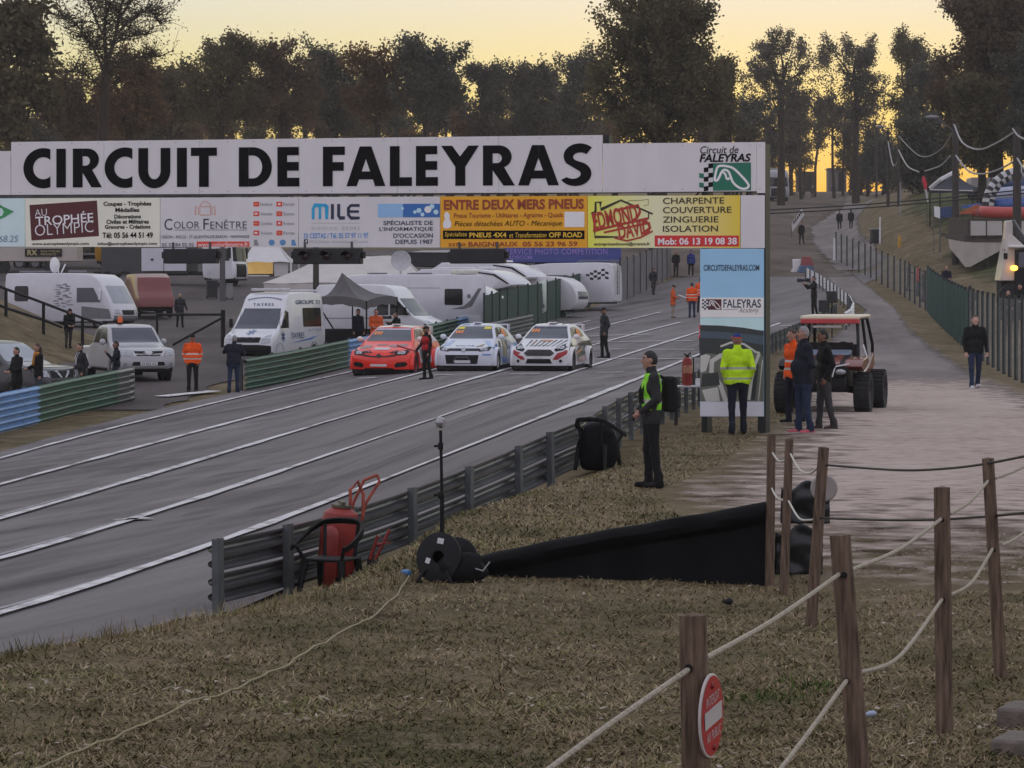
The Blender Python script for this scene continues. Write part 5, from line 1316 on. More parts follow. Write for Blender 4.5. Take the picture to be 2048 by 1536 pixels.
race_car('bright red race car with black chevron grille, left of the three on the grid', 757, 752, 101, -13, PR, paint('cream roof', (.72, .66, .60)), front_red, RIMR)
race_car('white race car with pale blue livery and yellow windscreen strips', 926, 744, 97, -12, paint('cool white', (.66, .70, .78)), paint('cool white', (.66, .70, .78)), front_white, RIMW)
race_car('white race car with black and dark red livery, right of the three', 1077, 744, 97, -13, paint('white', (.74, .74, .76)), paint('white', (.74, .74, .76)), front_fies, mat('rim black', (.03, .03, .03), .4))

# ---- pickup
pos, sc = place(298, 766, 117, 1.78)
root = thing('pickup', 'silver pickup truck with an amber beacon on its cab roof', 'pickup', pos, R(23), scale=sc)
PS = paint('silver', (.44, .44, .46), .32)
prof = [(.10, .40), (0, .50), (0, .68), (.06, .98), (.30, 1.06), (1.35, 1.16), (1.95, 1.70), (2.3, 1.78), (3.0, 1.77), (3.35, 1.62), (3.50, 1.12), (5.1, 1.10), (5.15, .55), (5.0, .42)]
sh = shell_mesh(prof, lambda y, z: .88 - max(0, z - 1.08) * .24, .16, .06, .03, 9, .03); bvh = bvh_of(sh); sh.build('body', PS, root, smooth=45)
dec(root, bvh, 'windscreen', M_glass, [[(-.74, 1.22), (.74, 1.22), (.64, 1.66), (-.64, 1.66)]])
for vw in 'RL':
    dec(root, bvh, 'side_window', M_glass_d, [[(1.72, 1.2), (2.55, 1.2), (2.55, 1.64), (2.15, 1.64)]], vw); dec(root, bvh, 'side_window', M_glass_d, [[(2.65, 1.2), (3.3, 1.2), (3.15, 1.62), (2.65, 1.64)]], vw)
    s = 1 if vw == 'R' else -1
    for wy in (.95, 4.15):
        b = MB(); b.lathe([(.38, s * .6), (.40, s * .87), (.43, s * .915), (.47, s * .90), (.48, s * .8)], 16, (0, wy, .38), axis='X', a0=R(0), a1=R(180)); b.build('fender_flare', PS, root)
        b = MB(); b.lathe([(.001, s * .66), (.41, s * .7), (.42, s * .885)], 18, (0, wy, .38), axis='X'); b.build('wheel_well', M_under, root); wheel(root, s * .76, wy, .37, .26)
for s in (0, 1):
    o = [(.48, .80), (.82, .84), (.86, 1.0), (.60, 1.0)]; g = MB(); decal(g, bvh, mir(o) if s else o, 'F', .012); g.build('headlight', M_lamp, root)
    o = circ(-.72 if s else .72, .56, .06); dec(root, bvh, 'fog_lamp', M_lamp, [o])
gr_ = dec(root, bvh, 'grille', mat('chrome', (.5, .5, .52), .25, .7), [[(-.46, .80), (.46, .80), (.52, .99), (-.52, .99)]]); dec(gr_, bvh, 'grille_slot', M_trimk, [[(-.42, .90), (-.1, .88), (-.12, .96), (-.46, .965)], [(.42, .90), (.1, .88), (.12, .96), (.46, .965)], [(-.36, .82), (.36, .82), (.4, .86), (-.4, .86)]], off=.02)
dec(gr_, bvh, 'emblem', mat('chrome', (.5, .5, .52), .25, .7), [circ(0, .91, .085, 16, .06)], off=.03)
dec(root, bvh, 'bumper_intake', M_trimk, [[(-.52, .53), (.52, .53), (.48, .64), (-.48, .64)]]); p_ = dec(root, bvh, 'plate', M_white, [rr_(-.27, .535, .27, .635, .01)], off=.024); plate_text(p_, bvh, '59 832 XA', -.24, .24, .555, .615, M_trimk, off=.032)
mirror_pair(root, .88, 1.75, 1.23, PS, .17, .16)
b = MB(); b.box((0, 2.3, .42), (1.5, 4.2, .2)); b.build('underbody', M_under, root)
b = MB(); b.box((0, .3, .42), (1.6, .3, .14)); b.build('skid_plate', M_trimk, root, bevel=.03)
b = MB(); b.lathe([(.06, 0), (.08, .02), (.085, .05)], 14, (-.25, 2.35, 1.765)); bq = b.build('beacon', M_trimk, root); b = MB(); b.lathe([(.075, 0), (.078, .16), (.06, .2), (.001, .205)], 14, (-.25, 2.35, 1.81)); b.build('amber_dome', mat('amber lens', (.75, .14, .02), .25), bq)

# ---- dark estate at the left edge
pos, sc = place(128, 812, 132, 1.74)
root = thing('parked_car', 'dark grey off-road car cut off by the left edge of the picture', 'car', pos, R(58), scale=sc)
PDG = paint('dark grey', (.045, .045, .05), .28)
prof = [(.10, .36), (0, .48), (0, .66), (.06, .94), (.26, 1.02), (1.25, 1.12), (1.95, 1.66), (2.4, 1.74), (4.0, 1.72), (4.4, 1.2), (4.45, .5), (4.3, .36)]
sh = shell_mesh(prof, lambda y, z: .90 - max(0, z - 1.05) * .25, .16, .06, .03, 9, .06); bvh = bvh_of(sh); sh.build('body', PDG, root, smooth=45)
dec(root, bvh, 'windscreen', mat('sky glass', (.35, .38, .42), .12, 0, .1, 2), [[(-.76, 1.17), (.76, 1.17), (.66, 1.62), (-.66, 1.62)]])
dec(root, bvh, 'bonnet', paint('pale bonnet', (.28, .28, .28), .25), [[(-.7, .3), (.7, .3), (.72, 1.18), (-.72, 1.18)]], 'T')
for vw in 'RL':
    dec(root, bvh, 'side_window', M_glass_d, [[(1.6, 1.16), (2.8, 1.16), (2.8, 1.6), (2.1, 1.6)]], vw); dec(root, bvh, 'side_window', M_glass_d, [[(2.9, 1.16), (4.1, 1.2), (3.9, 1.58), (2.9, 1.6)]], vw)
    s = 1 if vw == 'R' else -1
    for wy in (.9, 3.6):
        b = MB(); b.lathe([(.001, s * .66), (.40, s * .7), (.41, s * .912)], 18, (0, wy, .38), axis='X'); b.build('wheel_well', M_under, root); wheel(root, s * .80, wy, .36, .24)
for s in (0, 1):
    o = [(.50, .76), (.84, .80), (.87, .96), (.56, .94)]; g = MB(); decal(g, bvh, mir(o) if s else o, 'F', .012); g.build('headlight', M_lamp, root)
gq = dec(root, bvh, 'grille', M_trimk, [[(-.42, .74), (.42, .74), (.46, .93), (-.46, .93)]]); dec(gq, bvh, 'grille_chevron', M_lamp, [[(-.3, .93), (-.2, .93), (-.05, .75), (-.12, .75)], [(.3, .93), (.2, .93), (.05, .75), (.12, .75)]], off=.02)
dec(root, bvh, 'bumper_intake', M_trimk, [[(-.5, .5), (.5, .5), (.46, .6), (-.46, .6)]]); mirror_pair(root, .9, 1.6, 1.18, PDG)
b = MB(); b.box((0, 2.2, .38), (1.5, 3.8, .2)); b.build('underbody', M_under, root)

# ---- vans and motorhomes
def box_vehicle(name, label, cat, u, v, hp, ang, prof, nominal, hw, pt, tumble=.05, tz=1.2, bow=.12, wheels=(), wr=.35, group=None, depth=None, soft=1, inset=.05):
    if depth is None: pos, sc = place(u, v, hp, nominal)
    else: pos = S(u, depth); sc = hp * px(depth) / nominal
    root = thing(name, label, cat, pos, R(ang), group, scale=sc)
    sh = shell_mesh(prof, lambda y, z: hw - max(0, z - tz) * tumble, bow, inset, .02, 9, .03, soft, .25); bvh = bvh_of(sh); sh.build('body', pt, root, smooth=40)
    for wy in wheels:
        for s in (-1, 1):
            b = MB(); b.lathe([(.001, s * (hw - .3)), (wr + .05, s * (hw - .2)), (wr + .06, s * (hw + .006))], 18, (0, wy, wr), axis='X'); b.build('wheel_well', M_under, root); wheel(root, s * (hw - .12), wy, wr, .22)
    b = MB(); L = max(p[0] for p in prof); zb = min(p[1] for p in prof); b.box((0, L / 2, zb + .02), (hw * 1.7, L * .9, .16)); b.build('underbody', M_under, root)
    return root, bvh
PVW = paint('van white', (.70, .71, .74), .35)
VAN = [(.12, .32), (0, .42), (0, .72), (.10, 1.02), (.95, 1.28), (1.75, 2.10), (2.05, 2.52), (2.5, 2.68), (5.7, 2.70), (5.88, 2.5), (5.9, .45), (5.7, .32)]
# ambulance
root, bvh = box_vehicle('ambulance', 'white high roofed ambulance van with blue star signs on bonnet and door', 'ambulance', 492, 727, 146, -17, VAN, 2.74, .98, PVW, .10, 1.25, .16, (.98, 4.65), .35)
dec(root, bvh, 'windscreen', M_glass, [[(-.86, 1.30), (.86, 1.30), (.74, 2.06), (-.74, 2.06)]])
for s in (0, 1):
    o = [(.60, .72), (.92, .78), (.90, 1.10), (.70, 1.04), (.56, .84)]; g = MB(); decal(g, bvh, mir(o) if s else o, 'F', .012); g.build('headlight', M_lamp, root)
dec(root, bvh, 'grille', M_trimk, [[(-.50, .78), (.50, .78), (.56, .98), (-.56, .98)]]); dec(root, bvh, 'bumper', M_trimk, [[(-.95, .34), (.95, .34), (.95, .66), (.5, .70), (-.5, .70), (-.95, .66)]])
def star(cx, cz, r): return [[(cx + r * math.cos(a) - r * .2 * math.sin(a) * k, cz + r * math.sin(a) + r * .2 * math.cos(a) * k) for k in (1, -1)] + [(cx - r * math.cos(a) - r * .2 * math.sin(a) * k, cz - r * math.sin(a) + r * .2 * math.cos(a) * k) for k in (-1, 1)] for a in (R(90), R(30), R(150))]
M_star = mat('star blue', (.04, .07, .18), .5); M_starl = mat('star pale blue', (.18, .26, .40), .5)
for i, o in enumerate(star(0, 1.16, .17)): dec(root, bvh, 'star_of_life', M_starl, [[(a, 1.16 + (b - 1.16) * .6) for a, b in o]], 'F', .012 + .002 * i)
for vw in 'RL':
    for i, o in enumerate(star(1.35, 1.0, .20)): dec(root, bvh, 'star_of_life', M_star, [o], vw, .012 + .002 * i)
    dec(root, bvh, 'side_window', M_glass_d, [[(1.05, 1.32), (2.0, 1.32), (2.05, 1.9), (1.75, 2.0), (1.6, 1.9)]], vw); dec(root, bvh, 'side_window', M_glass_d, [rr_(3.6, 1.35, 5.5, 2.08, .05)], vw)
    dec(root, bvh, 'side_stripe', PB_, [[(2.0, .72), (4.4, .86), (5.0, .98), (3.4, .80)], [(3.6, .84), (5.4, 1.02), (4.6, .96)]], vw, .014)
def side_text(root, txt, x, y0, y1, z0, z1, m, name='lettering', off=.02):
    """lettering along the right hand side (x > 0) read from that side"""
    mb = MB(); text_into(mb, txt, 0, y1 - y0, z0, z1, 0, offset=.012); mb.v = [(x + off, y0 + a, c) for a, b, c in mb.v]; return mb.build(name, m, root, smooth=0)
side_text(root, 'TAYRES', .98, 2.15, 3.5, .92, 1.14, M_star); side_text(root, 'GROUPE 33', .84, 2.9, 5.5, 2.22, 2.38, M_star, off=.04); side_text(root, '05 57 74 00 00', .98, 4.0, 5.4, 1.18, 1.28, M_starl)
mb = MB(); text_into(mb, 'TAYRES', -.42, .42, 2.16, 2.27, bvh.ray_cast(Vector((0, -9, 2.2)), Vector((0, 1, 0)))[0].y - .06, offset=.02, spacing=1.3); mb.build('lettering', M_star, root, smooth=0)
for k in range(13):
    pass
dec(root, bvh, 'roof_arc', M_star, [[(x0, 2.36 + .10 * (1 - (x0 / .7) ** 2)), (x0 + .07, 2.36 + .10 * (1 - ((x0 + .07) / .7) ** 2)), (x0 + .07, 2.40 + .10 * (1 - ((x0 + .07) / .7) ** 2)), (x0, 2.40 + .10 * (1 - (x0 / .7) ** 2))] for x0 in np.arange(-.7, .65, .1)], 'F', .02)
for s in (-1, 1):
    b = MB(); b.box((s * 1.1, 1.2, 1.5), (.12, .14, .34)); b.build('mirror', M_trimk, root, bevel=.03)
b = MB(); b.box((0, 2.5, 2.78), (1.5, .28, .10)); b.build('light_bar', mat('light bar', (.6, .6, .62), .3), root, bevel=.03)
b = MB(); b.box((0, 5.5, 2.75), (1.5, .2, .08)); b.build('light_bar', mat('light bar', (.6, .6, .62), .3), root, bevel=.03)

# integrated motorhome behind the stair railing
MH = [(.15, .35), (0, .48), (.0, .9), (.18, 1.25), (.75, 2.15), (1.05, 2.55), (1.7, 2.86), (7.0, 2.90), (7.15, 2.75), (7.2, .5), (7.0, .35)]
PMH = paint('motorhome white', (.66, .66, .70), .35)
root, bvh = box_vehicle('motorhome', 'white integrated motorhome with wide windscreen behind the stair railing', 'motorhome', 258, 657, 113, 62, MH, 2.92, 1.12, PMH, .02, 1.3, .22, (1.1, 4.9), .34)
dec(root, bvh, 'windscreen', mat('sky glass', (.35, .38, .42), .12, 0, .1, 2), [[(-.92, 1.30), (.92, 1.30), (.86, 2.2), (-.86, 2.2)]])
for s in (0, 1):
    o = rr_(.7, .75, 1.0, .98); g = MB(); decal(g, bvh, mir(o) if s else o, 'F', .012); g.build('headlight', M_lamp, root)
dec(root, bvh, 'grille', M_trimk, [[(-.5, .70), (.5, .70), (.55, .95), (-.55, .95)]]); dec(root, bvh, 'bumper', mat('trim grey', (.16, .16, .17), .5), [[(-1.05, .38), (1.05, .38), (1.05, .66), (-1.05, .66)]])
dec(root, bvh, 'side_window', M_glass, [[(1.0, 1.35), (2.5, 1.35), (2.5, 2.1), (1.45, 2.1)]], 'L'); dec(root, bvh, 'side_window', M_glass_d, [rr_(5.6, 1.4, 6.5, 2.2, .08)], 'L')
dec(root, bvh, 'wheel_panel', mat('trim grey', (.16, .16, .17), .5), [[(.3, .5), (.45, 1.0), (2.2, 1.15), (2.2, .5)]], 'L', .008)
def landscape_print(root, bvh, y0, z0, w, h, vw, seed):
    r_ = random.Random(seed); g = MB()
    for k in range(26):
        t = k / 26; y = y0 + w * (.5 + .5 * math.sin(k * 2.4) * (1 - .4 * t)); z = z0 + h * t
        decal(g, bvh, [(y, z), (y + r_.uniform(.15, .5), z + r_.uniform(-.02, .03)), (y + r_.uniform(.15, .4), z + r_.uniform(.03, .09)), (y + .02, z + r_.uniform(.03, .07))], vw, .010 + .0004 * k)
    g.build('side_print', mat('print grey', (.22, .22, .25), .5, 0, .4, 6), root)
landscape_print(root, bvh, 2.7, 1.1, 1.0, 1.2, 'L', 3)
b = MB(); b.box((0, 5.8, 2.96), (1.2, 1.6, .08)); b.box((.2, 3.4, 2.96), (.7, .7, .10)); b.build('roof_hatch', mat('hatch', (.2, .2, .22), .5), root, bevel=.02)
b = MB()
for k in (-1, 1): b.tube([(k * .12, 4.4, 2.9), (k * .35, 4.3, 3.35)], .04, 6)
b.lathe([(.001, 0), (.35, .06), (.42, .14)], 18, (0, 4.6, 3.3), axis='Y'); b.build('satellite_dish', M_white, root)
b = MB(); b.box((-1.2, 1.0, 1.75), (.1, .14, .55)); b.build('mirror', M_white, root, bevel=.03)

# dark red van and the nose of a white car behind it
root, bvh = box_vehicle('van', 'dark red van parked behind the white motorhome', 'van', 283, 632, 84, 196, [(.1, .35), (0, .5), (0, 2.25), (.15, 2.4), (4.2, 2.4), (4.8, 1.3), (5.4, 1.05), (5.4, .4)], 2.4, .98, paint('dark red', (.17, .025, .022), .4), .06, 1.2, .05, (1.0, 4.4), .33)
for s in (-1, 1): dec(root, bvh, 'tail_lamp', mat('tail lamp', (.3, .02, .02), .3), [rr_(s * .88 - .07, .95, s * .88 + .07, 1.35, .02)])
dec(root, bvh, 'plate', M_white, [rr_(.3, .9, .6, 1.02, .01)])
CAR = [(.08, .25), (0, .4), (.02, .62), (.15, .72), (1.0, .92), (1.75, 1.38), (2.2, 1.46), (3.0, 1.42), (3.9, .95), (4.0, .4), (3.9, .25)]
root, bvh = box_vehicle('parked_car', 'white car whose nose shows from behind the dark red van', 'car', 311, 628, 48, 40, CAR, 1.46, .84, PVW, .3, .9, .18, (.75, 3.2), .3)
dec(root, bvh, 'windscreen', M_glass, [[(-.66, .96), (.66, .96), (.55, 1.34), (-.55, 1.34)]]); dec(root, bvh, 'grille', M_trimk, [[(-.5, .4), (.5, .4), (.5, .55), (-.5, .55)]])
for s in (0, 1): dec(root, bvh, 'headlight', M_lamp, [mir(rr_(.5, .56, .76, .68)) if s else rr_(.5, .56, .76, .68)])

# white camper van facing right beside the grey tent
root, bvh = box_vehicle('camper_van', 'white panel camper van with sloping windscreen beside the grey tent', 'camper van', 884, 690, 124, 66, VAN, 2.74, .98, PVW, .08, 1.25, .16, (.98, 4.65), .35)
dec(root, bvh, 'windscreen', M_glass, [[(-.86, 1.30), (.86, 1.30), (.74, 2.06), (-.74, 2.06)]])
dec(root, bvh, 'side_window', M_glass_d, [[(1.05, 1.32), (2.1, 1.32), (2.1, 2.0), (1.75, 2.0)]], 'L'); dec(root, bvh, 'side_window', M_glass_d, [[(2.18, 1.32), (2.75, 1.32), (2.75, 2.0), (2.18, 2.0)]], 'L')
dec(root, bvh, 'side_stripe', mat('trim grey', (.16, .16, .17), .5), [[(1.6, 1.16), (5.6, 1.16), (5.6, 1.19), (1.6, 1.19)]], 'L'); dec(root, bvh, 'headlight', M_lamp, [[(-.60, .72), (-.92, .78), (-.90, 1.10), (-.70, 1.04)]]); dec(root, bvh, 'headlight', M_lamp, [[(.60, .72), (.92, .78), (.90, 1.10), (.70, 1.04)]])
b = MB(); b.box((-1.1, 1.3, 1.5), (.12, .14, .34)); b.build('mirror', M_trimk, root, bevel=.03)

# big coachbuilt motorhome side on
MB2 = [(.2, .4), (0, .6), (0, 2.6), (.1, 2.9), (.4, 2.98), (5.8, 2.98), (6.6, 2.9), (6.7, 2.5), (6.7, .6), (6.5, .4)]
root, bvh = box_vehicle('motorhome', 'large white motorhome with one dark square window and a curved grey stripe', 'motorhome', 966, 676, 128, 100, MB2, 3.0, 1.15, PMH, .0, 3, .05, (4.8,), .34)
wq = dec(root, bvh, 'window', M_glass_d, [rr_(1.15, 1.55, 2.0, 2.30, .04)], 'L')
dec(root, bvh, 'side_stripe', mat('trim grey', (.16, .16, .17), .5), [[(.25, 2.32), (.42, 2.32), (.8, 1.75), (1.1, 1.5), (1.7, 1.36), (1.1, 1.36), (.72, 1.48)][::1]], 'L'); dec(root, bvh, 'side_stripe', mat('print grey', (.22, .22, .25), .5), [[(2.2, 2.33), (6, 2.33), (6, 2.35), (2.2, 2.35)]], 'L')
dec(root, bvh, 'locker_door', PVW, [rr_(.3, .55, 1.3, 1.1, .03)], 'L', .02); dec(root, bvh, 'side_print', mat('print grey', (.22, .22, .25), .5), [[(.75, 1.86), (.95, 1.88), (.93, 2.05), (.86, 1.92), (.80, 2.04)]], 'L')
b = MB(); b.box((-.1, .9, 3.08), (1.4, 1.1, .2)); b.build('air_conditioner', mat('cream plastic', (.62, .6, .52), .5), root, bevel=.06); b = MB(); b.box((0, 3.0, 3.02), (1.4, 1.0, .06)); b.box((0, 5, 3.02), (1.2, .8, .06)); b.build('roof_hatch', mat('hatch', (.2, .2, .22), .5), root, bevel=.02)
b = MB(); b.tube([(0, 3.9, 3), (0, 3.9, 3.35)], .05, 8); b.lathe([(.001, .1), (.3, .06), (.48, -.04)], 22, (-.1, 3.9, 3.62), axis='X'); b.build('satellite_dish', mat('dish grey', (.5, .5, .52), .5), root)
# the row of motorhomes behind it, noses to the right
for (u, Y, hp, ang, lb) in [(1012, 128, 112, 62, 'white motorhome with cab nose just right of the large one'), (1066, 140, 118, 60, 'white overcab motorhome with black nose stripe above the green screen'), (1098, 150, 113, 60, 'white overcab motorhome furthest right in the row behind the green screen')]:
    root, bvh = box_vehicle('motorhome', lb, 'motorhome', u, 0, hp, ang, [(.9, .4), (.6, .6), (.62, .95), (1.4, 1.2), (1.9, 1.9), (1.0, 2.02), (.55, 2.12), (.75, 2.4), (1.5, 2.78), (2.6, 2.98), (6.9, 2.98), (7.0, .6), (6.8, .4)], 3.0, 1.1, PMH, 0, 3, .14, (1.6, 5.2), .34, depth=Y)
    dec(root, bvh, 'windscreen', M_glass_d, [[(-.9, 1.25), (.9, 1.25), (.85, 1.85), (-.85, 1.85)]]); dec(root, bvh, 'side_window', M_glass_d, [[(1.7, 1.3), (2.3, 1.3), (2.3, 1.85), (2.0, 1.85)]], 'L'); dec(root, bvh, 'side_stripe', M_trimk, [[(.75, 2.2), (.9, 2.2), (1.7, 2.62), (2.8, 2.78), (2.8, 2.84), (1.6, 2.70)]], 'L'); dec(root, bvh, 'side_window', M_glass_d, [rr_(3.6, 1.7, 4.8, 2.25, .05)], 'L')
    b = MB(); b.box((0, 4.5, 3.02), (1.2, 1.6, .08)); b.box((0, 2.7, 3.03), (.7, .6, .1)); b.build('roof_hatch', M_white, root, bevel=.02)
# caravans
CV = [(.5, .45), (.05, .9), (0, 1.5), (.4, 2.2), (1.3, 2.66), (5.6, 2.72), (5.9, 2.5), (5.95, .6), (5.8, .45)]
root, bvh = box_vehicle('caravan', 'white caravan with a chequered flag print and a rear ladder', 'caravan', 1237, 0, 98, 74, [(5.95 - a, b) for a, b in CV][::-1], 2.75, 1.1, PMH, .02, 1.4, .03, (2.8,), .32, depth=158)
M_ck = mat('print black', (.02, .02, .022), .5)
dec(root, bvh, 'flag_print', M_ck, [[(.3 + .22 * i, 1.75 + .14 * j + .05 * math.sin(i * 1.3)), (.5 + .22 * i, 1.75 + .14 * j + .05 * math.sin(i * 1.3 + 1)), (.5 + .22 * i, 1.88 + .14 * j + .05 * math.sin(i * 1.3 + 1)), (.3 + .22 * i, 1.88 + .14 * j + .05 * math.sin(i * 1.3))] for i in range(6) for j in range(4) if (i + j) % 2 == 0 and j < 5 - i * .5], 'L')
dec(root, bvh, 'window', mat('print grey', (.22, .22, .25), .5), [rr_(2.6, 1.5, 4.2, 2.0, .05)], 'L')
b = MB()
for x in (-.5, -.1): b.tube([(x, -.06, .9), (x, -.06, 2.6), (x, .3, 2.85)], .02, 6)
for z in np.arange(1, 2.6, .3): b.tube([(-.5, -.06, z), (-.1, -.06, z)], .016, 6)
b.build('ladder', M_steel_d, root)
root, bvh = box_vehicle('caravan', 'rounded white caravan in front of the chequered one', 'caravan', 1168, 0, 86, 66, CV, 2.75, 1.05, paint('off white', (.62, .62, .64), .35), .03, 1.4, .08, (2.9,), .32, depth=150)
dec(root, bvh, 'window', M_glass, [rr_(1.6, 1.5, 2.7, 2.1, .06)], 'L'); dec(root, bvh, 'window', M_glass, [[(-.8, 1.2), (.8, 1.2), (.75, 1.7), (-.75, 1.7)]])
b = thing('banner_truck', 'blue awning trailer with pale photo service lettering above the caravans', 'trailer', S(1010, 198), R(2))
wq = (1243 - 1010) * px(198); zt_ = P(1010, 490, 198).z - b.location.z; mb = MB(); mb.box((wq / 2, 1.2, (zt_ + .8) / 2), (wq, 2.4, zt_ - .8)); mb.build('body', mat('banner blue', alb(48, 56, 118), .5, 0, .08, 1), b, bevel=.08)
mb = MB(); zA = P(1010, 509, 198).z - b.location.z; zB = P(1010, 497, 198).z - b.location.z; s_ = px(198)
text_into(mb, 'SERVICE PHOTO COMPETITION', 3 * s_, 205 * s_, zA, zB, -.03, offset=.01, spacing=1.1); text_into(mb, 'ADECOM', 6 * s_, 54 * s_, P(0, 519, 198).z - b.location.z, P(0, 511, 198).z - b.location.z, -.03, offset=.01); mb.build('lettering', mat('banner lilac', alb(112, 96, 168), .5), b, smooth=0)
for x in (.25, .75):
    for k in (-1, 1): wheel(b, wq * x, .4 + .8 * (k > 0), .45, .25) if False else None
disc_wheels(b, [wq * x for x in (.15, .3, .8)], .45)
root, bvh = box_vehicle('trailer', 'dark blue trailer tail behind the chequered caravan', 'trailer', 1254, 0, 76, 74, [(.05, .5), (0, .6), (0, 2.6), (.1, 2.7), (4, 2.7), (4, .5)], 2.7, 1.0, paint('trailer blue', (.03, .05, .12), .5), 0, 3, .0, (2,), .3, depth=172)

# lorries in the upper paddock
TR = [(.15, .45), (0, .6), (0, 1.3), (.08, 1.5), (.22, 2.7), (.5, 3.2), (1.0, 3.45), (2.2, 3.5), (2.3, 3.3), (2.3, 1.0), (2.2, .5)]
def lorry(label, u, Y, hp, ang, pt, cargo, cargo_len, cz=(1.15, 3.7)):
    root, bvh = box_vehicle('lorry', label, 'lorry', u, 0, hp, ang, TR, 3.5, 1.22, pt, .02, 1.6, .1, (1.3,), .5, depth=Y)
    dec(root, bvh, 'windscreen', M_glass_d, [[(-1.08, 1.62), (1.08, 1.62), (1.0, 2.6), (-1.0, 2.6)]]); dec(root, bvh, 'grille', M_trimk, [[(-.8, .6), (.8, .6), (.8, 1.45), (-.8, 1.45)]])
    for vw in 'RL': dec(root, bvh, 'side_window', M_glass_d, [[(.35, 1.65), (1.35, 1.65), (1.35, 2.45), (.5, 2.45)]], vw)
    for s in (-1, 1):
        b = MB(); b.box((s * 1.38, .3, 2.15), (.1, .22, .7)); b.build('mirror', M_trimk, root, bevel=.03)
    b = MB(); b.box((0, 2.6 + cargo_len / 2, .85), (.9, cargo_len + .6, .25)); b.build('chassis', M_under, root)
    if cargo: b = MB(); b.box((0, 2.6 + cargo_len / 2, sum(cz) / 2), (2.45, cargo_len, cz[1] - cz[0])); b.build('cargo_box', cargo, root, bevel=.05)
    for y in (2.6 + cargo_len * .7, 2.6 + cargo_len * .7 + 1.2):
        for s in (-1, 1): wheel(root, s * 1.05, y, .5, .3)
    return root, bvh
root, _ = lorry('white lorry with lockers on its chassis behind the waste bins', 484, 185, 108, 72, PVW, None, 7.5)
b = MB()
for k in range(2): b.box((-1.15, 4.2 + k * 1.6, 1.75), (.12, 1.56, 1.5)); 
b.build('locker', paint('locker white', (.6, .6, .66), .4), root, bevel=.02); b = MB()
for k in range(2): b.box((-1.23, 4.2 + k * 1.6, 1.75), (.04, .16, .14))
b.build('locker_handle', M_trimk, root); b = MB(); b.box((.1, 6.6, 2.1), (2.1, 6, 2.6)); b.build('cargo_box', mat('cargo dark', (.05, .05, .055), .5), root, bevel=.04)
lorry('yellow lorry cab partly hidden under the trophy board', 266, 205, 104, 70, paint('lorry yellow', (.55, .28, .02), .4), mat('tarpaulin brown', (.10, .08, .065), .7), 6)
root = thing('trailer', 'plain white box trailer between the yellow and white lorries', 'trailer', S(262, 212), R(3))
mb = MB(); w_ = 68 * px(212); mb.box((w_ / 2, 1.3, 2.4), (w_, 2.5, 3.4)); mb.build('cargo_box', mat('trailer white', (.52, .48, .47), .5, 0, .06, 1), root, bevel=.06); disc_wheels(root, [w_ * x for x in (.3, .75)], .48); mb = MB(); mb.box((w_ / 2, 1.3, .65), (w_, .9, .2)); mb.build('chassis', M_under, root)
root = thing('lorry', 'pale beige service awning lorry with a black sign at the far left', 'lorry', S(-60, 200), R(0)); mb = MB(); w_ = 215 * px(200); mb.box((w_ / 2, 1.3, 2.6), (w_, 2.5, 3.6)); mb.build('cargo_box', mat('awning beige', (.50, .45, .40), .6, 0, .1, .8), root, bevel=.06)
mb = MB(); z0, z1 = P(0, 513, 199.8).z - root.location.z, P(0, 497, 199.8).z - root.location.z; k0 = px(200); mb.box((147 * k0, -.03, (z0 + z1) / 2), (74 * k0, .05, z1 - z0)); sg = mb.build('sign', M_trimk, root); mb = MB(); text_into(mb, 'RX', 115 * k0, 135 * k0, z0 + .08, z1 - .08, -.07, offset=.03); text_into(mb, 'RALLYCROSS', 142 * k0, 180 * k0, (z0 + z1) / 2 + .02, z1 - .1, -.07); text_into(mb, 'FRANCE', 142 * k0, 172 * k0, z0 + .08, (z0 + z1) / 2 - .05, -.07); mb.build('lettering', mat('sign gold', (.5, .42, .2), .5), sg, smooth=0)
disc_wheels(root, [w_ * x for x in (.3, .75)], .48)
root, _ = lorry('white lorry parked at the top of the hill beside the track', 1557, 362, 66, 10, paint('far white', (.35, .35, .38), .5), mat('tarpaulin grey', (.30, .29, .29), .7), 6)

# ---- side by side buggy
pos, sc = place(1640, 828, 196, 1.86)
root = thing('buggy', 'red and black off-road buggy with a cream roof and knobbly tyres', 'buggy', pos, R(-14), scale=sc)
M_bred = paint('buggy red', (.17, .03, .022), .35); M_cream = mat('roof cream', (.72, .64, .48), .45, 0, .06, 2)
for s in (-1, 1):
    for y in (.5, 2.75): wheel(root, s * .76, y, .39, .30, mat('rim black', (.03, .03, .03), .4), knob=True)
b = MB(); b.prism([(.05, .42), (0, .55), (.10, .86), (.30, .96), (1.05, 1.08), (1.1, .5), (3.0, .55), (3.3, 1.0), (3.3, .45), (1.0, .38)], 1.0, 'YZ', -.5); b.build('body', M_trimk, root, bevel=.04)
b = MB(); b.prism([(.10, .90), (.32, 1.0), (1.08, 1.12), (1.08, 1.07), (.3, .93)], .96, 'YZ', -.48); hd = b.build('hood', M_trimk, root, bevel=.02)
for s in (-1, 1):
    b = MB(); b.prism([(.14, .935), (.33, 1.012), (1.05, 1.125), (1.05, 1.10), (.33, .99)], .15 * s, 'YZ', .20 * s); b.build('hood_stripe', M_bred, hd)
b = MB(); b.prism([(.9, 1.1), (1.12, 1.2), (1.25, 1.2), (1.2, 1.08)], .9, 'YZ', -.45); b.build('dashboard', mat('blue grey plastic', (.16, .19, .26), .5), root, bevel=.03)
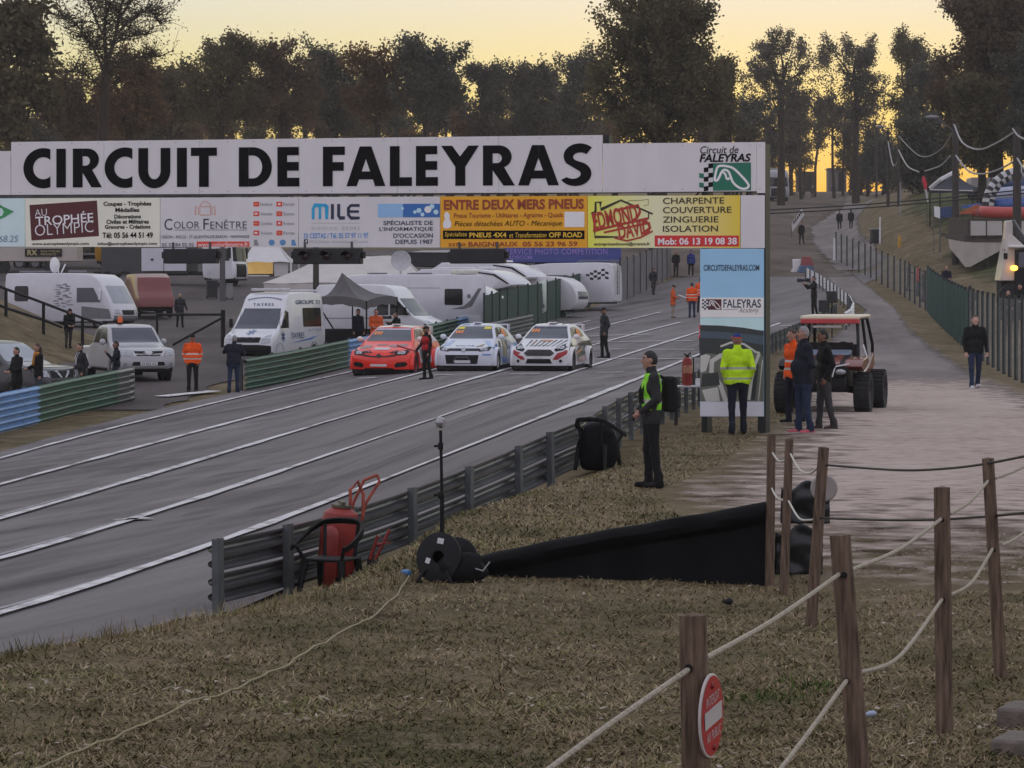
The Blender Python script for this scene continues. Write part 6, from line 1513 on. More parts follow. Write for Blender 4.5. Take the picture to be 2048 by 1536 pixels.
for s in (-1, 1):
    b = MB(); b.prism([(-.05, .90), (.15, 1.02), (.9, 1.08), (1.15, .98), (.8, .90), (.2, .82)], .34 * s, 'YZ', .46 * s); b.build('fender', M_trimk if s < 0 else M_bred, root, bevel=.02)
    b = MB(); b.prism([(1.0, .45), (1.12, .82), (1.6, .74), (2.4, .86), (3.1, 1.12), (3.3, .9), (2.4, .5)], .05 * s, 'YZ', .58 * s); b.build('door', M_bred, root, bevel=.015)
    b = MB(); b.box((s * .40, -.0, .80), (.30, .08, .15), rz=s * .2, ry=-s * .2); hl = b.build('headlight', M_trimk, root, bevel=.02); b = MB(); b.ellipsoid((s * .40, -.05, .80), (.10, .03, .05)); b.build('lamp_lens', M_lamp, hl); b = MB(); b.tube([(s * .24, -.06, .70), (s * .30, -.06, .90), (s * .56, -.02, .95)], .014, 6); b.build('lamp_trim', M_white, hl)
    b = MB(); b.tube([(s * .60, 1.0, 1.0), (s * .56, 1.25, 1.45), (s * .52, 1.45, 1.80), (s * .52, 2.9, 1.80), (s * .58, 3.3, 1.3), (s * .58, 3.35, .95)], .032, 8); b.tube([(s * .52, 2.2, 1.8), (s * .60, 2.3, 1.0)], .03, 8); b.build('roll_cage', M_trimk, root)
    b = MB(); b.tube([(s * .78, .95, .92), (s * .74, 1.2, 1.06), (s * .66, 1.25, 1.3)], .016, 6); b.build('door_trim', M_white, root)
    b = MB(); b.tube([(s * .2, .5, .45), (s * .62, .5, .40)], .03, 6); b.tube([(s * .25, .5, .62), (s * .62, .5, .46)], .025, 6); b.tube([(s * .3, 2.75, .5), (s * .62, 2.75, .40)], .035, 6); b.build('suspension_arm', M_trimk, root)
    b = MB(); b.box((s * .27, 2.0, .95), (.44, .14, .7), rx=R(-12)); b.box((s * .27, 1.75, .72), (.44, .5, .12)); b.build('seat', M_trimk, root, bevel=.05)
b = MB(); b.prism([(1.34, 1.78), (1.36, 1.86), (3.05, 1.88), (3.1, 1.82), (1.5, 1.80)], 1.16, 'YZ', -.58); b.build('roof', M_cream, root, bevel=.03)
b = MB(); b.prism([(1.31, 1.70), (1.33, 1.79), (1.5, 1.80), (1.5, 1.72)], 1.14, 'YZ', -.57); b.build('roof_visor', mat('visor red', (.45, .035, .04), .4), root, bevel=.015)
b = MB(); b.box((-.05, 1.32, 1.64), (.55, .05, .05)); b.build('light_bar', mat('bar pale', (.45, .40, .36), .4), root, bevel=.01)
b = MB(); b.box((0, 1.35, 1.25), (.9, .03, .18)); b.lathe([(.13, -.012), (.16, 0), (.13, .012)], 16, (.25, 1.45, 1.2), axis='Y'); b.build('steering_wheel', M_trimk, root)
b = MB(); b.box((0, 1.9, .45), (1.05, 2.4, .1)); b.build('floor_pan', M_trimk, root)

# ---- white loader at the right edge
root = thing('loader', 'white telescopic loader with a lit amber lamp at the right edge', 'loader', S(2052, 126), R(0))
k0 = px(126); zz = lambda v: P(0, v, 126).z - root.location.z; xx = lambda u: (u - 2052) * k0
M_ldr = paint('loader white', (.62, .57, .52), .45)
mb = MB(); mb.prism([(xx(2003), zz(562)), (xx(2005), zz(548)), (xx(2014), zz(500)), (xx(2020), zz(470)), (xx(2026), zz(468)), (xx(2052), zz(492)), (xx(2080), zz(492)), (xx(2080), zz(562))], 1.6, 'XZ', .3); mb.build('body', M_ldr, root, bevel=.05); mb = MB(); mb.prism([(xx(2008), zz(640)), (xx(2006), zz(560)), (xx(2085), zz(560)), (xx(2085), zz(640))], 1.3, 'XZ', .45); mb.build('chassis', M_under, root, bevel=.04)
mb = MB(); mb.prism([(xx(2030), zz(585)), (xx(2032), zz(499)), (xx(2090), zz(497)), (xx(2090), zz(585))], 1.5, 'XZ', .05); cb = mb.build('cab', M_trimk, root, bevel=.03); mb = MB(); mb.prism([(xx(2037), zz(535)), (xx(2038), zz(504)), (xx(2085), zz(503)), (xx(2085), zz(535))], .02, 'XZ', .02); mb.build('cab_window', M_glass, cb); mb = MB(); mb.box(((xx(2018) + xx(2095)) / 2, .8, zz(493)), (xx(2095) - xx(2018), 1.8, .1)); mb.build('cab_roof', M_white, cb, bevel=.03)
mb = MB(); mb.tube([(xx(2027), .1, zz(441)), (xx(2050), .1, zz(478))], .08, 8); mb.build('hydraulic_ram', M_steel, root); mb = MB(); mb.prism([(xx(2010), zz(500)), (xx(2014), zz(441)), (xx(2028), zz(440)), (xx(2028), zz(500))], .5, 'XZ', .35); mb.build('boom', M_ldr, root, bevel=.04)
for x in (2030, 2086): mb = MB(); mb.lathe([(.001, -.2), (.5, -.22), (.72, -.18), (.72, .18), (.5, .22), (.001, .2)], 22, (xx(x), .3, .72), axis='Y'); mb.build('wheel', M_tyre, root)
mb = MB(); mb.ellipsoid((xx(2028), -.02, zz(536)), (.16, .1, .12)); hl = mb.build('lamp', mat('lit amber lamp', (.9, .4, .05), .3, emit=(1.0, .42, .05), estr=5.0), root)
mb = MB(); mb.box((xx(2013), .25, zz(512)), (.16, .1, .26)); mb.build('mirror', M_trimk, root, bevel=.02)
# ------------------------------------------------------------------ wooden posts, ropes and cables of the near fence
M_wood = mat('weathered wood', (.15, .105, .076), .85, 0, .55, 5, .8, 9, .2, stretch=(9, 9, .9))
M_hole = mat('drilled hole', (.006, .005, .005), .9)
M_rope = mat('pale rope', (.42, .37, .29), .8, 0, .25, 60, .6, 120); M_cable = mat('dark cable', (.018, .016, .016), .6)
POSTS = [('thick wooden post carrying the red no entry sign', 1386, 1230, 1404, 9.7, .046), ('wooden post right of the red sign post, holding two ropes', 1679, 1070, 1737, 12.4, .046),
         ('tall wooden post third along the roped line', 1884, 975, 1890, 16.0, .044), ('leaning wooden post at the right end of the roped line', 1976, 917, 2004, 18.4, .041),
         ('wooden post leaning left in front of the white disc', 1647, 895, 1619, 21.2, .040), ('wooden post between the disc post and the end post of the black barrier', 1579, 878, 1567, 23.7, .035), ('wooden post tied with rope at the end of the black barrier', 1543, 868, 1539, 24.35, .036)]
for k, (lb, ut, vt, ub, Y, r) in enumerate(POSTS):
    t = P(ut, vt, Y); b0 = S(ub, Y, -.12); root = thing('fence_post', lb, 'post', b0, 0, 'wooden posts of the roped fence')
    d = t - b0; mb = MB(); rr = random.Random(k); n = 12; rows = []
    ax = d.normalized(); e1 = ax.cross(Vector((0, 1, 0))).normalized(); e2 = ax.cross(e1)
    flat = [1 + rr.uniform(-.07, .05) for _ in range(n)]
    for i in range(15):
        f = i / 14; ring = []
        for j in range(n + 1):
            a = 2 * math.pi * (j % n) / n; q = r * flat[j % n] * (1.06 - .10 * f) * (1 + .03 * mnoise.noise((j % n * .9, f * 3, k)))
            ring.append(tuple(d * f + e1 * math.cos(a) * q + e2 * math.sin(a) * q))
        rows.append(ring)
    mb.grid(rows); top = [rows[-1][j] for j in range(n)]; cz = d + ax * .008; vs = top + [tuple(cz)]
    mb.add(vs, [(j, (j + 1) % n, n) for j in range(n)]); mb.build('post_body', M_wood, root, smooth=50)
def rope(name, label, cat, pts, r, m, sag=0, group=None):
    w = [P(u, v, Y) for u, v, Y in pts]; out = []
    for i in range(len(w) - 1):
        p0, p1, p2, p3 = w[max(i - 1, 0)], w[i], w[i + 1], w[min(i + 2, len(w) - 1)]
        for k in range(8):
            t = k / 8; out.append(.5 * ((2 * p1) + (p2 - p0) * t + (2 * p0 - 5 * p1 + 4 * p2 - p3) * t * t + (3 * p1 - p0 - 3 * p2 + p3) * t ** 3))
    out.append(w[-1]); o = out[0].copy(); mb = MB(); mb.tube([q - o for q in out], r, 7)
    ob = mb.build(name, m, None, loc=o); return tag(ob, label, cat, group)
RG = 'ropes strung between the wooden posts'
for lb, pts in [('pale rope running from the red sign post to the bottom edge', [(1060, 1566, 8.6), (1220, 1448, 9.1), (1378, 1338, 9.66)]), ('pale upper rope between the red sign post and the next post', [(1412, 1316, 9.72), (1550, 1238, 11), (1679, 1148, 12.38)]),
                ('pale upper rope between the second and third posts', [(1700, 1141, 12.42), (1800, 1098, 14), (1882, 1038, 15.97)]), ('pale upper rope between the third post and the leaning end post', [(1900, 1028, 16.03), (1940, 1003, 17), (1976, 962, 18.37)]), ('pale upper rope leaving the leaning end post to the right', [(1990, 957, 18.45), (2030, 942, 19.4), (2075, 918, 20.6)]),
                ('pale lower rope dropping from the second post to the bottom edge', [(1520, 1590, 11.0), (1606, 1480, 11.6), (1694, 1360, 12.36)]), ('sagging lower rope between the second and third posts', [(1718, 1346, 12.44), (1800, 1312, 14), (1884, 1199, 15.96)]), ('sagging lower rope between the third post and the leaning end post', [(1902, 1190, 16.04), (1945, 1163, 17), (1985, 1098, 18.36)]), ('lower rope leaving the leaning end post to the right', [(2003, 1091, 18.45), (2030, 1078, 19.4), (2075, 1045, 20.6)])]:
    rope('rope', lb, 'rope', pts, .0095, M_rope, group=RG)
for lb, pts in [('short white upper rope between the two leftmost posts', [(1544, 904, 24.35), (1558, 922, 24), (1577, 918, 23.68)]), ('short white upper rope looping down beside the disc post', [(1581, 908, 23.66), (1600, 940, 22.8), (1622, 946, 22), (1641, 928, 21.22)]), ('short white lower rope between the two leftmost posts', [(1543, 976, 24.33), (1555, 996, 24), (1573, 1001, 23.68)]), ('short white lower rope looping down beside the disc post', [(1577, 1002, 23.66), (1598, 1036, 22.8), (1620, 1040, 22), (1636, 1035, 21.22)])]:
    rope('rope', lb, 'rope', pts, .008, mat('white rope', (.55, .52, .46), .8, 0, .2, 60), group=RG)
rope('cable', 'dark upper cable stretched from the disc post to the right edge', 'cable', [(1652, 930, 21.18), (1790, 940, 20), (1880, 938, 19.3), (1968, 928, 18.45), (2080, 906, 17.4)], .008, M_cable)
rope('cable', 'dark lower cable stretched across behind the roped line', 'cable', [(1640, 1036, 21.18), (1760, 1040, 20.2), (1870, 1039, 19.3), (1985, 1032, 18.45), (2080, 1022, 17.4)], .008, M_cable)
for u, v, Y, r in [(1377, 1337, 9.655, .014), (1688, 1150, 12.355, .013), (1693, 1362, 12.355, .013), (1884, 1040, 15.957, .012), (1886, 1200, 15.957, .012), (1976, 963, 18.36, .011), (1988, 1100, 18.36, .011)]:
    q = P(u, v, Y); best = min([o for o in COL.objects if o.name.startswith('fence_post')], key=lambda o: abs(o.location.y - Y)); mb = MB(); mb.lathe([(.001, -.003), (r, -.003), (r, .02)], 14, axis='Y')
    mb.build('rope_hole', M_hole, best, loc=q - best.location + Vector((0, -.006, 0)))
# no entry sign, nearly edge on
sg = thing('sign', 'round red no entry sign reading INTERDIT AU PUBLIC, on the thick wooden post', 'sign', P(1424, 1431, 9.70), R(70.5)); sg.rotation_euler = (0, R(-6), R(70.5))
rs = .136; mb = MB(); mb.lathe([(.001, -.0), (rs - .004, 0), (rs, .002), (rs, .008), (.001, .008)], 40, axis='Y'); mb.build('disc', mat('sign rim white', (.55, .50, .48), .5), sg)
mb = MB(); mb.lathe([(.001, -.002), (rs - .007, -.002)], 40, axis='Y'); mb.build('red_face', mat('sign red', (.42, .025, .03), .4, 0, .08, 6), sg)
mb = MB(); mb.box((0, -.005, 0), (.20, .002, .056)); mb.build('white_bar', mat('sign white', (.50, .47, .46), .5, 0, .06, 6), sg)
mb = MB(); text_into(mb, 'INTERDIT', -.078, .078, .040, .072, -.005, offset=.0, spacing=1.1); text_into(mb, 'AU PUBLIC', -.082, .082, -.075, -.043, -.005, spacing=1.1); mb.build('lettering', mat('sign white', (.50, .47, .46), .5), sg, smooth=0)
for z in (.098, -.104):
    mb = MB(); mb.lathe([(.001, -.011), (.008, -.010), (.011, -.004), (.011, -.002)], 14, (0, 0, z), axis='Y'); mb.build('bolt', mat('bolt red', (.22, .02, .02), .35, .3), sg)
# concrete kerb stones at the bottom right corner
for k, (u, v, w) in enumerate([(2062, 1448, .34), (2056, 1512, .36)]):
    q = G(u, v); mb = MB(); mb.box((0, 0, .03), (.30, w, .14), R(-24)); o = mb.build('kerb_stone', mat('kerb concrete', (.15, .125, .105), .9, 0, .2, 12, .4), None, loc=q, bevel=.02); tag(o, ['upper pale kerb stone at the bottom right corner', 'lower pale kerb stone at the bottom right corner'][k], 'kerb stone')

# ------------------------------------------------------------------ kit on the near bank
M_ext = mat('extinguisher red', (.27, .028, .022), .5, 0, .25, 5, coat=.05); M_plk = mat('black plastic shell', (.010, .0105, .012), .55, spec=.22)
t = thing('extinguisher_trolley', 'wheeled red fire extinguisher trolley leaning beside the first guardrail posts', 'fire extinguisher', S(668, 33.7), R(12), tilt=(R(4), R(5)))
mb = MB(); mb.lathe([(.001, .12), (.17, .13), (.215, .2), (.215, .72), (.19, .84), (.10, .9), (.06, .92), (.001, .92)], 24); mb.build('tank', M_ext, t)
mb = MB(); mb.lathe([(.07, .9), (.12, .9), (.12, .93), (.001, .94)], 14); mb.box((.0, 0, .95), (.05, .22, .04)); mb.build('valve_plate', mat('brass dark', (.12, .10, .07), .5, .5), t)
mb = MB(); mb.lathe([(.001, .02), (.085, .03), (.095, .08), (.095, .60), (.07, .68), (.03, .71), (.001, .71)], 18, (-.13, -.26, 0)); mb.build('gas_cylinder', M_ext, t)
for s in (-1, 1):
    mb = MB(); mb.tube([(.16 + s * .07, .1, .55), (.22 + s * .07, .13, .95), (.34 + s * .09, .18, 1.2), (.40, .2, 1.27)], .018, 8); mb.build('handle', mat('rusty red', (.30, .055, .03), .6, 0, .3, 8), t)
    mb = MB(); mb.lathe([(.10, -.03), (.19, -.04), (.21, 0), (.19, .04), (.10, .03)], 22, (0, 0, 0), axis='X'); wq = mb.build('wheel', M_tyre, t, loc=(.22 + s * .2, .02, .2)); mb = MB(); mb.lathe([(.001, -.02), (.1, -.025), (.1, .025), (.001, .02)], 14, axis='X'); mb.build('hub', M_ext, wq)
mb = MB(); mb.tube([(.1, .0, .9), (.08, .02, 1.1), (.16, .05, 1.2), (.24, .05, 1.05), (.25, .0, .8)], .02, 8); mb.build('hose', mat('rusty red', (.30, .055, .03), .6), t)
mb = MB(); mb.tube([(.36, -.1, .35), (.42, -.1, .62), (.58, -.1, .56), (.42, -.1, .52)], .022, 6); mb.tube([(.4, -.1, .3), (.55, -.1, .7)], .02, 6); mb.build('stand_bracket', M_ext, t)
ch = thing('chair', 'black plastic garden armchair in front of the red extinguisher trolley', 'chair', S(662, 32.7), R(-22))
mb = MB(); mb.box((0, 0, .40), (.46, .44, .035)); mb.build('seat', M_plk, ch, bevel=.015)
pts_o = [(-.30, -.28, .56), (-.31, -.1, .62), (-.29, .12, .72), (-.2, .26, .80), (0, .31, .82), (.2, .26, .80), (.29, .12, .72), (.31, -.1, .62), (.30, -.28, .56)]
def catm(w, n=6):
    w = [Vector(q) for q in w]; out = []
    for i in range(len(w) - 1):
        p0, p1, p2, p3 = w[max(i - 1, 0)], w[i], w[i + 1], w[min(i + 2, len(w) - 1)]
        for k in range(n): t_ = k / n; out.append(.5 * ((2 * p1) + (p2 - p0) * t_ + (2 * p0 - 5 * p1 + 4 * p2 - p3) * t_ * t_ + (3 * p1 - p0 - 3 * p2 + p3) * t_ ** 3))
    return out + [w[-1]]
c_ = catm(pts_o); mb = MB(); mb.grid([[tuple(q * 1.0), tuple(Vector((q.x * 1.1, q.y * 1.1, q.z + .012))), tuple(Vector((q.x * 1.13, q.y * 1.13, q.z - .055)))] for q in c_]); o = mb.build('arm_rail', M_plk, ch); o.modifiers.new('thick', 'SOLIDIFY').thickness = .012
for s in (-1, 1):
    for y in (-.2, .2): mb = MB(); mb.tube([(s * .26, y * 1.35, 0), (s * .22, y, .40)], [.026, .045], 6); mb.build('leg', M_plk, ch)
    mb = MB(); mb.tube([(s * .22, -.2, .40), (s * .29, -.27, .56)], .022, 6); mb.build('arm_support', M_plk, ch)
for s in (-1, 1): mb = MB(); mb.tube([(s * .18, .22, .40), (s * .2, .27, .76)], .02, 6); mb.build('back_support', M_plk, ch)
ls = thing('light_stand', 'thin black telescopic stand topped by a small silver lamp head', 'stand', S(884, 25.6), 0)
zt = P(880, 852, 25.6).z - ls.location.z
mb = MB(); mb.tube([(0, 0, 0), (0, 0, zt * .52)], .020, 10); mb.tube([(0, 0, zt * .5), (-.012, 0, zt * .97)], .014, 10); mb.build('pole', M_plk, ls)
for z, s in ((zt * .52, .03), (zt * .86, .028), (zt * .2, .032)): mb = MB(); mb.box((-.012, 0, z), (s * 1.6, s * 1.6, .06)); mb.box((-.045, 0, z), (.05, .015, .02)); mb.build('clamp', M_plk, ls, bevel=.006)
mb = MB(); mb.ellipsoid((-.012, 0, zt + .03), (.045, .05, .05)); mb.box((.015, -.01, zt + .025), (.03, .06, .06)); mb.build('lamp_head', mat('silver head', (.35, .35, .36), .3, .6), ls)
rl = thing('cable_reel', 'big black cable drum lying on the grass with two white stickers', 'reel', G(872, 1166), R(-28))
rl.rotation_euler = (R(-12), 0, R(-28))
for y, nm in ((0, 'flange'), (.30, 'flange')):
    mb = MB(); mb.lathe([(.055, -.012), (.19, -.016), (.205, -.008), (.205, .008), (.055, .012)], 36, (0, 0, 0), axis='Y'); f_ = mb.build(nm, M_plk, rl, loc=(0, y, .21))
    if y == 0:
        mb = MB(); mb.box((.015, -.022, .13), (.06, .002, .045), ry=R(8)); mb.box((-.085, -.022, -.035), (.042, .002, .045), ry=R(14)); mb.build('sticker', mat('sticker white', (.55, .55, .57), .5), f_)
mb = MB(); mb.lathe([(.05, 0), (.11, 0), (.12, .15), (.11, .3), (.05, .3)], 24, (0, 0, .21), axis='Y'); mb.build('drum', M_plk, rl)
for s in (-1, 1): mb = MB(); mb.tube([(s * .1, -.02, .1), (s * .16, -.03, .0), (s * .16, .36, .0), (s * .1, .32, .1)], .014, 6); mb.build('foot_bar', M_plk, rl)
bg = thing('tarpaulin', 'crumpled black tarpaulin bag heaped behind the cable drum', 'tarpaulin', G(922, 1166), R(10)); V_, F_ = [], []
mb = MB(); mb.ellipsoid((0, .1, .09), (.22, .16, .15), 26, 14); mb.v = [(x + .05 * mnoise.noise((x * 9, y * 9, z * 9)), y, max(-.02, z + .05 * mnoise.noise((x * 8 + 3, y * 8, z * 8)))) for x, y, z in mb.v]; mb.build('fabric', mat('tarp black', (.007, .0075, .008), .7, 0, .3, 5, .4, spec=.15), bg)
mb = MB(); mb.tube([(.1, -.02, .12), (.17, -.06, .1), (.23, -.04, .17)], .007, 5); mb.build('strap', mat('strap pale', (.3, .3, .3), .5), bg)
# cable lying on the grass, with a blue plug
mb = MB(); cp = [G(u, v, .022) for u, v in pxline([(818, 1152), (806, 1178), (770, 1215), (720, 1245), (640, 1288), (560, 1336), (470, 1380), (380, 1412), (240, 1470), (90, 1530), (20, 1560)], 14)]
cp = [q + Vector((0, 0, float(turf(q.x, q.y)[0]) * .8)) for q in cp]; o0 = cp[0].copy(); mb.tube([q - o0 for q in cp], .0062, 6); tag(mb.build('cable', mat('yellowish cable', (.28, .24, .13), .6, 0, .2, 20), loc=o0), 'pale yellow cable snaking over the grass from the drum', 'cable')
pl = thing('plug', 'blue cable plug on the grass beside the drum', 'plug', G(812, 1150, .02), R(40)); mb = MB(); mb.lathe([(.001, -.05), (.022, -.045), (.026, 0), (.018, .05), (.001, .055)], 14, (0, 0, .02), axis='Y'); mb.build('plug_body', mat('plug blue', (.05, .18, .42), .4), pl)
# waste bin behind the guardrail, table with extinguisher
c2 = copy_tree(ch); c2.location = G(1196, 940); c2.rotation_euler = (0, 0, R(150)); c2.scale = (.92,) * 3; c2['label'] = 'black plastic garden armchair standing on the verge against the guardrail'
for o_ in (ch, c2): o_['group'] = 'black plastic garden chairs'
b = thing('bag', 'black bag slumped on the chair against the guardrail', 'bag', c2.location + Vector((0, -.02, .0)), R(20)); mb = MB(); mb.ellipsoid((0, 0, .30), (.30, .26, .38), 24, 16); mb.v = [((abs(x) ** .75) * .72 * (1 if x > 0 else -1) + .03 * mnoise.noise((x * 9, y * 9, z * 9)), y, max(0, z + .03 * mnoise.noise((x * 8 + 3, y * 8, z * 8)))) for x, y, z in mb.v]; mb.build('fabric', mat('bag black', (.006, .006, .008), .8, 0, .3, 5, .4, spec=.1), b); mb = MB(); mb.tube([(.1, -.15, .4), (.0, -.2, .5), (-.1, -.15, .42)], .015, 6); mb.build('handle', M_plk, b)
tb = thing('table', 'small folding table with white top beside the poster', 'table', S(1374, 55), R(-8)); zt = P(1374, 771, 55).z - tb.location.z
mb = MB(); mb.box((.05, 0, zt - .015), (.62, .5, .03)); mb.build('tabletop', mat('table white', (.55, .55, .56), .45), tb, bevel=.008)
for x in (-.2, .3):
    for y in (-.2, .2): mb = MB(); mb.tube([(x, y, 0), (x, y, zt - .03)], .016, 6); mb.build('leg', M_trimk, tb)
def bottle(lb, q, h, r):
    t = thing('fire_extinguisher', lb, 'fire extinguisher', q, R(20)); mb = MB(); mb.lathe([(.001, 0), (r * .9, .005), (r, .03), (r, h * .72), (r * .8, h * .82), (r * .3, h * .87), (.001, h * .88)], 20); mb.build('cylinder', M_ext, t)
    mb = MB(); mb.box((0, 0, h * .9), (.05, .04, h * .07)); mb.tube([(0, 0, h * .9), (-.06, 0, h * .98)], .014, 6); mb.tube([(0, 0, h * .92), (.07, 0, h * 1.0)], .014, 6); mb.build('valve', M_trimk, t); mb = MB(); mb.tube([(.02, 0, h * .9), (r * 1.3, 0, h * .85), (r * 1.35, 0, h * .5), (r * 1.1, -.01, h * .25)], .012, 6); mb.build('hose', M_trimk, t); mb = MB(); mb.lathe([(r + .002, h * .38), (r + .002, h * .62)], 14, a0=R(200), a1=R(320)); mb.build('label', mat('ext label', (.45, .2, .12), .5, 0, .3, 20), t)
bottle('red fire extinguisher standing on the white table', tb.location + Vector((.0, -.05, zt)), .60, .095)
w = thing('box', 'small white box on the table next to the extinguisher', 'box', tb.location + Vector((.22, -.1, zt)), R(-8)); mb = MB(); mb.box((0, 0, .065), (.14, .14, .13)); mb.build('carton', M_white, w, bevel=.01)

# ------------------------------------------------------------------ spectator fences
def net_mat(name, col, a):
    m = mat(name, col, .8, 0, .2, 3); t_, b_ = nodes_of(m); b_.inputs['Alpha'].default_value = a; return m
M_net = net_mat('wire mesh', (.34, .35, .36), .28); M_fpost = mat('fence post green black', (.014, .022, .021), .5); M_slat = mat('screen green', alb(42, 62, 62), .6, 0, .25, 2)
def fence(name, label, bases, h, gap, net=None, slats=None, pw=.07, posts=True, wob=0.0):
    p = resample(bases, 400); s = np.concatenate([[0], np.cumsum(np.hypot(*(p[1:] - p[:-1]).T))]); L = s[-1]
    q = lambda d: Vector((np.interp(d, s, p[:, 0]), np.interp(d, s, p[:, 1]), 0))
    o = q(0); o.z = gz1(o.x, o.y); root = thing(name, label, 'fence', o)
    at = lambda d, z: (lambda c: Vector((c.x, c.y, gz1(c.x, c.y) + z)) - o)(q(d))
    if posts:
        d = 0
        while d <= L + .01:
            c = at(d, 0); mb = MB(); mb.box((c.x, c.y, c.z + h / 2), (pw, pw, h + .1), rx=random.uniform(-.015, .015)); mb.build('post', M_fpost, root); d += gap
    n = max(2, int(L / .7)); ds = np.linspace(0, L, n + 1)
    if net:
        mb = MB(); mb.grid([[tuple(at(d, z + wob * mnoise.noise((d * .8, z, 5)))) for z in np.linspace(.05, h - .06, 3)] for d in ds]); mb.build('mesh_panel', net, root)
    if slats:
        mb = MB(); d = 0
        while d < L:
            c = at(d, 0); mb.box((c.x, c.y, c.z + h / 2 - .02), (.10, .02, h - .1 + random.uniform(-.04, .04)), rz=random.uniform(-.2, .2)); d += slats
        mb.build('slat_screen', M_slat, root)
    return root, at, L
FB = [G(u, v) for u, v in [(1672, 522), (1735, 553), (1800, 588), (1856, 624)]]
fence('fence', 'long wire mesh fence with dark posts along the old tarmac', FB, 2.05, 3.6, M_net, None, .10)
fence('fence', 'dark green slatted fence section between the two mesh sections', [FB[-1], G(1890, 660), G(1935, 700)], 2.35, 3.0, None, .24, .12)
fence('fence', 'tall near wire mesh fence at the right edge', [G(1938, 703), G(1990, 737), G(2060, 772)], 2.4, 3.1, M_net, None, .10)
gs, at_, L_s = fence('screen_fence', 'dark green cloth screened fence in front of the motorhomes', [G(968, 690), G(1010, 672), G(1100, 644), G(1182, 614)], 2.05, 3.4, mat('screen cloth', alb(28, 48, 45), .75, 0, .25, 1.2, .6, 2), None, .08, True, .05)
mb = MB(); q0, q1 = P(1077, 600, at_(0, 0).y + gs.location.y), None
c = [P(u, v, G(1086, 649).y - .3) - gs.location for u, v in [(1077, 565), (1093, 557), (1093, 622), (1077, 632)]]; mb.add(c, [(0, 1, 2, 3)]); o = mb.build('poster', mat('poster pale', alb(150, 158, 160), .6, 0, .05, 2), gs); o.modifiers.new('thick', 'SOLIDIFY').thickness = .02
c = [P(u, v, G(1086, 649).y - .34) - gs.location for u, v in [(1081, 583), (1085, 581), (1086, 606), (1090, 612), (1087, 617), (1081, 612)]]; mb = MB(); mb.add(c, [tuple(range(6))]); mb.build('poster_mark', mat('print grey', (.22, .22, .25), .5), o)
fence('fence', 'grey corrugated panel fence with dark posts beyond the caravans', [G(1240, 606), G(1290, 583), G(1342, 553)], 2.4, 3.4, mat('pale grey panel', (.16, .15, .155), .7, 0, .25, 1.5), None, .09)

# ------------------------------------------------------------------ tents
def sagroof(root, name, apex, corners, m, n=8, sag=.25, val=.25):
    k = len(corners); mb = MB()
    for i in range(k):
        a, b = Vector(corners[i]), Vector(corners[(i + 1) % k]); ap = Vector(apex); rows = []
        for r_ in range(n + 1):
            f = r_ / n; l, r2 = ap.lerp(a, f), ap.lerp(b, f); row = []
            for c in range(n + 1):
                g = c / n; q = l.lerp(r2, g); q.z -= sag * math.sin(math.pi * f) * (.6 + .4 * math.sin(math.pi * g)) ; q.z += .10 * math.sin(math.pi * g) * f; row.append(tuple(q))
            rows.append(row)
        mb.grid(rows); last = rows[-1]; mb.grid([last, [(x, y, z - val + .03 * math.sin(j * 2.1)) for j, (x, y, z) in enumerate(last)]])
    o = mb.build(name, m, root, smooth=60); return o
tt = thing('pop_up_tent', 'grey pointed pop-up tent with sagging roof behind the guardrail', 'tent', S(700, 113)); o = tt.location
cs = [P(640, 594, 115) - o, P(733, 602, 110.5) - o, P(794, 594, 115.5) - o, P(705, 590, 121) - o]
sagroof(tt, 'canopy', P(684, 545, 115) - o, cs, mat('tent grey', (.105, .10, .105), .8, 0, .15, 2, .3), 8, .42, .32)
for c in cs: mb = MB(); g_ = gz1(c.x + o.x, c.y + o.y) - o.z; mb.tube([(c.x, c.y, g_), (c.x, c.y, c.z)], .035, 6); mb.build('leg', M_trimk, tt)
mb = MB(); mb.tube([(cs[0].x, cs[0].y - .05, cs[0].z - .4), (cs[0].x + .9, cs[0].y - .4, gz1(o.x, o.y) - o.z + .3)], .03, 6); mb.build('brace', M_trimk, tt)
mb = MB(); mb.box((.2, .5, .45), (2.6, .7, .9)); mb.build('dark_skirt', M_trimk, tt, bevel=.05)
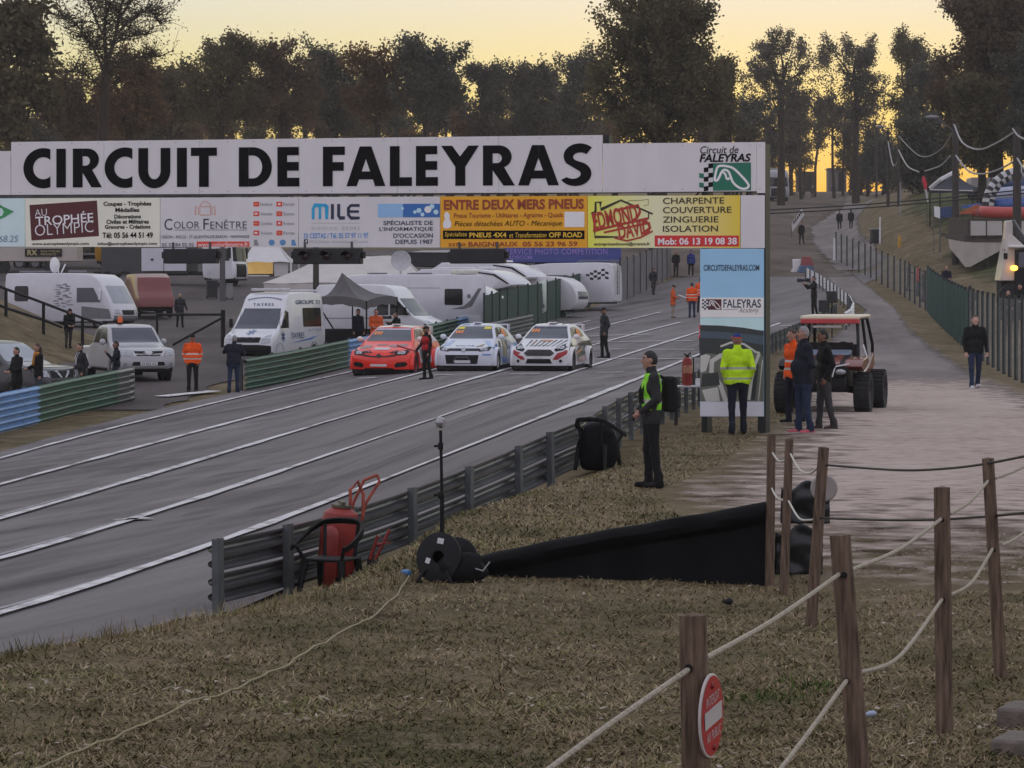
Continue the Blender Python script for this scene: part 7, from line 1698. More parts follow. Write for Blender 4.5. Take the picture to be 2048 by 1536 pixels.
def marquee(label, u0, u1, vr, ve, vb, Y, ridge, depth, m, wall=True, name='marquee'):
    t = thing(name, label, 'tent', S((u0 + u1) / 2, Y)); o = t.location; a, b = P(u0, ve, Y) - o, P(u1, ve, Y) - o; r0, r1 = P(ridge[0], vr, Y + depth / 2) - o, P(ridge[1], vr, Y + depth / 2) - o
    a2, b2 = a + Vector((0, depth, 0)), b + Vector((0, depth, 0)); mb = MB()
    def face(p0, p1, q0, q1, n=10):
        mb.grid([[tuple(p0.lerp(q0, f).lerp(p1.lerp(q1, f), g) - Vector((0, 0, .12 * math.sin(math.pi * f) + .03 * math.sin(g * 14)))) for g in np.linspace(0, 1, n + 1)] for f in np.linspace(0, 1, 7)])
    face(r0, r1, a, b); face(r0, r1, a2, b2); face(r0, r0, a, a2); face(r1, r1, b, b2); mb.build('roof', m, t, smooth=60)
    if wall:
        z = P(0, vb, Y).z - o.z; mb = MB(); mb.grid([[(x, 0.02 + a.y + .05 * math.sin(i * 1.9), zz_) for i, x in enumerate(np.linspace(a.x + .1, b.x - .1, 24))] for zz_ in (z, a.z - .02)]); mb.grid([[(b.x - .1, y, z), (b.x - .1, y, a.z)] for y in (a.y, a2.y)]); mb.grid([[(a.x + .1, y, z), (a.x + .1, y, a.z)] for y in (a.y, a2.y)]); mb.build('side_wall', m, t)
    else:
        for q in (a, b, a2, b2): mb = MB(); mb.tube([(q.x, q.y, gz1(q.x + o.x, q.y + o.y) - o.z), (q.x, q.y, q.z)], .06, 6); mb.build('leg', M_white, t)
    return t
M_cv = mat('canvas white', (.62, .61, .60), .7, 0, .06, 1, .2, 2); M_cv2 = mat('canvas cream', (.55, .52, .49), .7, 0, .08, 1, .2, 2)
marquee('large cream marquee roof behind the ambulance', 524, 862, 512, 566, 610, 176, (648, 808), 9, M_cv2)
t = marquee('white tent with warm lamp light inside, right of the white lorry', 480, 582, 492, 524, 590, 196, (505, 560), 7, M_cv, False)
o = t.location; k0 = px(196); mb = MB(); mb.box(((512 - 531) * k0, 3.2, P(0, 536, 199).z - o.z), (52 * k0, .05, 26 * k0)); mb.build('glowing_backdrop', mat('self glowing canvas', (.75, .55, .22), .8, 0, .3, 1.2, emit=(1.0, .62, .2), estr=.35), t)  # warm light inside the tent is put into this backdrop's colour and emission
mb = MB(); mb.box(((510 - 531) * k0, .3, P(0, 565, 196).z - o.z), (56 * k0, .5, 30 * k0)); mb.build('counter', M_cv, t, bevel=.03)
mb = MB(); mb.grid([[((548 - 531) * k0 + i * .3, .2 + .05 * math.sin(i), P(0, v, 196).z - o.z) for i in range(4)] for v in (524, 590)]); mb.build('side_curtain', M_cv, t)
t = thing('awning', 'black awning with white top behind the satellite dish', 'awning', S(850, 190)); o = t.location; mb = MB()
mb.prism([((P(u, v, 190) - o).x, (P(u, v, 190) - o).z) for u, v in [(792, 520), (812, 505), (903, 503), (903, 540), (870, 534), (812, 532)]], 3, 'XZ', 0); mb.build('canopy', mat('awning black', (.02, .02, .024), .7), t, bevel=.05)
mb = MB(); mb.prism([((P(u, v, 190) - o).x, (P(u, v, 190) - o).z) for u, v in [(820, 504.5), (845, 501), (903, 500), (903, 505)]], 3.2, 'XZ', -.1); mb.build('awning_top', M_cv, t)
for u in (800, 900): mb = MB(); q = P(u, 535, 190) - o; mb.tube([(q.x, .5, 0), (q.x, .5, q.z)], .06, 6); mb.build('leg', M_trimk, t)

# ------------------------------------------------------------------ poles, bins and railings of the paddock
M_pole = mat('utility pole wood', (.055, .045, .040), .85, 0, .3, 3, .4, stretch=(6, 6, .5))
def pole(label, u, Y, vtop, w, m=M_pole, name='utility_pole'):
    b0 = S(u, Y, -.1); h = P(u, vtop, Y).z - b0.z; mb = MB(); r = w * px(Y) / 2; mb.tube([(0, 0, 0), (0, 0, h * .5), (0, 0, h)], [r * 1.1, r, r * .85], 12); t = thing(name, label, 'pole', b0); mb.build('shaft', m, t); return t, h
pole('wooden pole behind the ambulance and the start light', 632, 150, 440, 12); pole('grey pole between the two bins by the white lorry', 445, 168, 430, 11, mat('grey pole', (.10, .095, .095), .8))
def wheelie(label, u, v, w, h, m, lid):
    q = G(u, v); k = px(q.y); t = thing('wheelie_bin', label, 'bin', q, R(10)); W, H = w * k, h * k; mb = MB(); mb.box((0, 0, H * .48 + .05), (W * .86, W * .8, H * .9), taper=1.14); mb.build('bin_body', m, t, bevel=.03); mb = MB(); mb.box((0, -.02, H * .96), (W * 1.04, W, H * .07)); mb.build('lid', lid, t, bevel=.03)
    for s in (-1, 1): mb = MB(); mb.lathe([(.001, -.04), (.1, -.04), (.1, .04), (.001, .04)], 12, (s * W * .42, W * .4, .1), axis='X'); mb.build('wheel', M_trimk, t)
wheelie('dark wheelie bin left of the grey pole', 424, 598, 23, 38, mat('bin dark', (.022, .022, .024), .5), mat('bin lid', (.06, .06, .06), .5)); wheelie('slim pale grey bin right of the grey pole', 459, 600, 13, 33, mat('bin pale', (.25, .25, .25), .5), mat('bin pale', (.25, .25, .25), .5))
wheelie('dark bin with pale lid beside the lawn up the hill', 1751, 489, 19, 32, mat('bin dark', (.022, .022, .024), .5), mat('bin lid pale', (.3, .3, .3), .5))
t, h = pole('white marker pipe behind the hill bin', 1760, G(1760, 487).y, 434, 3.5, M_white, 'marker_post'); t, h = pole('small yellow bollard on the lawn edge', 1799, G(1799, 494).y, 471, 7, mat('bollard yellow', (.55, .30, .03), .5, 0, .2, 3), 'bollard'); pole('white marker post where the fence begins', 1669, G(1669, 522).y, 476, 5, M_white, 'marker_post'); pole('thin white post on the lawn below the poles', 1801, G(1801, 428).y, 364, 3, mat('post pale', (.35, .35, .35), .6), 'marker_post')
rg = thing('railing', 'black stair railing slanting down the earth mound', 'railing', S(90, 112)); o = rg.location; Yr = 108.0
for nm, pts in [('handrail', [(-40, 556), (12, 578), (87, 606), (165, 636), (228, 655)]), ('lower_rail', [(-40, 594), (12, 616), (87, 640), (125, 655)])]:
    mb = MB(); mb.tube([P(u, v, Yr) - o for u, v in pts], .05, 8); mb.build(nm, M_trimk, rg)
for u, v in [(12, 577), (87, 604), (165, 634)]: q = P(u, v, Yr) - o; mb = MB(); mb.tube([(q.x, q.y, gz1(q.x + o.x, Yr) - o.z - .1), tuple(q)], .06, 8); mb.build('post', M_trimk, rg)
bg_ = thing('barrier_gate', 'black swing barrier with diagonal strut between the pickup and the ambulance', 'gate', S(446, 118)); o = bg_.location; Yg = 118
for nm, pts in [('top_bar', [(312, 629), (447, 629)]), ('bottom_bar', [(345, 700), (447, 702)]), ('strut', [(345, 690), (447, 634)])]: mb = MB(); mb.tube([P(u, v, Yg) - o for u, v in pts], .05, 8); mb.build(nm, M_trimk, bg_)
mb = MB(); mb.tube([(0, 0, -.1), tuple(P(446, 620, Yg) - o)], .09, 8); mb.build('post', M_trimk, bg_)
mb = MB(); q = P(314, 629, Yg) - o; mb.tube([(q.x, 0, gz1(q.x + o.x, Yg) - o.z), tuple(q)], .05, 8); mb.build('rest_post', M_trimk, bg_)

# ------------------------------------------------------------------ far right: poles, garlands, terrace, inflatables
poles = {}
for lb, u, Y, vt, w in [('thin dark pole at the tree line beside the hill road', 1753, 330, 255, 4.5), ('wooden lamp pole on the left of the lawn', 1776, 262, 262, 6), ('wooden pole on the lawn next to the thin white post', 1797, 252, 268, 5.5), ('tall wooden pole at the corner of the terrace', 1911, 188, 246, 14), ('tall wooden pole in front of the chequered arch', 2034, 172, 255, 17)]: poles[u] = pole(lb, u, Y, vt, w)
M_gar = mat('garland grey', (.36, .35, .34), .6, 0, .2, 4)
for k, pts in enumerate([[(1776, 282, 262), (1786, 330, 258), (1797, 320, 252)], [(1797, 300, 252), (1815, 332, 235), (1838, 344, 222)], [(1850, 342, 218), (1880, 332, 204), (1900, 312, 189)], [(1911, 310, 188), (1935, 340, 182), (1962, 348, 178), (2000, 338, 174), (2034, 318, 172)], [(2034, 316, 172), (2050, 338, 166), (2080, 350, 160)], [(1908, 248, 188), (1925, 285, 184), (1958, 299, 180), (1995, 285, 176), (2032, 262, 172)], [(2026, 258, 172), (2040, 274, 170), (2080, 290, 165)], [(1797, 272, 252), (1840, 312, 222), (1880, 300, 202), (1908, 260, 188)]]):
    rope('garland', ['short pale garland between the two lawn poles', 'pale garland hanging right of the lawn poles', 'pale garland rising to the terrace corner pole', 'pale garland sagging between the two tall wooden poles', 'pale garland leaving the right tall pole downward', 'upper pale garland sagging high between the two tall poles', 'upper pale garland leaving the right tall pole at the edge', 'long thin garland from the lawn to the terrace pole'][k], 'garland', pts, .055 if k != 7 else .03, M_gar, group='garlands between the poles')
for k, dv in enumerate((0, 7)): rope('cable', ['upper black overhead cable crossing behind the gantry', 'lower black overhead cable crossing behind the gantry'][k], 'cable', [(1300, 432 + dv, 170), (1538, 420 + dv, 172), (1700, 411 + dv, 174), (1860, 398 + dv, 175), (2034, 381 + dv, 172), (2100, 376 + dv, 172)], .04, M_cable)
for u, d in ((1776, -14), (1911, -42)):
    t, h = poles[u]; k = px(t.location.y); mb = MB(); mb.tube([(0, -.1, h * .93), (d * k, -.4, h + .3)], .06, 6); a = mb.build('lamp_arm', M_steel_d, t); mb = MB(); mb.ellipsoid((d * k * 1.15, -.45, h + .34), (.45, .2, .12)); mb.build('lamp_head', mat('lamp head grey', (.22, .22, .23), .5), a)
# terrace
tr = thing('terrace', 'raised timber terrace with white railing panels over a whitewashed base', 'terrace', S(1940, 180)); o = tr.location
def W(u, v, Y): return P(u, v, Y) - o
def slab(name, pts, m, th=.12, bev=.01, par=None):
    mb = MB(); n = len(pts); a = Vector(pts[1]) - Vector(pts[0]); b = Vector(pts[2]) - Vector(pts[0]); nr = a.cross(b).normalized() * th
    if nr.y < 0: nr = -nr
    vs = [tuple(q) for q in pts] + [tuple(Vector(q) + nr) for q in pts]; mb.add(vs, [tuple(range(n)), tuple(range(2 * n - 1, n - 1, -1))] + [(i, (i + 1) % n, (i + 1) % n + n, i + n) for i in range(n)]); return mb.build(name, m, par or tr)
M_tim = mat('terrace timber', (.060, .046, .040), .8, 0, .3, 3, .3); M_wash = mat('whitewash', (.46, .41, .37), .85, 0, .12, 1.2, .3)
RX = lambda f: (1940 + f * 150, 180 + f * 6); LX = lambda f: (1940 - f * 40, 180 + f * 9)
def onR(f, v): u, Y = RX(f); return W(u, v, Y)
def onL(f, v): u, Y = LX(f); return W(u, v, Y)
slab('base_wall', [onR(0, 484), onR(.42, 482), onR(.42, 500), onR(0, 534)], M_wash, .3); slab('base_wall', [onL(0, 484), onL(.85, 478), onL(.78, 496), onL(.35, 516), onL(0, 534)], M_wash, .3)
slab('deck_edge', [onR(0, 471), onR(1, 470), onR(1, 484), onR(0, 485)], M_tim, .3); slab('deck_edge', [onL(0, 471), onL(1, 466), onL(1, 476), onL(0, 484)], M_tim, .3)
for f0, f1 in [(.01, .21), (.23, .43), (.46, .66), (.69, .98)]: slab('white_panel', [onR(f0, 442), onR(f1, 442), onR(f1, 471), onR(f0, 471)], mat('terrace panel', (.50, .47, .45), .7, 0, .06, 1), .06)
for f in (.0, .22, .445, .675, .99): slab('railing_post', [onR(f - .007, 438), onR(f + .007, 438), onR(f + .007, 472), onR(f - .007, 472)], M_tim, .14)
slab('handrail', [onR(0, 437), onR(1, 437), onR(1, 441.5), onR(0, 441.5)], M_tim, .16); slab('side_boarding', [onL(0, 438), onL(1, 434), onL(1, 467), onL(0, 472)], M_tim, .10)
mb = MB(); c = [onR(0, 471), onR(1, 470), onR(1, 470) + Vector((0, 9, .1)), onL(1, 466) + Vector((0, 4, .1)), onL(1, 466)]; mb.add([tuple(q) for q in c] + [(q.x, q.y, q.z - .2) for q in c], [(0, 1, 2, 3, 4), (9, 8, 7, 6, 5)] + [(i, (i + 1) % 5, (i + 1) % 5 + 5, i + 5) for i in range(5)]); mb.build('deck', M_tim, tr)
for f in (.14, .24): mb = MB(); q0, q1 = onR(f, 505), onR(f + .02, 560); mb.tube([(q0.x, q0.y + .5, q0.z), (q1.x, q1.y + .3, q1.z)], .07, 6); mb.build('prop', M_tim, tr)
# inflatable playground, gazebo, flag
Yi = 206.0
def inflate(lb, pts, r, m, name='inflatable', closed=False, cat='inflatable'):
    w = [P(u, v, Y) for u, v, Y in pts]; oo = w[0].copy(); oo.z = gz1(oo.x, oo.y); t = thing(name, lb, cat, oo); mb = MB(); mb.tube(catm([q - oo for q in w], 6), r, 12); mb.build('tube', m, t); return t
inflate('red inflatable tube along the terrace', [(1950, 422, 203), (1985, 425, 201), (2030, 426, 201), (2090, 426, 202)], .40, mat('inflatable red', (.48, .07, .06), .4)); inflate('blue inflatable bolster above the red tube', [(1982, 409, 207), (2010, 409, 206), (2050, 408, 206), (2095, 408, 207)], .42, mat('inflatable blue', (.05, .12, .36), .4))
inflate('pale blue slide cushion behind the blue bolster', [(1990, 392, 211), (2030, 388, 211), (2095, 386, 211)], .55, mat('inflatable pale', (.42, .45, .56), .4))
inflate('dark blue inflatable hump under the chequered arch', [(1993, 372, 214), (2020, 366, 213), (2060, 368, 213)], .6, mat('inflatable navy', (.05, .08, .17), .4))
ar = thing('inflatable_arch', 'black and white chequered inflatable arch', 'inflatable', S(2030, Yi)); o = ar.location; k = px(Yi); ctr = P(2042, 412, Yi) - o; Ro, n1 = 66 * k, 28; mb = MB()
for i in range(n1):
    for j in range(12):
        for a, b, c_, d in [(i, i + 1, j, j + 1)]:
            def tp(ii, jj):
                th = math.pi * (1 - ii / n1); ph = 2 * math.pi * jj / 12; rr2 = Ro + .42 * math.cos(ph); return (ctr.x + rr2 * math.cos(th), ctr.y + .42 * math.sin(ph), ctr.z + rr2 * math.sin(th))
            mb.add([tp(a, c_), tp(b, c_), tp(b, d), tp(a, d)], [(0, 1, 2, 3)], (i + (j // 3)) % 2)
mb.build('tube', [mat('chequer white', (.55, .55, .55), .5), mat('chequer black', (.02, .02, .022), .5)], ar)
t = thing('gazebo', 'dark navy gazebo with white trim beside the terrace', 'tent', S(1905, 212)); o = t.location; cs = [P(1860, 379, 212) - o, P(1945, 381, 208) - o, P(1955, 375, 216) - o, P(1880, 373, 218) - o]
sagroof(t, 'canopy', P(1908, 345, 213) - o, cs, mat('gazebo navy', (.022, .026, .045), .7), 8, .25, .3); mb = MB(); mb.tube([Vector(cs[0]) + Vector((0, -.05, .08)), (P(1880, 360, 211.5) - o), P(1906, 346, 212.5) - o], .16, 6); mb.tube([Vector(cs[0]) + Vector((0, -.06, -.02)), Vector(cs[1]) + Vector((0, -.06, -.02))], .05, 6); mb.build('white_trim', M_cv, t)
for c in cs: mb = MB(); mb.tube([(c.x, c.y, gz1(c.x + o.x, c.y + o.y) - o.z), tuple(c)], .05, 6); mb.build('leg', M_trimk, t)
t = thing('lorry', 'white box lorry parked behind the gazebo', 'lorry', S(1968, 232)); o = t.location; mb = MB(); k = px(232); mb.box((0, 0, (P(0, 356, 232).z - o.z + .8) / 2), (62 * k, 2.4, P(0, 356, 232).z - o.z - .8)); mb.build('cargo_box', mat('trailer white', (.52, .48, .47), .5), t, bevel=.08); mb = MB(); mb.box((-.1, -1.22, 1.9), (.1, .04, 2.2)); mb.box((.35, -1.22, 1.9), (.08, .04, 2.2)); mb.build('door_seam', M_trimk, t); disc_wheels(t, (-.8, .8), .45)
t = thing('feather_flag', 'red and white feather flag on the lawn', 'flag', S(1856, 212)); o = t.location; mb = MB(); mb.prism([((P(u, v, 212) - o).x, (P(u, v, 212) - o).z) for u, v in [(1846, 352), (1850, 354), (1854, 366), (1854, 380), (1848, 378), (1843, 360)]], .03, 'XZ', 0); mb.build('flag_cloth', mat('flag red', (.62, .03, .06), .6), t); mb = MB(); mb.prism([((P(u, v, 212) - o).x, (P(u, v, 212) - o).z) for u, v in [(1848, 378), (1854, 380), (1857, 404), (1855, 406)]], .028, 'XZ', .001); mb.build('flag_tail', M_cv, t); mb = MB(); mb.tube([(0, .05, 0), tuple(P(1850, 380, 212) - o), tuple(P(1843, 356, 212) - o)], .02, 6); mb.build('pole', M_steel_d, t)
def board_thing(name, lb, cat, pts, Y, m, legs=True):
    c = sum(p[0] for p in pts) / len(pts); t = thing(name, lb, cat, S(c, Y)); o = t.location; mb = MB(); mb.prism([((P(u, v, Y) - o).x, (P(u, v, Y) - o).z) for u, v in pts], .08, 'XZ', 0); mb.build('panel', m, t)
    if legs:
        for u, v in (pts[0], pts[1]): mb = MB(); q = P(u, v, Y) - o; mb.tube([(q.x, .1, gz1(q.x + o.x, Y) - o.z), (q.x, .1, q.z)], .03, 6); mb.build('leg', M_steel_d, t)
    return t
board_thing('sign', 'white notice board at the lawn edge below the gazebo', 'sign', [(1868, 412), (1880, 414), (1880, 437), (1869, 433)], 196, M_white); board_thing('banner', 'blue banner strip beside the white notice board', 'banner', [(1881, 415), (1908, 412), (1908, 434), (1881, 437)], 196.5, mat('banner navy', (.03, .06, .16), .5, 0, .4, 2)); board_thing('slide', 'orange plank slide in front of the inflatables', 'slide', [(1912, 428), (1956, 408), (1960, 413), (1940, 428)], 197, mat('slide orange', (.42, .11, .04), .5)); board_thing('banner', 'long blue band at the foot of the arch', 'banner', [(1921, 412), (1960, 405), (1962, 411), (1926, 417)], 204, mat('inflatable blue', (.05, .12, .36), .4))
t = board_thing('banner_stand', 'white slanted banner board on the hill path', 'banner', [(1583, 448), (1604, 416.5), (1608.5, 430.5), (1585, 463.5)], 250, M_cv); o = t.location; mb = MB()
for i in range(5): q = P(1587 + i * 3.6, 449 - i * 5, 249.9) - o; mb.add([(q.x, -.02, q.z), (q.x + .12, -.02, q.z + .12), (q.x + .10, -.02, q.z + .34), (q.x - .02, -.02, q.z + .22)], [(0, 1, 2, 3)])
mb.build('dark_print', M_trimk, t)
t = thing('plastic_barrier', 'white plastic barrier block at the start of the white rail', 'barrier', G(1594, 545)); mb = MB(); k = px(t.location.y); mb.prism([(-12 * k, 0), (12 * k, 0), (8 * k, 8 * k), (8 * k, 27 * k), (-8 * k, 27 * k), (-7 * k, 9 * k)], .6, 'XZ', 0); mb.build('block', M_white, t, bevel=.04)
t = thing('plastic_barrier', 'red and blue plastic barriers heaped beside the white block', 'barrier', G(1612, 546)); mb = MB(); mb.box((0, .1, .25), (1.2, .5, .5), rz=.3, taper=.7); mb.build('blue_block', mat('barrier blue', (.06, .12, .22), .5), t, bevel=.05); mb = MB(); mb.box((.1, .4, .75), (.9, .5, .7), rz=-.3, taper=.6); mb.build('red_block', mat('barrier red', (.25, .05, .05), .5), t, bevel=.05)
for lb, u, v, Yd in [('black speaker box on a stand by the dark rail end', 1648, 612, 0), ('second black speaker box on a stand nearer the white rail', 1664, 594, 0)]:
    q = S(u, 128); t = thing('signal_box', lb, 'speaker', q, R(-20)); z = P(u, v, 128).z - q.z; mb = MB(); mb.box((0, 0, z), (.42, .3, .5)); mb.build('case', M_black, t, bevel=.03); mb = MB(); mb.tube([(0, 0, 0), (0, 0, z - .2)], .03, 6); mb.build('stand', M_trimk, t)
# low sheds on the ridge
for lb, u, Y, w, v0, m in [('low dark shed on the ridge left of the sunset gap', 1612, 425, 34, 345, mat('shed brown', (.05, .035, .03), .8)), ('low grey trailer on the ridge right of the sunset gap', 1675, 430, 36, 338, mat('shed grey', (.13, .12, .12), .7))]:
    t = thing('shed', lb, 'shed', S(u, Y)); k = px(Y); h = P(u, v0, Y).z - t.location.z; mb = MB(); mb.box((0, 1.5, h / 2), (w * k, 3, h)); mb.build('wall', m, t); mb = MB(); mb.box((0, 1.5, h + .06), (w * k + .3, 3.4, .14)); mb.build('roof', M_steel_d, t); mb = MB(); mb.box((w * k * .2, -.02, h * .45), (.8, .06, h * .8)); mb.build('door', M_trimk, t)
# ------------------------------------------------------------------ trees
def leaf_mat(name, c1, c2, c3, tr=.35):
    m = bpy.data.materials.new(name); m.use_nodes = True; t, b = nodes_of(m); L = t.links.new
    b.inputs['Roughness'].default_value = .7; b.inputs['Specular IOR Level'].default_value = .15
    g = t.nodes.new('ShaderNodeNewGeometry'); n = t.nodes.new('ShaderNodeTexNoise'); n.inputs['Scale'].default_value = .55; n.inputs['Detail'].default_value = 5
    L(g.outputs['Position'], n.inputs[0]); n2 = t.nodes.new('ShaderNodeTexWhiteNoise'); L(g.outputs['Random Per Island'], n2.inputs[1]) if False else None
    a = t.nodes.new('ShaderNodeMath'); a.operation = 'MULTIPLY_ADD'; L(g.outputs['Random Per Island'], a.inputs[0]); a.inputs[1].default_value = .35; L(n.outputs['Fac'], a.inputs[2])
    r = t.nodes.new('ShaderNodeValToRGB'); e = r.color_ramp.elements; e.new(.5)
    for q, (p, c) in zip(e, ((.42, c1), (.66, c2), (.9, c3))): q.position = p; q.color = (*c, 1)
    L(a.outputs[0], r.inputs[0]); L(r.outputs[0], b.inputs['Base Color'])
    tl = t.nodes.new('ShaderNodeBsdfTranslucent'); L(r.outputs[0], tl.inputs[0]); mx = t.nodes.new('ShaderNodeMixShader'); mx.inputs[0].default_value = tr
    out = [q for q in t.nodes if q.type == 'OUTPUT_MATERIAL'][0]; L(b.outputs[0], mx.inputs[1]); L(tl.outputs[0], mx.inputs[2]); L(mx.outputs[0], out.inputs[0]); return m
LV = dict(olive=leaf_mat('olive leaves', (.085, .078, .042), (.12, .105, .055), (.155, .125, .065)), brown=leaf_mat('brown leaves', (.095, .070, .050), (.135, .092, .058), (.17, .11, .06)),
          dark=leaf_mat('dark green needles', (.068, .072, .058), (.095, .098, .076), (.12, .118, .088), .25), rust=leaf_mat('rust leaves', (.10, .066, .042), (.155, .09, .048), (.19, .11, .052)), pine=leaf_mat('pine needles', (.072, .07, .056), (.10, .094, .072), (.125, .112, .084), .25))
M_bark = mat('bark', (.045, .034, .027), .9, 0, .35, 2, .6, 6, .2, stretch=(3, 3, .6))
def leaves_mesh(name, C, N, size, spread, m, parent, r):
    """N small leaf faces round every clump centre in C"""
    n = len(C) * N; c = np.repeat(C, N, 0) + r.normal(0, 1, (n, 3)) * spread
    u = r.normal(0, 1, (n, 3)); u /= np.linalg.norm(u, axis=1)[:, None]; w = np.cross(u, r.normal(0, 1, (n, 3))); w /= np.linalg.norm(w, axis=1)[:, None] + 1e-9
    s = (size * r.uniform(.55, 1.35, n))[:, None]
    V = np.stack([c - u * s, c + w * s * .55, c + u * s, c - w * s * .55], 1).reshape(-1, 3)
    return mesh_np(name, V, np.arange(n * 4).reshape(-1, 4), [m], None, parent)
def tree(name, label, u, vt, vb, hw, Y, leaf, seed, lobes=14, clumps=230, N=60, size=.15, group=None, trunk_u=None, tw=.32, sparse=False, umbrella=False, spread=.34):
    r = np.random.default_rng(seed); b0 = S(trunk_u or u, Y, -.2); k = px(Y)
    root = thing(name, label, 'tree', b0, 0, group); top = P(u, vt + 16, Y).z - b0.z; low = max(.6, min(P(u, vb, Y).z - b0.z, top - 2.5)); W = hw * k * 1.04; cx = P(u, 0, Y).x - b0.x
    H = (top - low) / 2; cz = (top + low) / 2; L = []
    for i in range(lobes):
        a = r.uniform(0, 2 * math.pi); f = (i + .5) / lobes
        z = low + (top - low) * (f * .86 + .08 + r.uniform(-.05, .05)); g = math.sqrt(max(.05, 1 - ((z - cz) / H) ** 2)) if not umbrella else (1.0 if f > .45 else .75)
        q = W * g * r.uniform(.35, .75); rad = W * r.uniform(.30, .46) * (.75 + .4 * g); L.append((np.array([cx + q * math.cos(a), q * .8 * math.sin(a), z]), rad))
    L.append((np.array([cx, 0, top - H * .25]), W * .34)); L.append((np.array([cx, 0, cz]), W * .5))
    L += [(np.array([cx + s * W * .68, 0, cz - H * r.uniform(-.1, .35)]), W * .34) for s in (-1, 1)]
    wt = np.array([q[1] ** 2 for q in L]); ix = r.choice(len(L), clumps, p=wt / wt.sum()); d = r.normal(0, 1, (clumps, 3)); d /= np.linalg.norm(d, axis=1)[:, None]
    rr2 = r.uniform(.45 if not sparse else .2, 1.04, clumps)[:, None] ** .7
    C = np.array([L[i][0] for i in ix]) + d * rr2 * np.array([L[i][1] for i in ix])[:, None] * np.array([1, 1, .82]); C[:, 2] = np.clip(C[:, 2], low * .8, top)
    sp = []                                                     # loose sprays of twigs breaking the outline
    for i in np.argsort(C[:, 2] + r.normal(0, H * .35, len(C)))[-max(10, clumps // 9):]:
        d = np.array([r.normal(0, .45) + (C[i, 0] - cx) / W * .7, r.normal(0, .4), r.uniform(.5, 1.2)]); sp.append((C[i], C[i] + d * r.uniform(.8, 2.0)))
    C = np.concatenate([C] + [np.stack([a + (b - a) * f for f in (.35, .6, .8, 1.0)]) for a, b in sp])
    leaves_mesh('crown', C, N, size, spread, LV[leaf], root, r)
    mb = MB()
    for a, b in sp: mb.tube([Vector(a), Vector(b)], [.05, .02], 4); tr_r = tw; fork = low + (cz - low) * .6; wob = lambda: r.uniform(-.12, .12)
    p0, p1, p2 = Vector((0, 0, 0)), Vector((cx * .3 + wob(), wob(), low * .6 + .3)), Vector((cx * .7 + wob() * 2, wob(), fork)); p3 = Vector((cx, 0, top - H * .3))
    mb.tube([p0, p1, p2, p2.lerp(p3, .5) + Vector((wob() * 4, 0, 0)), p3], [tr_r * 1.25, tr_r, tr_r * .8, tr_r * .5, tr_r * .15], 9)
    for c, rad in L[:lobes]:
        s = p1.lerp(p2, r.uniform(.5, 1)) if c[2] < cz else p2.lerp(p3, r.uniform(0, .5)); e = Vector(c); m = s.lerp(e, .5) + Vector((wob() * 3, wob() * 3, -.15 * (e - s).length * .3)); mb.tube([s, m, e], [tr_r * .42, tr_r * .28, tr_r * .10], 6)
    if sparse:
        for q in C[::2]:
            i = int(np.argmin([np.linalg.norm(q - c) for c, _ in L])); s = Vector(L[i][0]); e = Vector(q); mb.tube([s, s.lerp(e, .5) + Vector((0, 0, .2)), e], [.055, .04, .018], 4)
    mb.build('trunk', M_bark, root); return root
tree('broadleaf_tree', 'ragged dark broadleaf tree at the left edge of the picture', 40, 12, 300, 80, 208, 'olive', 1, 12, 190, 40, .24, trunk_u=48, tw=.36, sparse=True, spread=.36)
# the tall, half bare forked tree
b0 = S(205, 214, -.2); root = thing('bare_tree', 'tall half bare forked tree with thin see-through branches', 'tree', b0); r = np.random.default_rng(5); k = px(214)
Q = lambda u, v, d=0: P(u, v, 214) - b0 + Vector((0, d, 0)); mb = MB(); tips = []
mb.tube([Vector((0, 0, 0)), Q(206, 240), Q(210, 180), Q(213, 128)], [.42, .34, .30, .27], 10)
for pts, rad in [([(213, 130), (206, 60), (212, 10), (204, -40)], .17), ([(213, 130), (232, 70), (246, 10), (262, -30)], .19), ([(211, 150), (180, 85), (148, 45), (118, 30)], .10), ([(213, 132), (190, 95), (165, 72)], .07), ([(232, 70), (262, 40), (300, 25), (318, 45)], .10), ([(240, 35), (275, -5), (300, -20)], .08), ([(206, 70), (180, 10), (165, -20)], .09), ([(214, 150), (245, 128), (290, 110), (316, 112)], .08), ([(208, 180), (170, 150), (135, 140)], .07), ([(225, 90), (262, 78), (300, 70)], .07), ([(207, 40), (225, 0), (228, -40)], .07)]:
    w = [Q(u, v, r.uniform(-1.5, 1.5) * (i > 0)) for i, (u, v) in enumerate(pts)]; c = catm(w, 5); n = len(c); mb.tube(c, [rad * (1 - .85 * i / (n - 1)) for i in range(n)], 7)
    for i in range(3, n):
        for _ in range(5):
            d = Vector(r.normal(0, 1, 3)); d.z = abs(d.z) * .5; d = d.normalized() * r.uniform(.6, 2.0); e = c[i] + d; m = c[i].lerp(e, .5) + Vector(r.normal(0, .12, 3)); mb.tube([c[i], m, e], [.045, .03, .012], 4); tips.append(e); tips.append(m)
            for _ in range(2): f = m + Vector(r.normal(0, .5, 3)); mb.tube([m, f], [.02, .010], 3); tips.append(f)
mb.build('trunk', M_bark, root); leaves_mesh('crown', np.array([tuple(q) for q in tips]), 3, .10, .20, LV['olive'], root, r)
G1 = 'trees of the wood behind the banner'
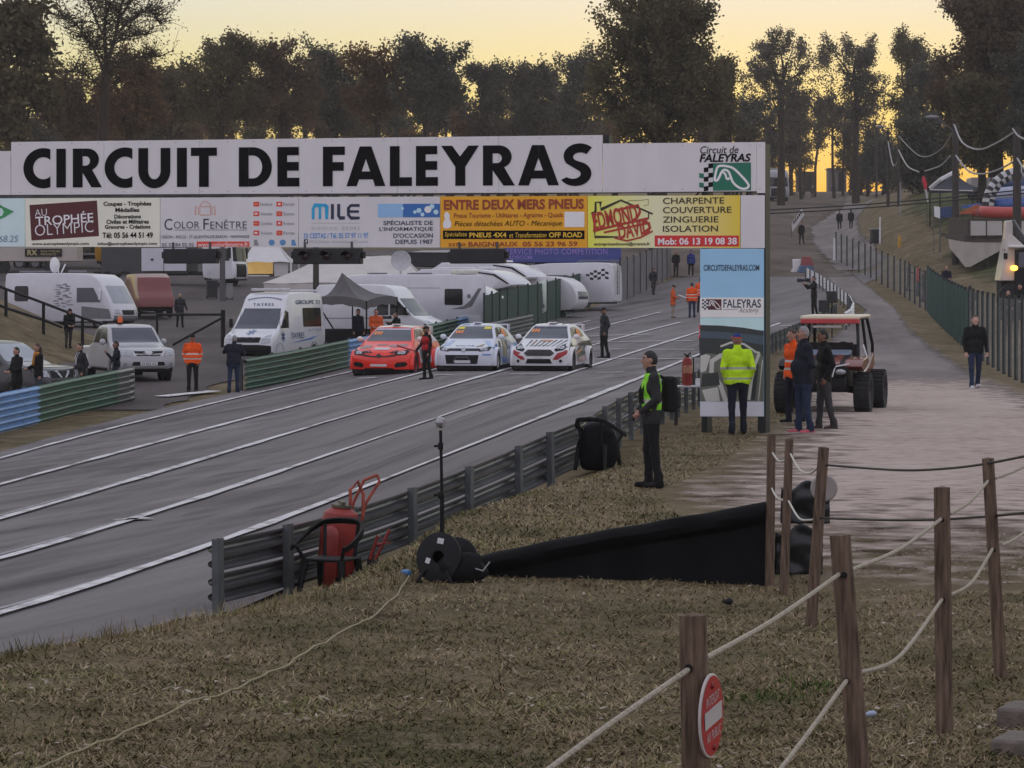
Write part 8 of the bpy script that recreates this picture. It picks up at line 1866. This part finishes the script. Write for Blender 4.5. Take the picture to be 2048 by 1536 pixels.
for i, (nm, lb, u, vt, vb, hw, Y, lf, kw) in enumerate([
    ('broadleaf_tree', 'rust brown tree right of the forked bare tree', 262, 138, 262, 82, 236, 'rust', {}), ('broadleaf_tree', 'low brown tree between the left edge tree and the forked bare tree', 140, 176, 262, 68, 240, 'brown', dict(sparse=True, clumps=150)),
    ('broadleaf_tree', 'dark olive tree above the letters U and I', 338, 148, 262, 62, 262, 'olive', {}), ('broadleaf_tree', 'tall olive tree with a spiky top above the word DE', 440, 88, 262, 74, 256, 'olive', dict(clumps=190)), ('broadleaf_tree', 'brown olive tree with a twiggy top right of the spiky one', 566, 98, 262, 74, 258, 'brown', dict(clumps=170)),
    ('pine_tree', 'dark rounded tree above the letter F', 672, 113, 262, 66, 270, 'dark', dict(clumps=190)), ('broadleaf_tree', 'rusty tree between the dark rounded tree and the round topped pine', 752, 116, 240, 62, 262, 'rust', dict(clumps=160)), ('pine_tree', 'round topped dense dark pine with bare trunk, left of the yellow gap', 852, 106, 222, 70, 258, 'dark', dict(clumps=240, umbrella=True)),
    ('pine_tree', 'slim see-through pine right of the yellow gap', 968, 136, 275, 42, 290, 'pine', dict(sparse=True, clumps=130)), ('pine_tree', 'see-through pine with feathery top above the letter Y', 1032, 130, 275, 40, 300, 'pine', dict(sparse=True, clumps=130)), ('pine_tree', 'feathery pine left of the dark tree beside the great oak', 1086, 134, 280, 42, 296, 'pine', dict(sparse=True, clumps=140)),
    ('pine_tree', 'dark tree nestled against the left side of the great oak', 1152, 108, 300, 50, 280, 'dark', {}), ('oak_tree', 'great spreading oak with a high ragged top above the right of the banner', 1318, 14, 300, 136, 205, 'olive', dict(clumps=520, lobes=26, tw=.6, N=60)),
    ('poplar_tree', 'narrow pale tree touching the right side of the great oak', 1453, 112, 300, 22, 262, 'olive', dict(clumps=100)), ('pine_tree', 'tall broad pine left of the sunset gap', 1562, 66, 235, 78, 345, 'pine', dict(clumps=150, umbrella=True, tw=.4)), ('pine_tree', 'twin topped pine right of the sunset gap', 1712, 66, 250, 66, 352, 'pine', dict(clumps=145, umbrella=True, tw=.4)),
    ('broadleaf_tree', 'thin twiggy tree rising right of the twin topped pine', 1815, 52, 330, 46, 335, 'olive', dict(sparse=True, clumps=190)), ('broadleaf_tree', 'dark tree filling the gap before the huge right hand tree', 1862, 120, 380, 66, 300, 'dark', dict(clumps=190)), ('oak_tree', 'huge dark tree in the upper right corner', 1992, -26, 300, 128, 232, 'brown', dict(clumps=700, lobes=22, tw=.6, N=60)),
    ('conifer_tree', 'grey green conifer at the right edge', 2062, 118, 330, 58, 222, 'dark', dict(clumps=260)), ('bush', 'olive round bush behind the tall poles at the right', 1962, 182, 340, 58, 226, 'olive', dict(clumps=260)), ('bush', 'dark bush behind the navy gazebo', 1850, 262, 390, 60, 262, 'dark', dict(clumps=260)), ('bush', 'dark thicket at the end of the hill road', 1768, 285, 372, 52, 380, 'dark', dict(clumps=220))]):
    tree(nm, lb, u, vt, vb, hw, Y, lf, 20 + i, **dict(dict(clumps=150), **kw))
for i, (u, vt, vb, hw, Y) in enumerate([(20, 190, 330, 60, 320), (105, 225, 330, 50, 310), (205, 200, 330, 60, 318), (300, 196, 330, 56, 315), (395, 170, 330, 60, 322), (500, 160, 330, 60, 330), (610, 158, 330, 58, 318), (705, 170, 330, 52, 322), (790, 176, 330, 46, 325), (1000, 215, 330, 50, 330), (1120, 190, 330, 60, 325), (1230, 180, 330, 60, 330), (1420, 200, 330, 50, 330), (1500, 180, 330, 46, 340), (1000, 225, 330, 60, 300), (1075, 232, 330, 50, 305), (940, 232, 330, 34, 322)]):
    tree('broadleaf_tree', 'half hidden brownish tree in the back row of the wood', u, vt + 28, 240, hw * .85, Y, ['brown', 'dark', 'olive'][i % 3], 70 + i, 11, 66, 46, .20, 'trees of the back row', sparse=True)
for i, (u, vt, vb, hw, Y) in enumerate([(1560, 268, 345, 30, 398), (1608, 282, 350, 26, 402), (1700, 276, 356, 30, 400), (1738, 262, 360, 34, 396), (1584, 222, 300, 24, 394)]):
    tree('bush', 'open twiggy sapling with the sunset glowing through it', u, vt, vb, hw, Y, 'olive', 160 + i, 8, 48, 40, .16, 'saplings in the sunset gap', tw=.12, sparse=True)
# slender trunks of the sunset gap and the yellow gap
for i, (u, vt, vb, hw, Y, ln) in enumerate([(1598, 190, 282, 26, 372, 4), (1636, 200, 300, 22, 385, -6), (1661, 185, 290, 24, 378, 8), (1690, 210, 310, 24, 390, -4), (1545, 215, 320, 26, 380, 3), (1580, 235, 330, 22, 392, 2), (1735, 200, 320, 28, 385, 0)]):
    tree('thin_pine', 'slender open pine standing against the sunset glow', u, vt, vb, hw, Y, 'pine', 110 + i, 9, 52, 36, .17, 'slender pines of the sunset gap', u + ln, .17, True)
for i, (u, vt, vb, hw, Y, ln) in enumerate([(862, 190, 236, 26, 300, 0), (890, 196, 232, 22, 310, 4), (912, 205, 242, 20, 305, -8), (872, 200, 240, 18, 296, -10)]):
    tree('thin_pine', 'slender pine trunk standing in the yellow gap above the letter L', u, vt, vb, hw, Y, 'dark', 130 + i, 6, 45, 26, .24, 'slender pines of the yellow gap', u + ln, .16, True)
r9 = random.Random(4)
for i in range(0, 24):                                                 # uneven thicket under the trees
    u = [20, 78, 150, 196, 262, 318, 372, 446, 500, 566, 640, 700, 742, 802, 828, 946, 1010, 1062, 1130, 1190, 1500, 1480, 1722, 1560][i]; h = [205, 225, 238, 214, 228, 205, 246, 222, 240, 214, 236, 220, 246, 236, 254, 232, 250, 228, 216, 236, 250, 228, 322, 345][i]
    tree('bush', 'shaggy bush of the thicket under the wood', u, h + 14, 330 if u < 1540 else 372, r9.uniform(20, 34), r9.uniform(288, 318) if u < 1540 else 395, ['olive', 'dark', 'brown', 'rust'][i % 4], 200 + i, 8, 46, 52, .17, 'thicket under the wood', tw=.14, sparse=True)
# ------------------------------------------------------------------ short trampled grass, leaf litter, weeds
def blade_mat(name, cols):
    m = bpy.data.materials.new(name); m.use_nodes = True; t, b = nodes_of(m); L = t.links.new; b.inputs['Roughness'].default_value = .85; b.inputs['Specular IOR Level'].default_value = .15
    g = t.nodes.new('ShaderNodeNewGeometry'); n = t.nodes.new('ShaderNodeTexNoise'); n.inputs['Scale'].default_value = .55; n.inputs['Detail'].default_value = 7; L(g.outputs['Position'], n.inputs[0]); st = t.nodes.new('ShaderNodeMapRange'); st.clamp = False; L(n.outputs['Fac'], st.inputs[0]); st.inputs[1].default_value = .5; st.inputs[2].default_value = 1; st.inputs[3].default_value = .46; st.inputs[4].default_value = 1.4
    a = t.nodes.new('ShaderNodeMath'); a.operation = 'MULTIPLY_ADD'; L(g.outputs['Random Per Island'], a.inputs[0]); a.inputs[1].default_value = .42; L(st.outputs[0], a.inputs[2])
    r = t.nodes.new('ShaderNodeValToRGB'); e = r.color_ramp.elements
    while len(e) < len(cols): e.new(.5)
    for i, c in enumerate(cols): e[i].position = .38 + .6 * i / (len(cols) - 1); e[i].color = (*c, 1)
    L(a.outputs[0], r.inputs[0]); L(r.outputs[0], b.inputs['Base Color']); return m
M_blade = blade_mat('trampled grass', [(.078, .076, .028), (.125, .115, .044), (.175, .135, .068), (.24, .18, .102), (.36, .285, .175), (.15, .15, .05)])
def blades(name, X, Y, length, width, m, tilt=(.9, 1.45), seed=0, lift=0.0):
    r = np.random.default_rng(seed); n = len(X); az = r.uniform(0, 2 * math.pi, n); tl = r.uniform(*tilt, n); l = length * r.uniform(.5, 1.5, n); w = width * r.uniform(.6, 1.4, n)
    z = gz(X, Y) + turf(X, Y) - .014 + lift
    d = np.stack([np.sin(tl) * np.cos(az), np.sin(tl) * np.sin(az), np.cos(tl)], 1); s = np.stack([-np.sin(az), np.cos(az), np.zeros(n)], 1)
    b = np.stack([X, Y, z], 1); mid = b + d * (l * .55)[:, None]; tip = mid + (d * .8 + np.array([0, 0, -.35]) * r.uniform(0, 1, (n, 1))) * (l * .45)[:, None]; w = w[:, None]
    V = np.stack([b - s * w, b + s * w, mid + s * w * .8, mid - s * w * .8, tip + s * w * .15, tip - s * w * .15], 1).reshape(-1, 3); i6 = np.arange(n)[:, None] * 6
    Fq = np.concatenate([i6 + np.array([0, 1, 2, 3]), i6 + np.array([3, 2, 4, 5])]); return mesh_np(name, V, Fq, [m])
r = np.random.default_rng(3)
def scatter(n, y0, y1, keep):
    Y = 1 / r.uniform(1 / y1, 1 / y0, n * 2); X = r.uniform(-.185, .185, n * 2) * Y; k = keep(X, Y); return X[k][:n], Y[k][:n]
near_ok = lambda X, Y: (X > np.interp(Y, _BY, _BX) - .1) & ~((X > 2.5) & (Y > 23.9)) & (np.array([mnoise.noise((x * 1.3, y * 1.3, 0)) for x, y in zip(X, Y)]) + r.uniform(-.2, .9, len(X)) > -.12)
X, Y = scatter(270000, 8, 26.5, near_ok); tag(blades('grass', X, Y, .062, .0042, M_blade, seed=1), kind='stuff')
rail_x = lambda Y: np.interp(Y, [31, 44, 64, 108], [-3.07, 1.14, 3.9, 9.0])
X, Y = scatter(90000, 25, 70, lambda X, Y: (X > np.maximum(np.interp(Y, _BY, _BX) - 1.2, rail_x(Y) - 1)) & (X < np.interp(Y, [25, 31, 36, 42, 50, 58, 70], [2.4, 1.8, 1.7, 2.9, 4.0, 5.2, 6.5]))); tag(blades('grass', X, Y, .075, .006, M_blade, seed=2), kind='stuff')
M_lit = blade_mat('dry leaf litter', [(.10, .07, .04), (.16, .11, .065), (.24, .19, .13), (.40, .36, .30)])
X, Y = scatter(5200, 8, 26, lambda X, Y: (X > np.interp(Y, _BY, _BX)) & ~((X > 3.4) & (Y > 23.5))); tag(blades('leaf_litter', X, Y, .045, .013, M_lit, (1.2, 1.5), 5, .022), kind='stuff')
# tall dead stalks along the bank edge, and stones of the gravel path
X = r.uniform(-4.4, -.5, 900); Y = np.interp(X, [-4.6, -3.3, -2.1, -.8], [16.4, 19.2, 21.7, 24.7]) - r.uniform(.0, .5, 900) ** 2; tag(blades('edge_grass', X, Y, .13, .003, M_blade, (.1, .8), 6), kind='stuff')
n = 9000; Yp = 1 / r.uniform(1 / 60, 1 / 24.2, n); Xp = np.interp(Yp, [24, 36, 42, 60], [2.6, 2.0, 3.2, 5.8]) + r.uniform(0, 1, n) ** .8 * 5.5
tag(blades('gravel', Xp, Yp, .030, .014, blade_mat('gravel stones', [(.17, .125, .105), (.26, .20, .17), (.34, .27, .235)]), (.9, 1.5), 7, .026), kind='stuff')
M_weed = blade_mat('fresh weed', [(.05, .075, .016), (.075, .11, .025), (.10, .14, .04)])
for k, (u, v, s) in enumerate([(1520, 1394, .14), (1630, 1372, .13)]):
    q = G(u, v); rr = np.random.default_rng(k); X = q.x + rr.normal(0, s, 170); Y = q.y + rr.normal(0, s * 1.4, 170); o = blades('weed_tuft', X, Y, .042, .006, M_weed, (.1, 1.1), 8 + k)
    o.data.transform(Matrix.Translation(-q)); o.location = q; tag(o, ['bright green weed tuft left of the second post', 'bright green weed tuft right beside the second post'][k], 'weed')
for k, (u, v, a) in enumerate([(1742, 1432, .03), (1456, 1206, .045)]):
    q = G(u, v, .02); mb = MB(); mb.ellipsoid((0, 0, .01), (a, a * .8, a * .5), 10, 7); mb.v = [(x + .4 * a * mnoise.noise((x * 30, y * 30, k)), y, z + .3 * a * mnoise.noise((x * 26, z * 26, k + 3))) for x, y, z in mb.v]
    o = mb.build('litter_scrap' if k == 0 else 'clod', mat('scrap pale blue', (.35, .42, .55), .6) if k == 0 else mat('clod dark', (.012, .010, .009), .9), None, loc=q); tag(o, ['small pale blue scrap of paper on the grass', 'dark clod of earth above the red sign post', 'small dark clod on the open grass'][k], ['paper', 'clod', 'clod'][k])
# ------------------------------------------------------------------ evening haze
mb = MB(); mb.box((0, 272, 17), (840, 720, 60)); hz = mb.build('haze', [], smooth=0); tag(hz, kind='stuff')
m = bpy.data.materials.new('haze'); m.use_nodes = True; t = m.node_tree; t.nodes.clear(); o = t.nodes.new('ShaderNodeOutputMaterial'); v = t.nodes.new('ShaderNodeVolumePrincipled')
v.inputs['Color'].default_value = (.95, .92, .90, 1); v.inputs['Density'].default_value = .00025; v.inputs['Anisotropy'].default_value = .2
t.links.new(v.outputs[0], o.inputs['Volume']); hz.data.materials.append(m)
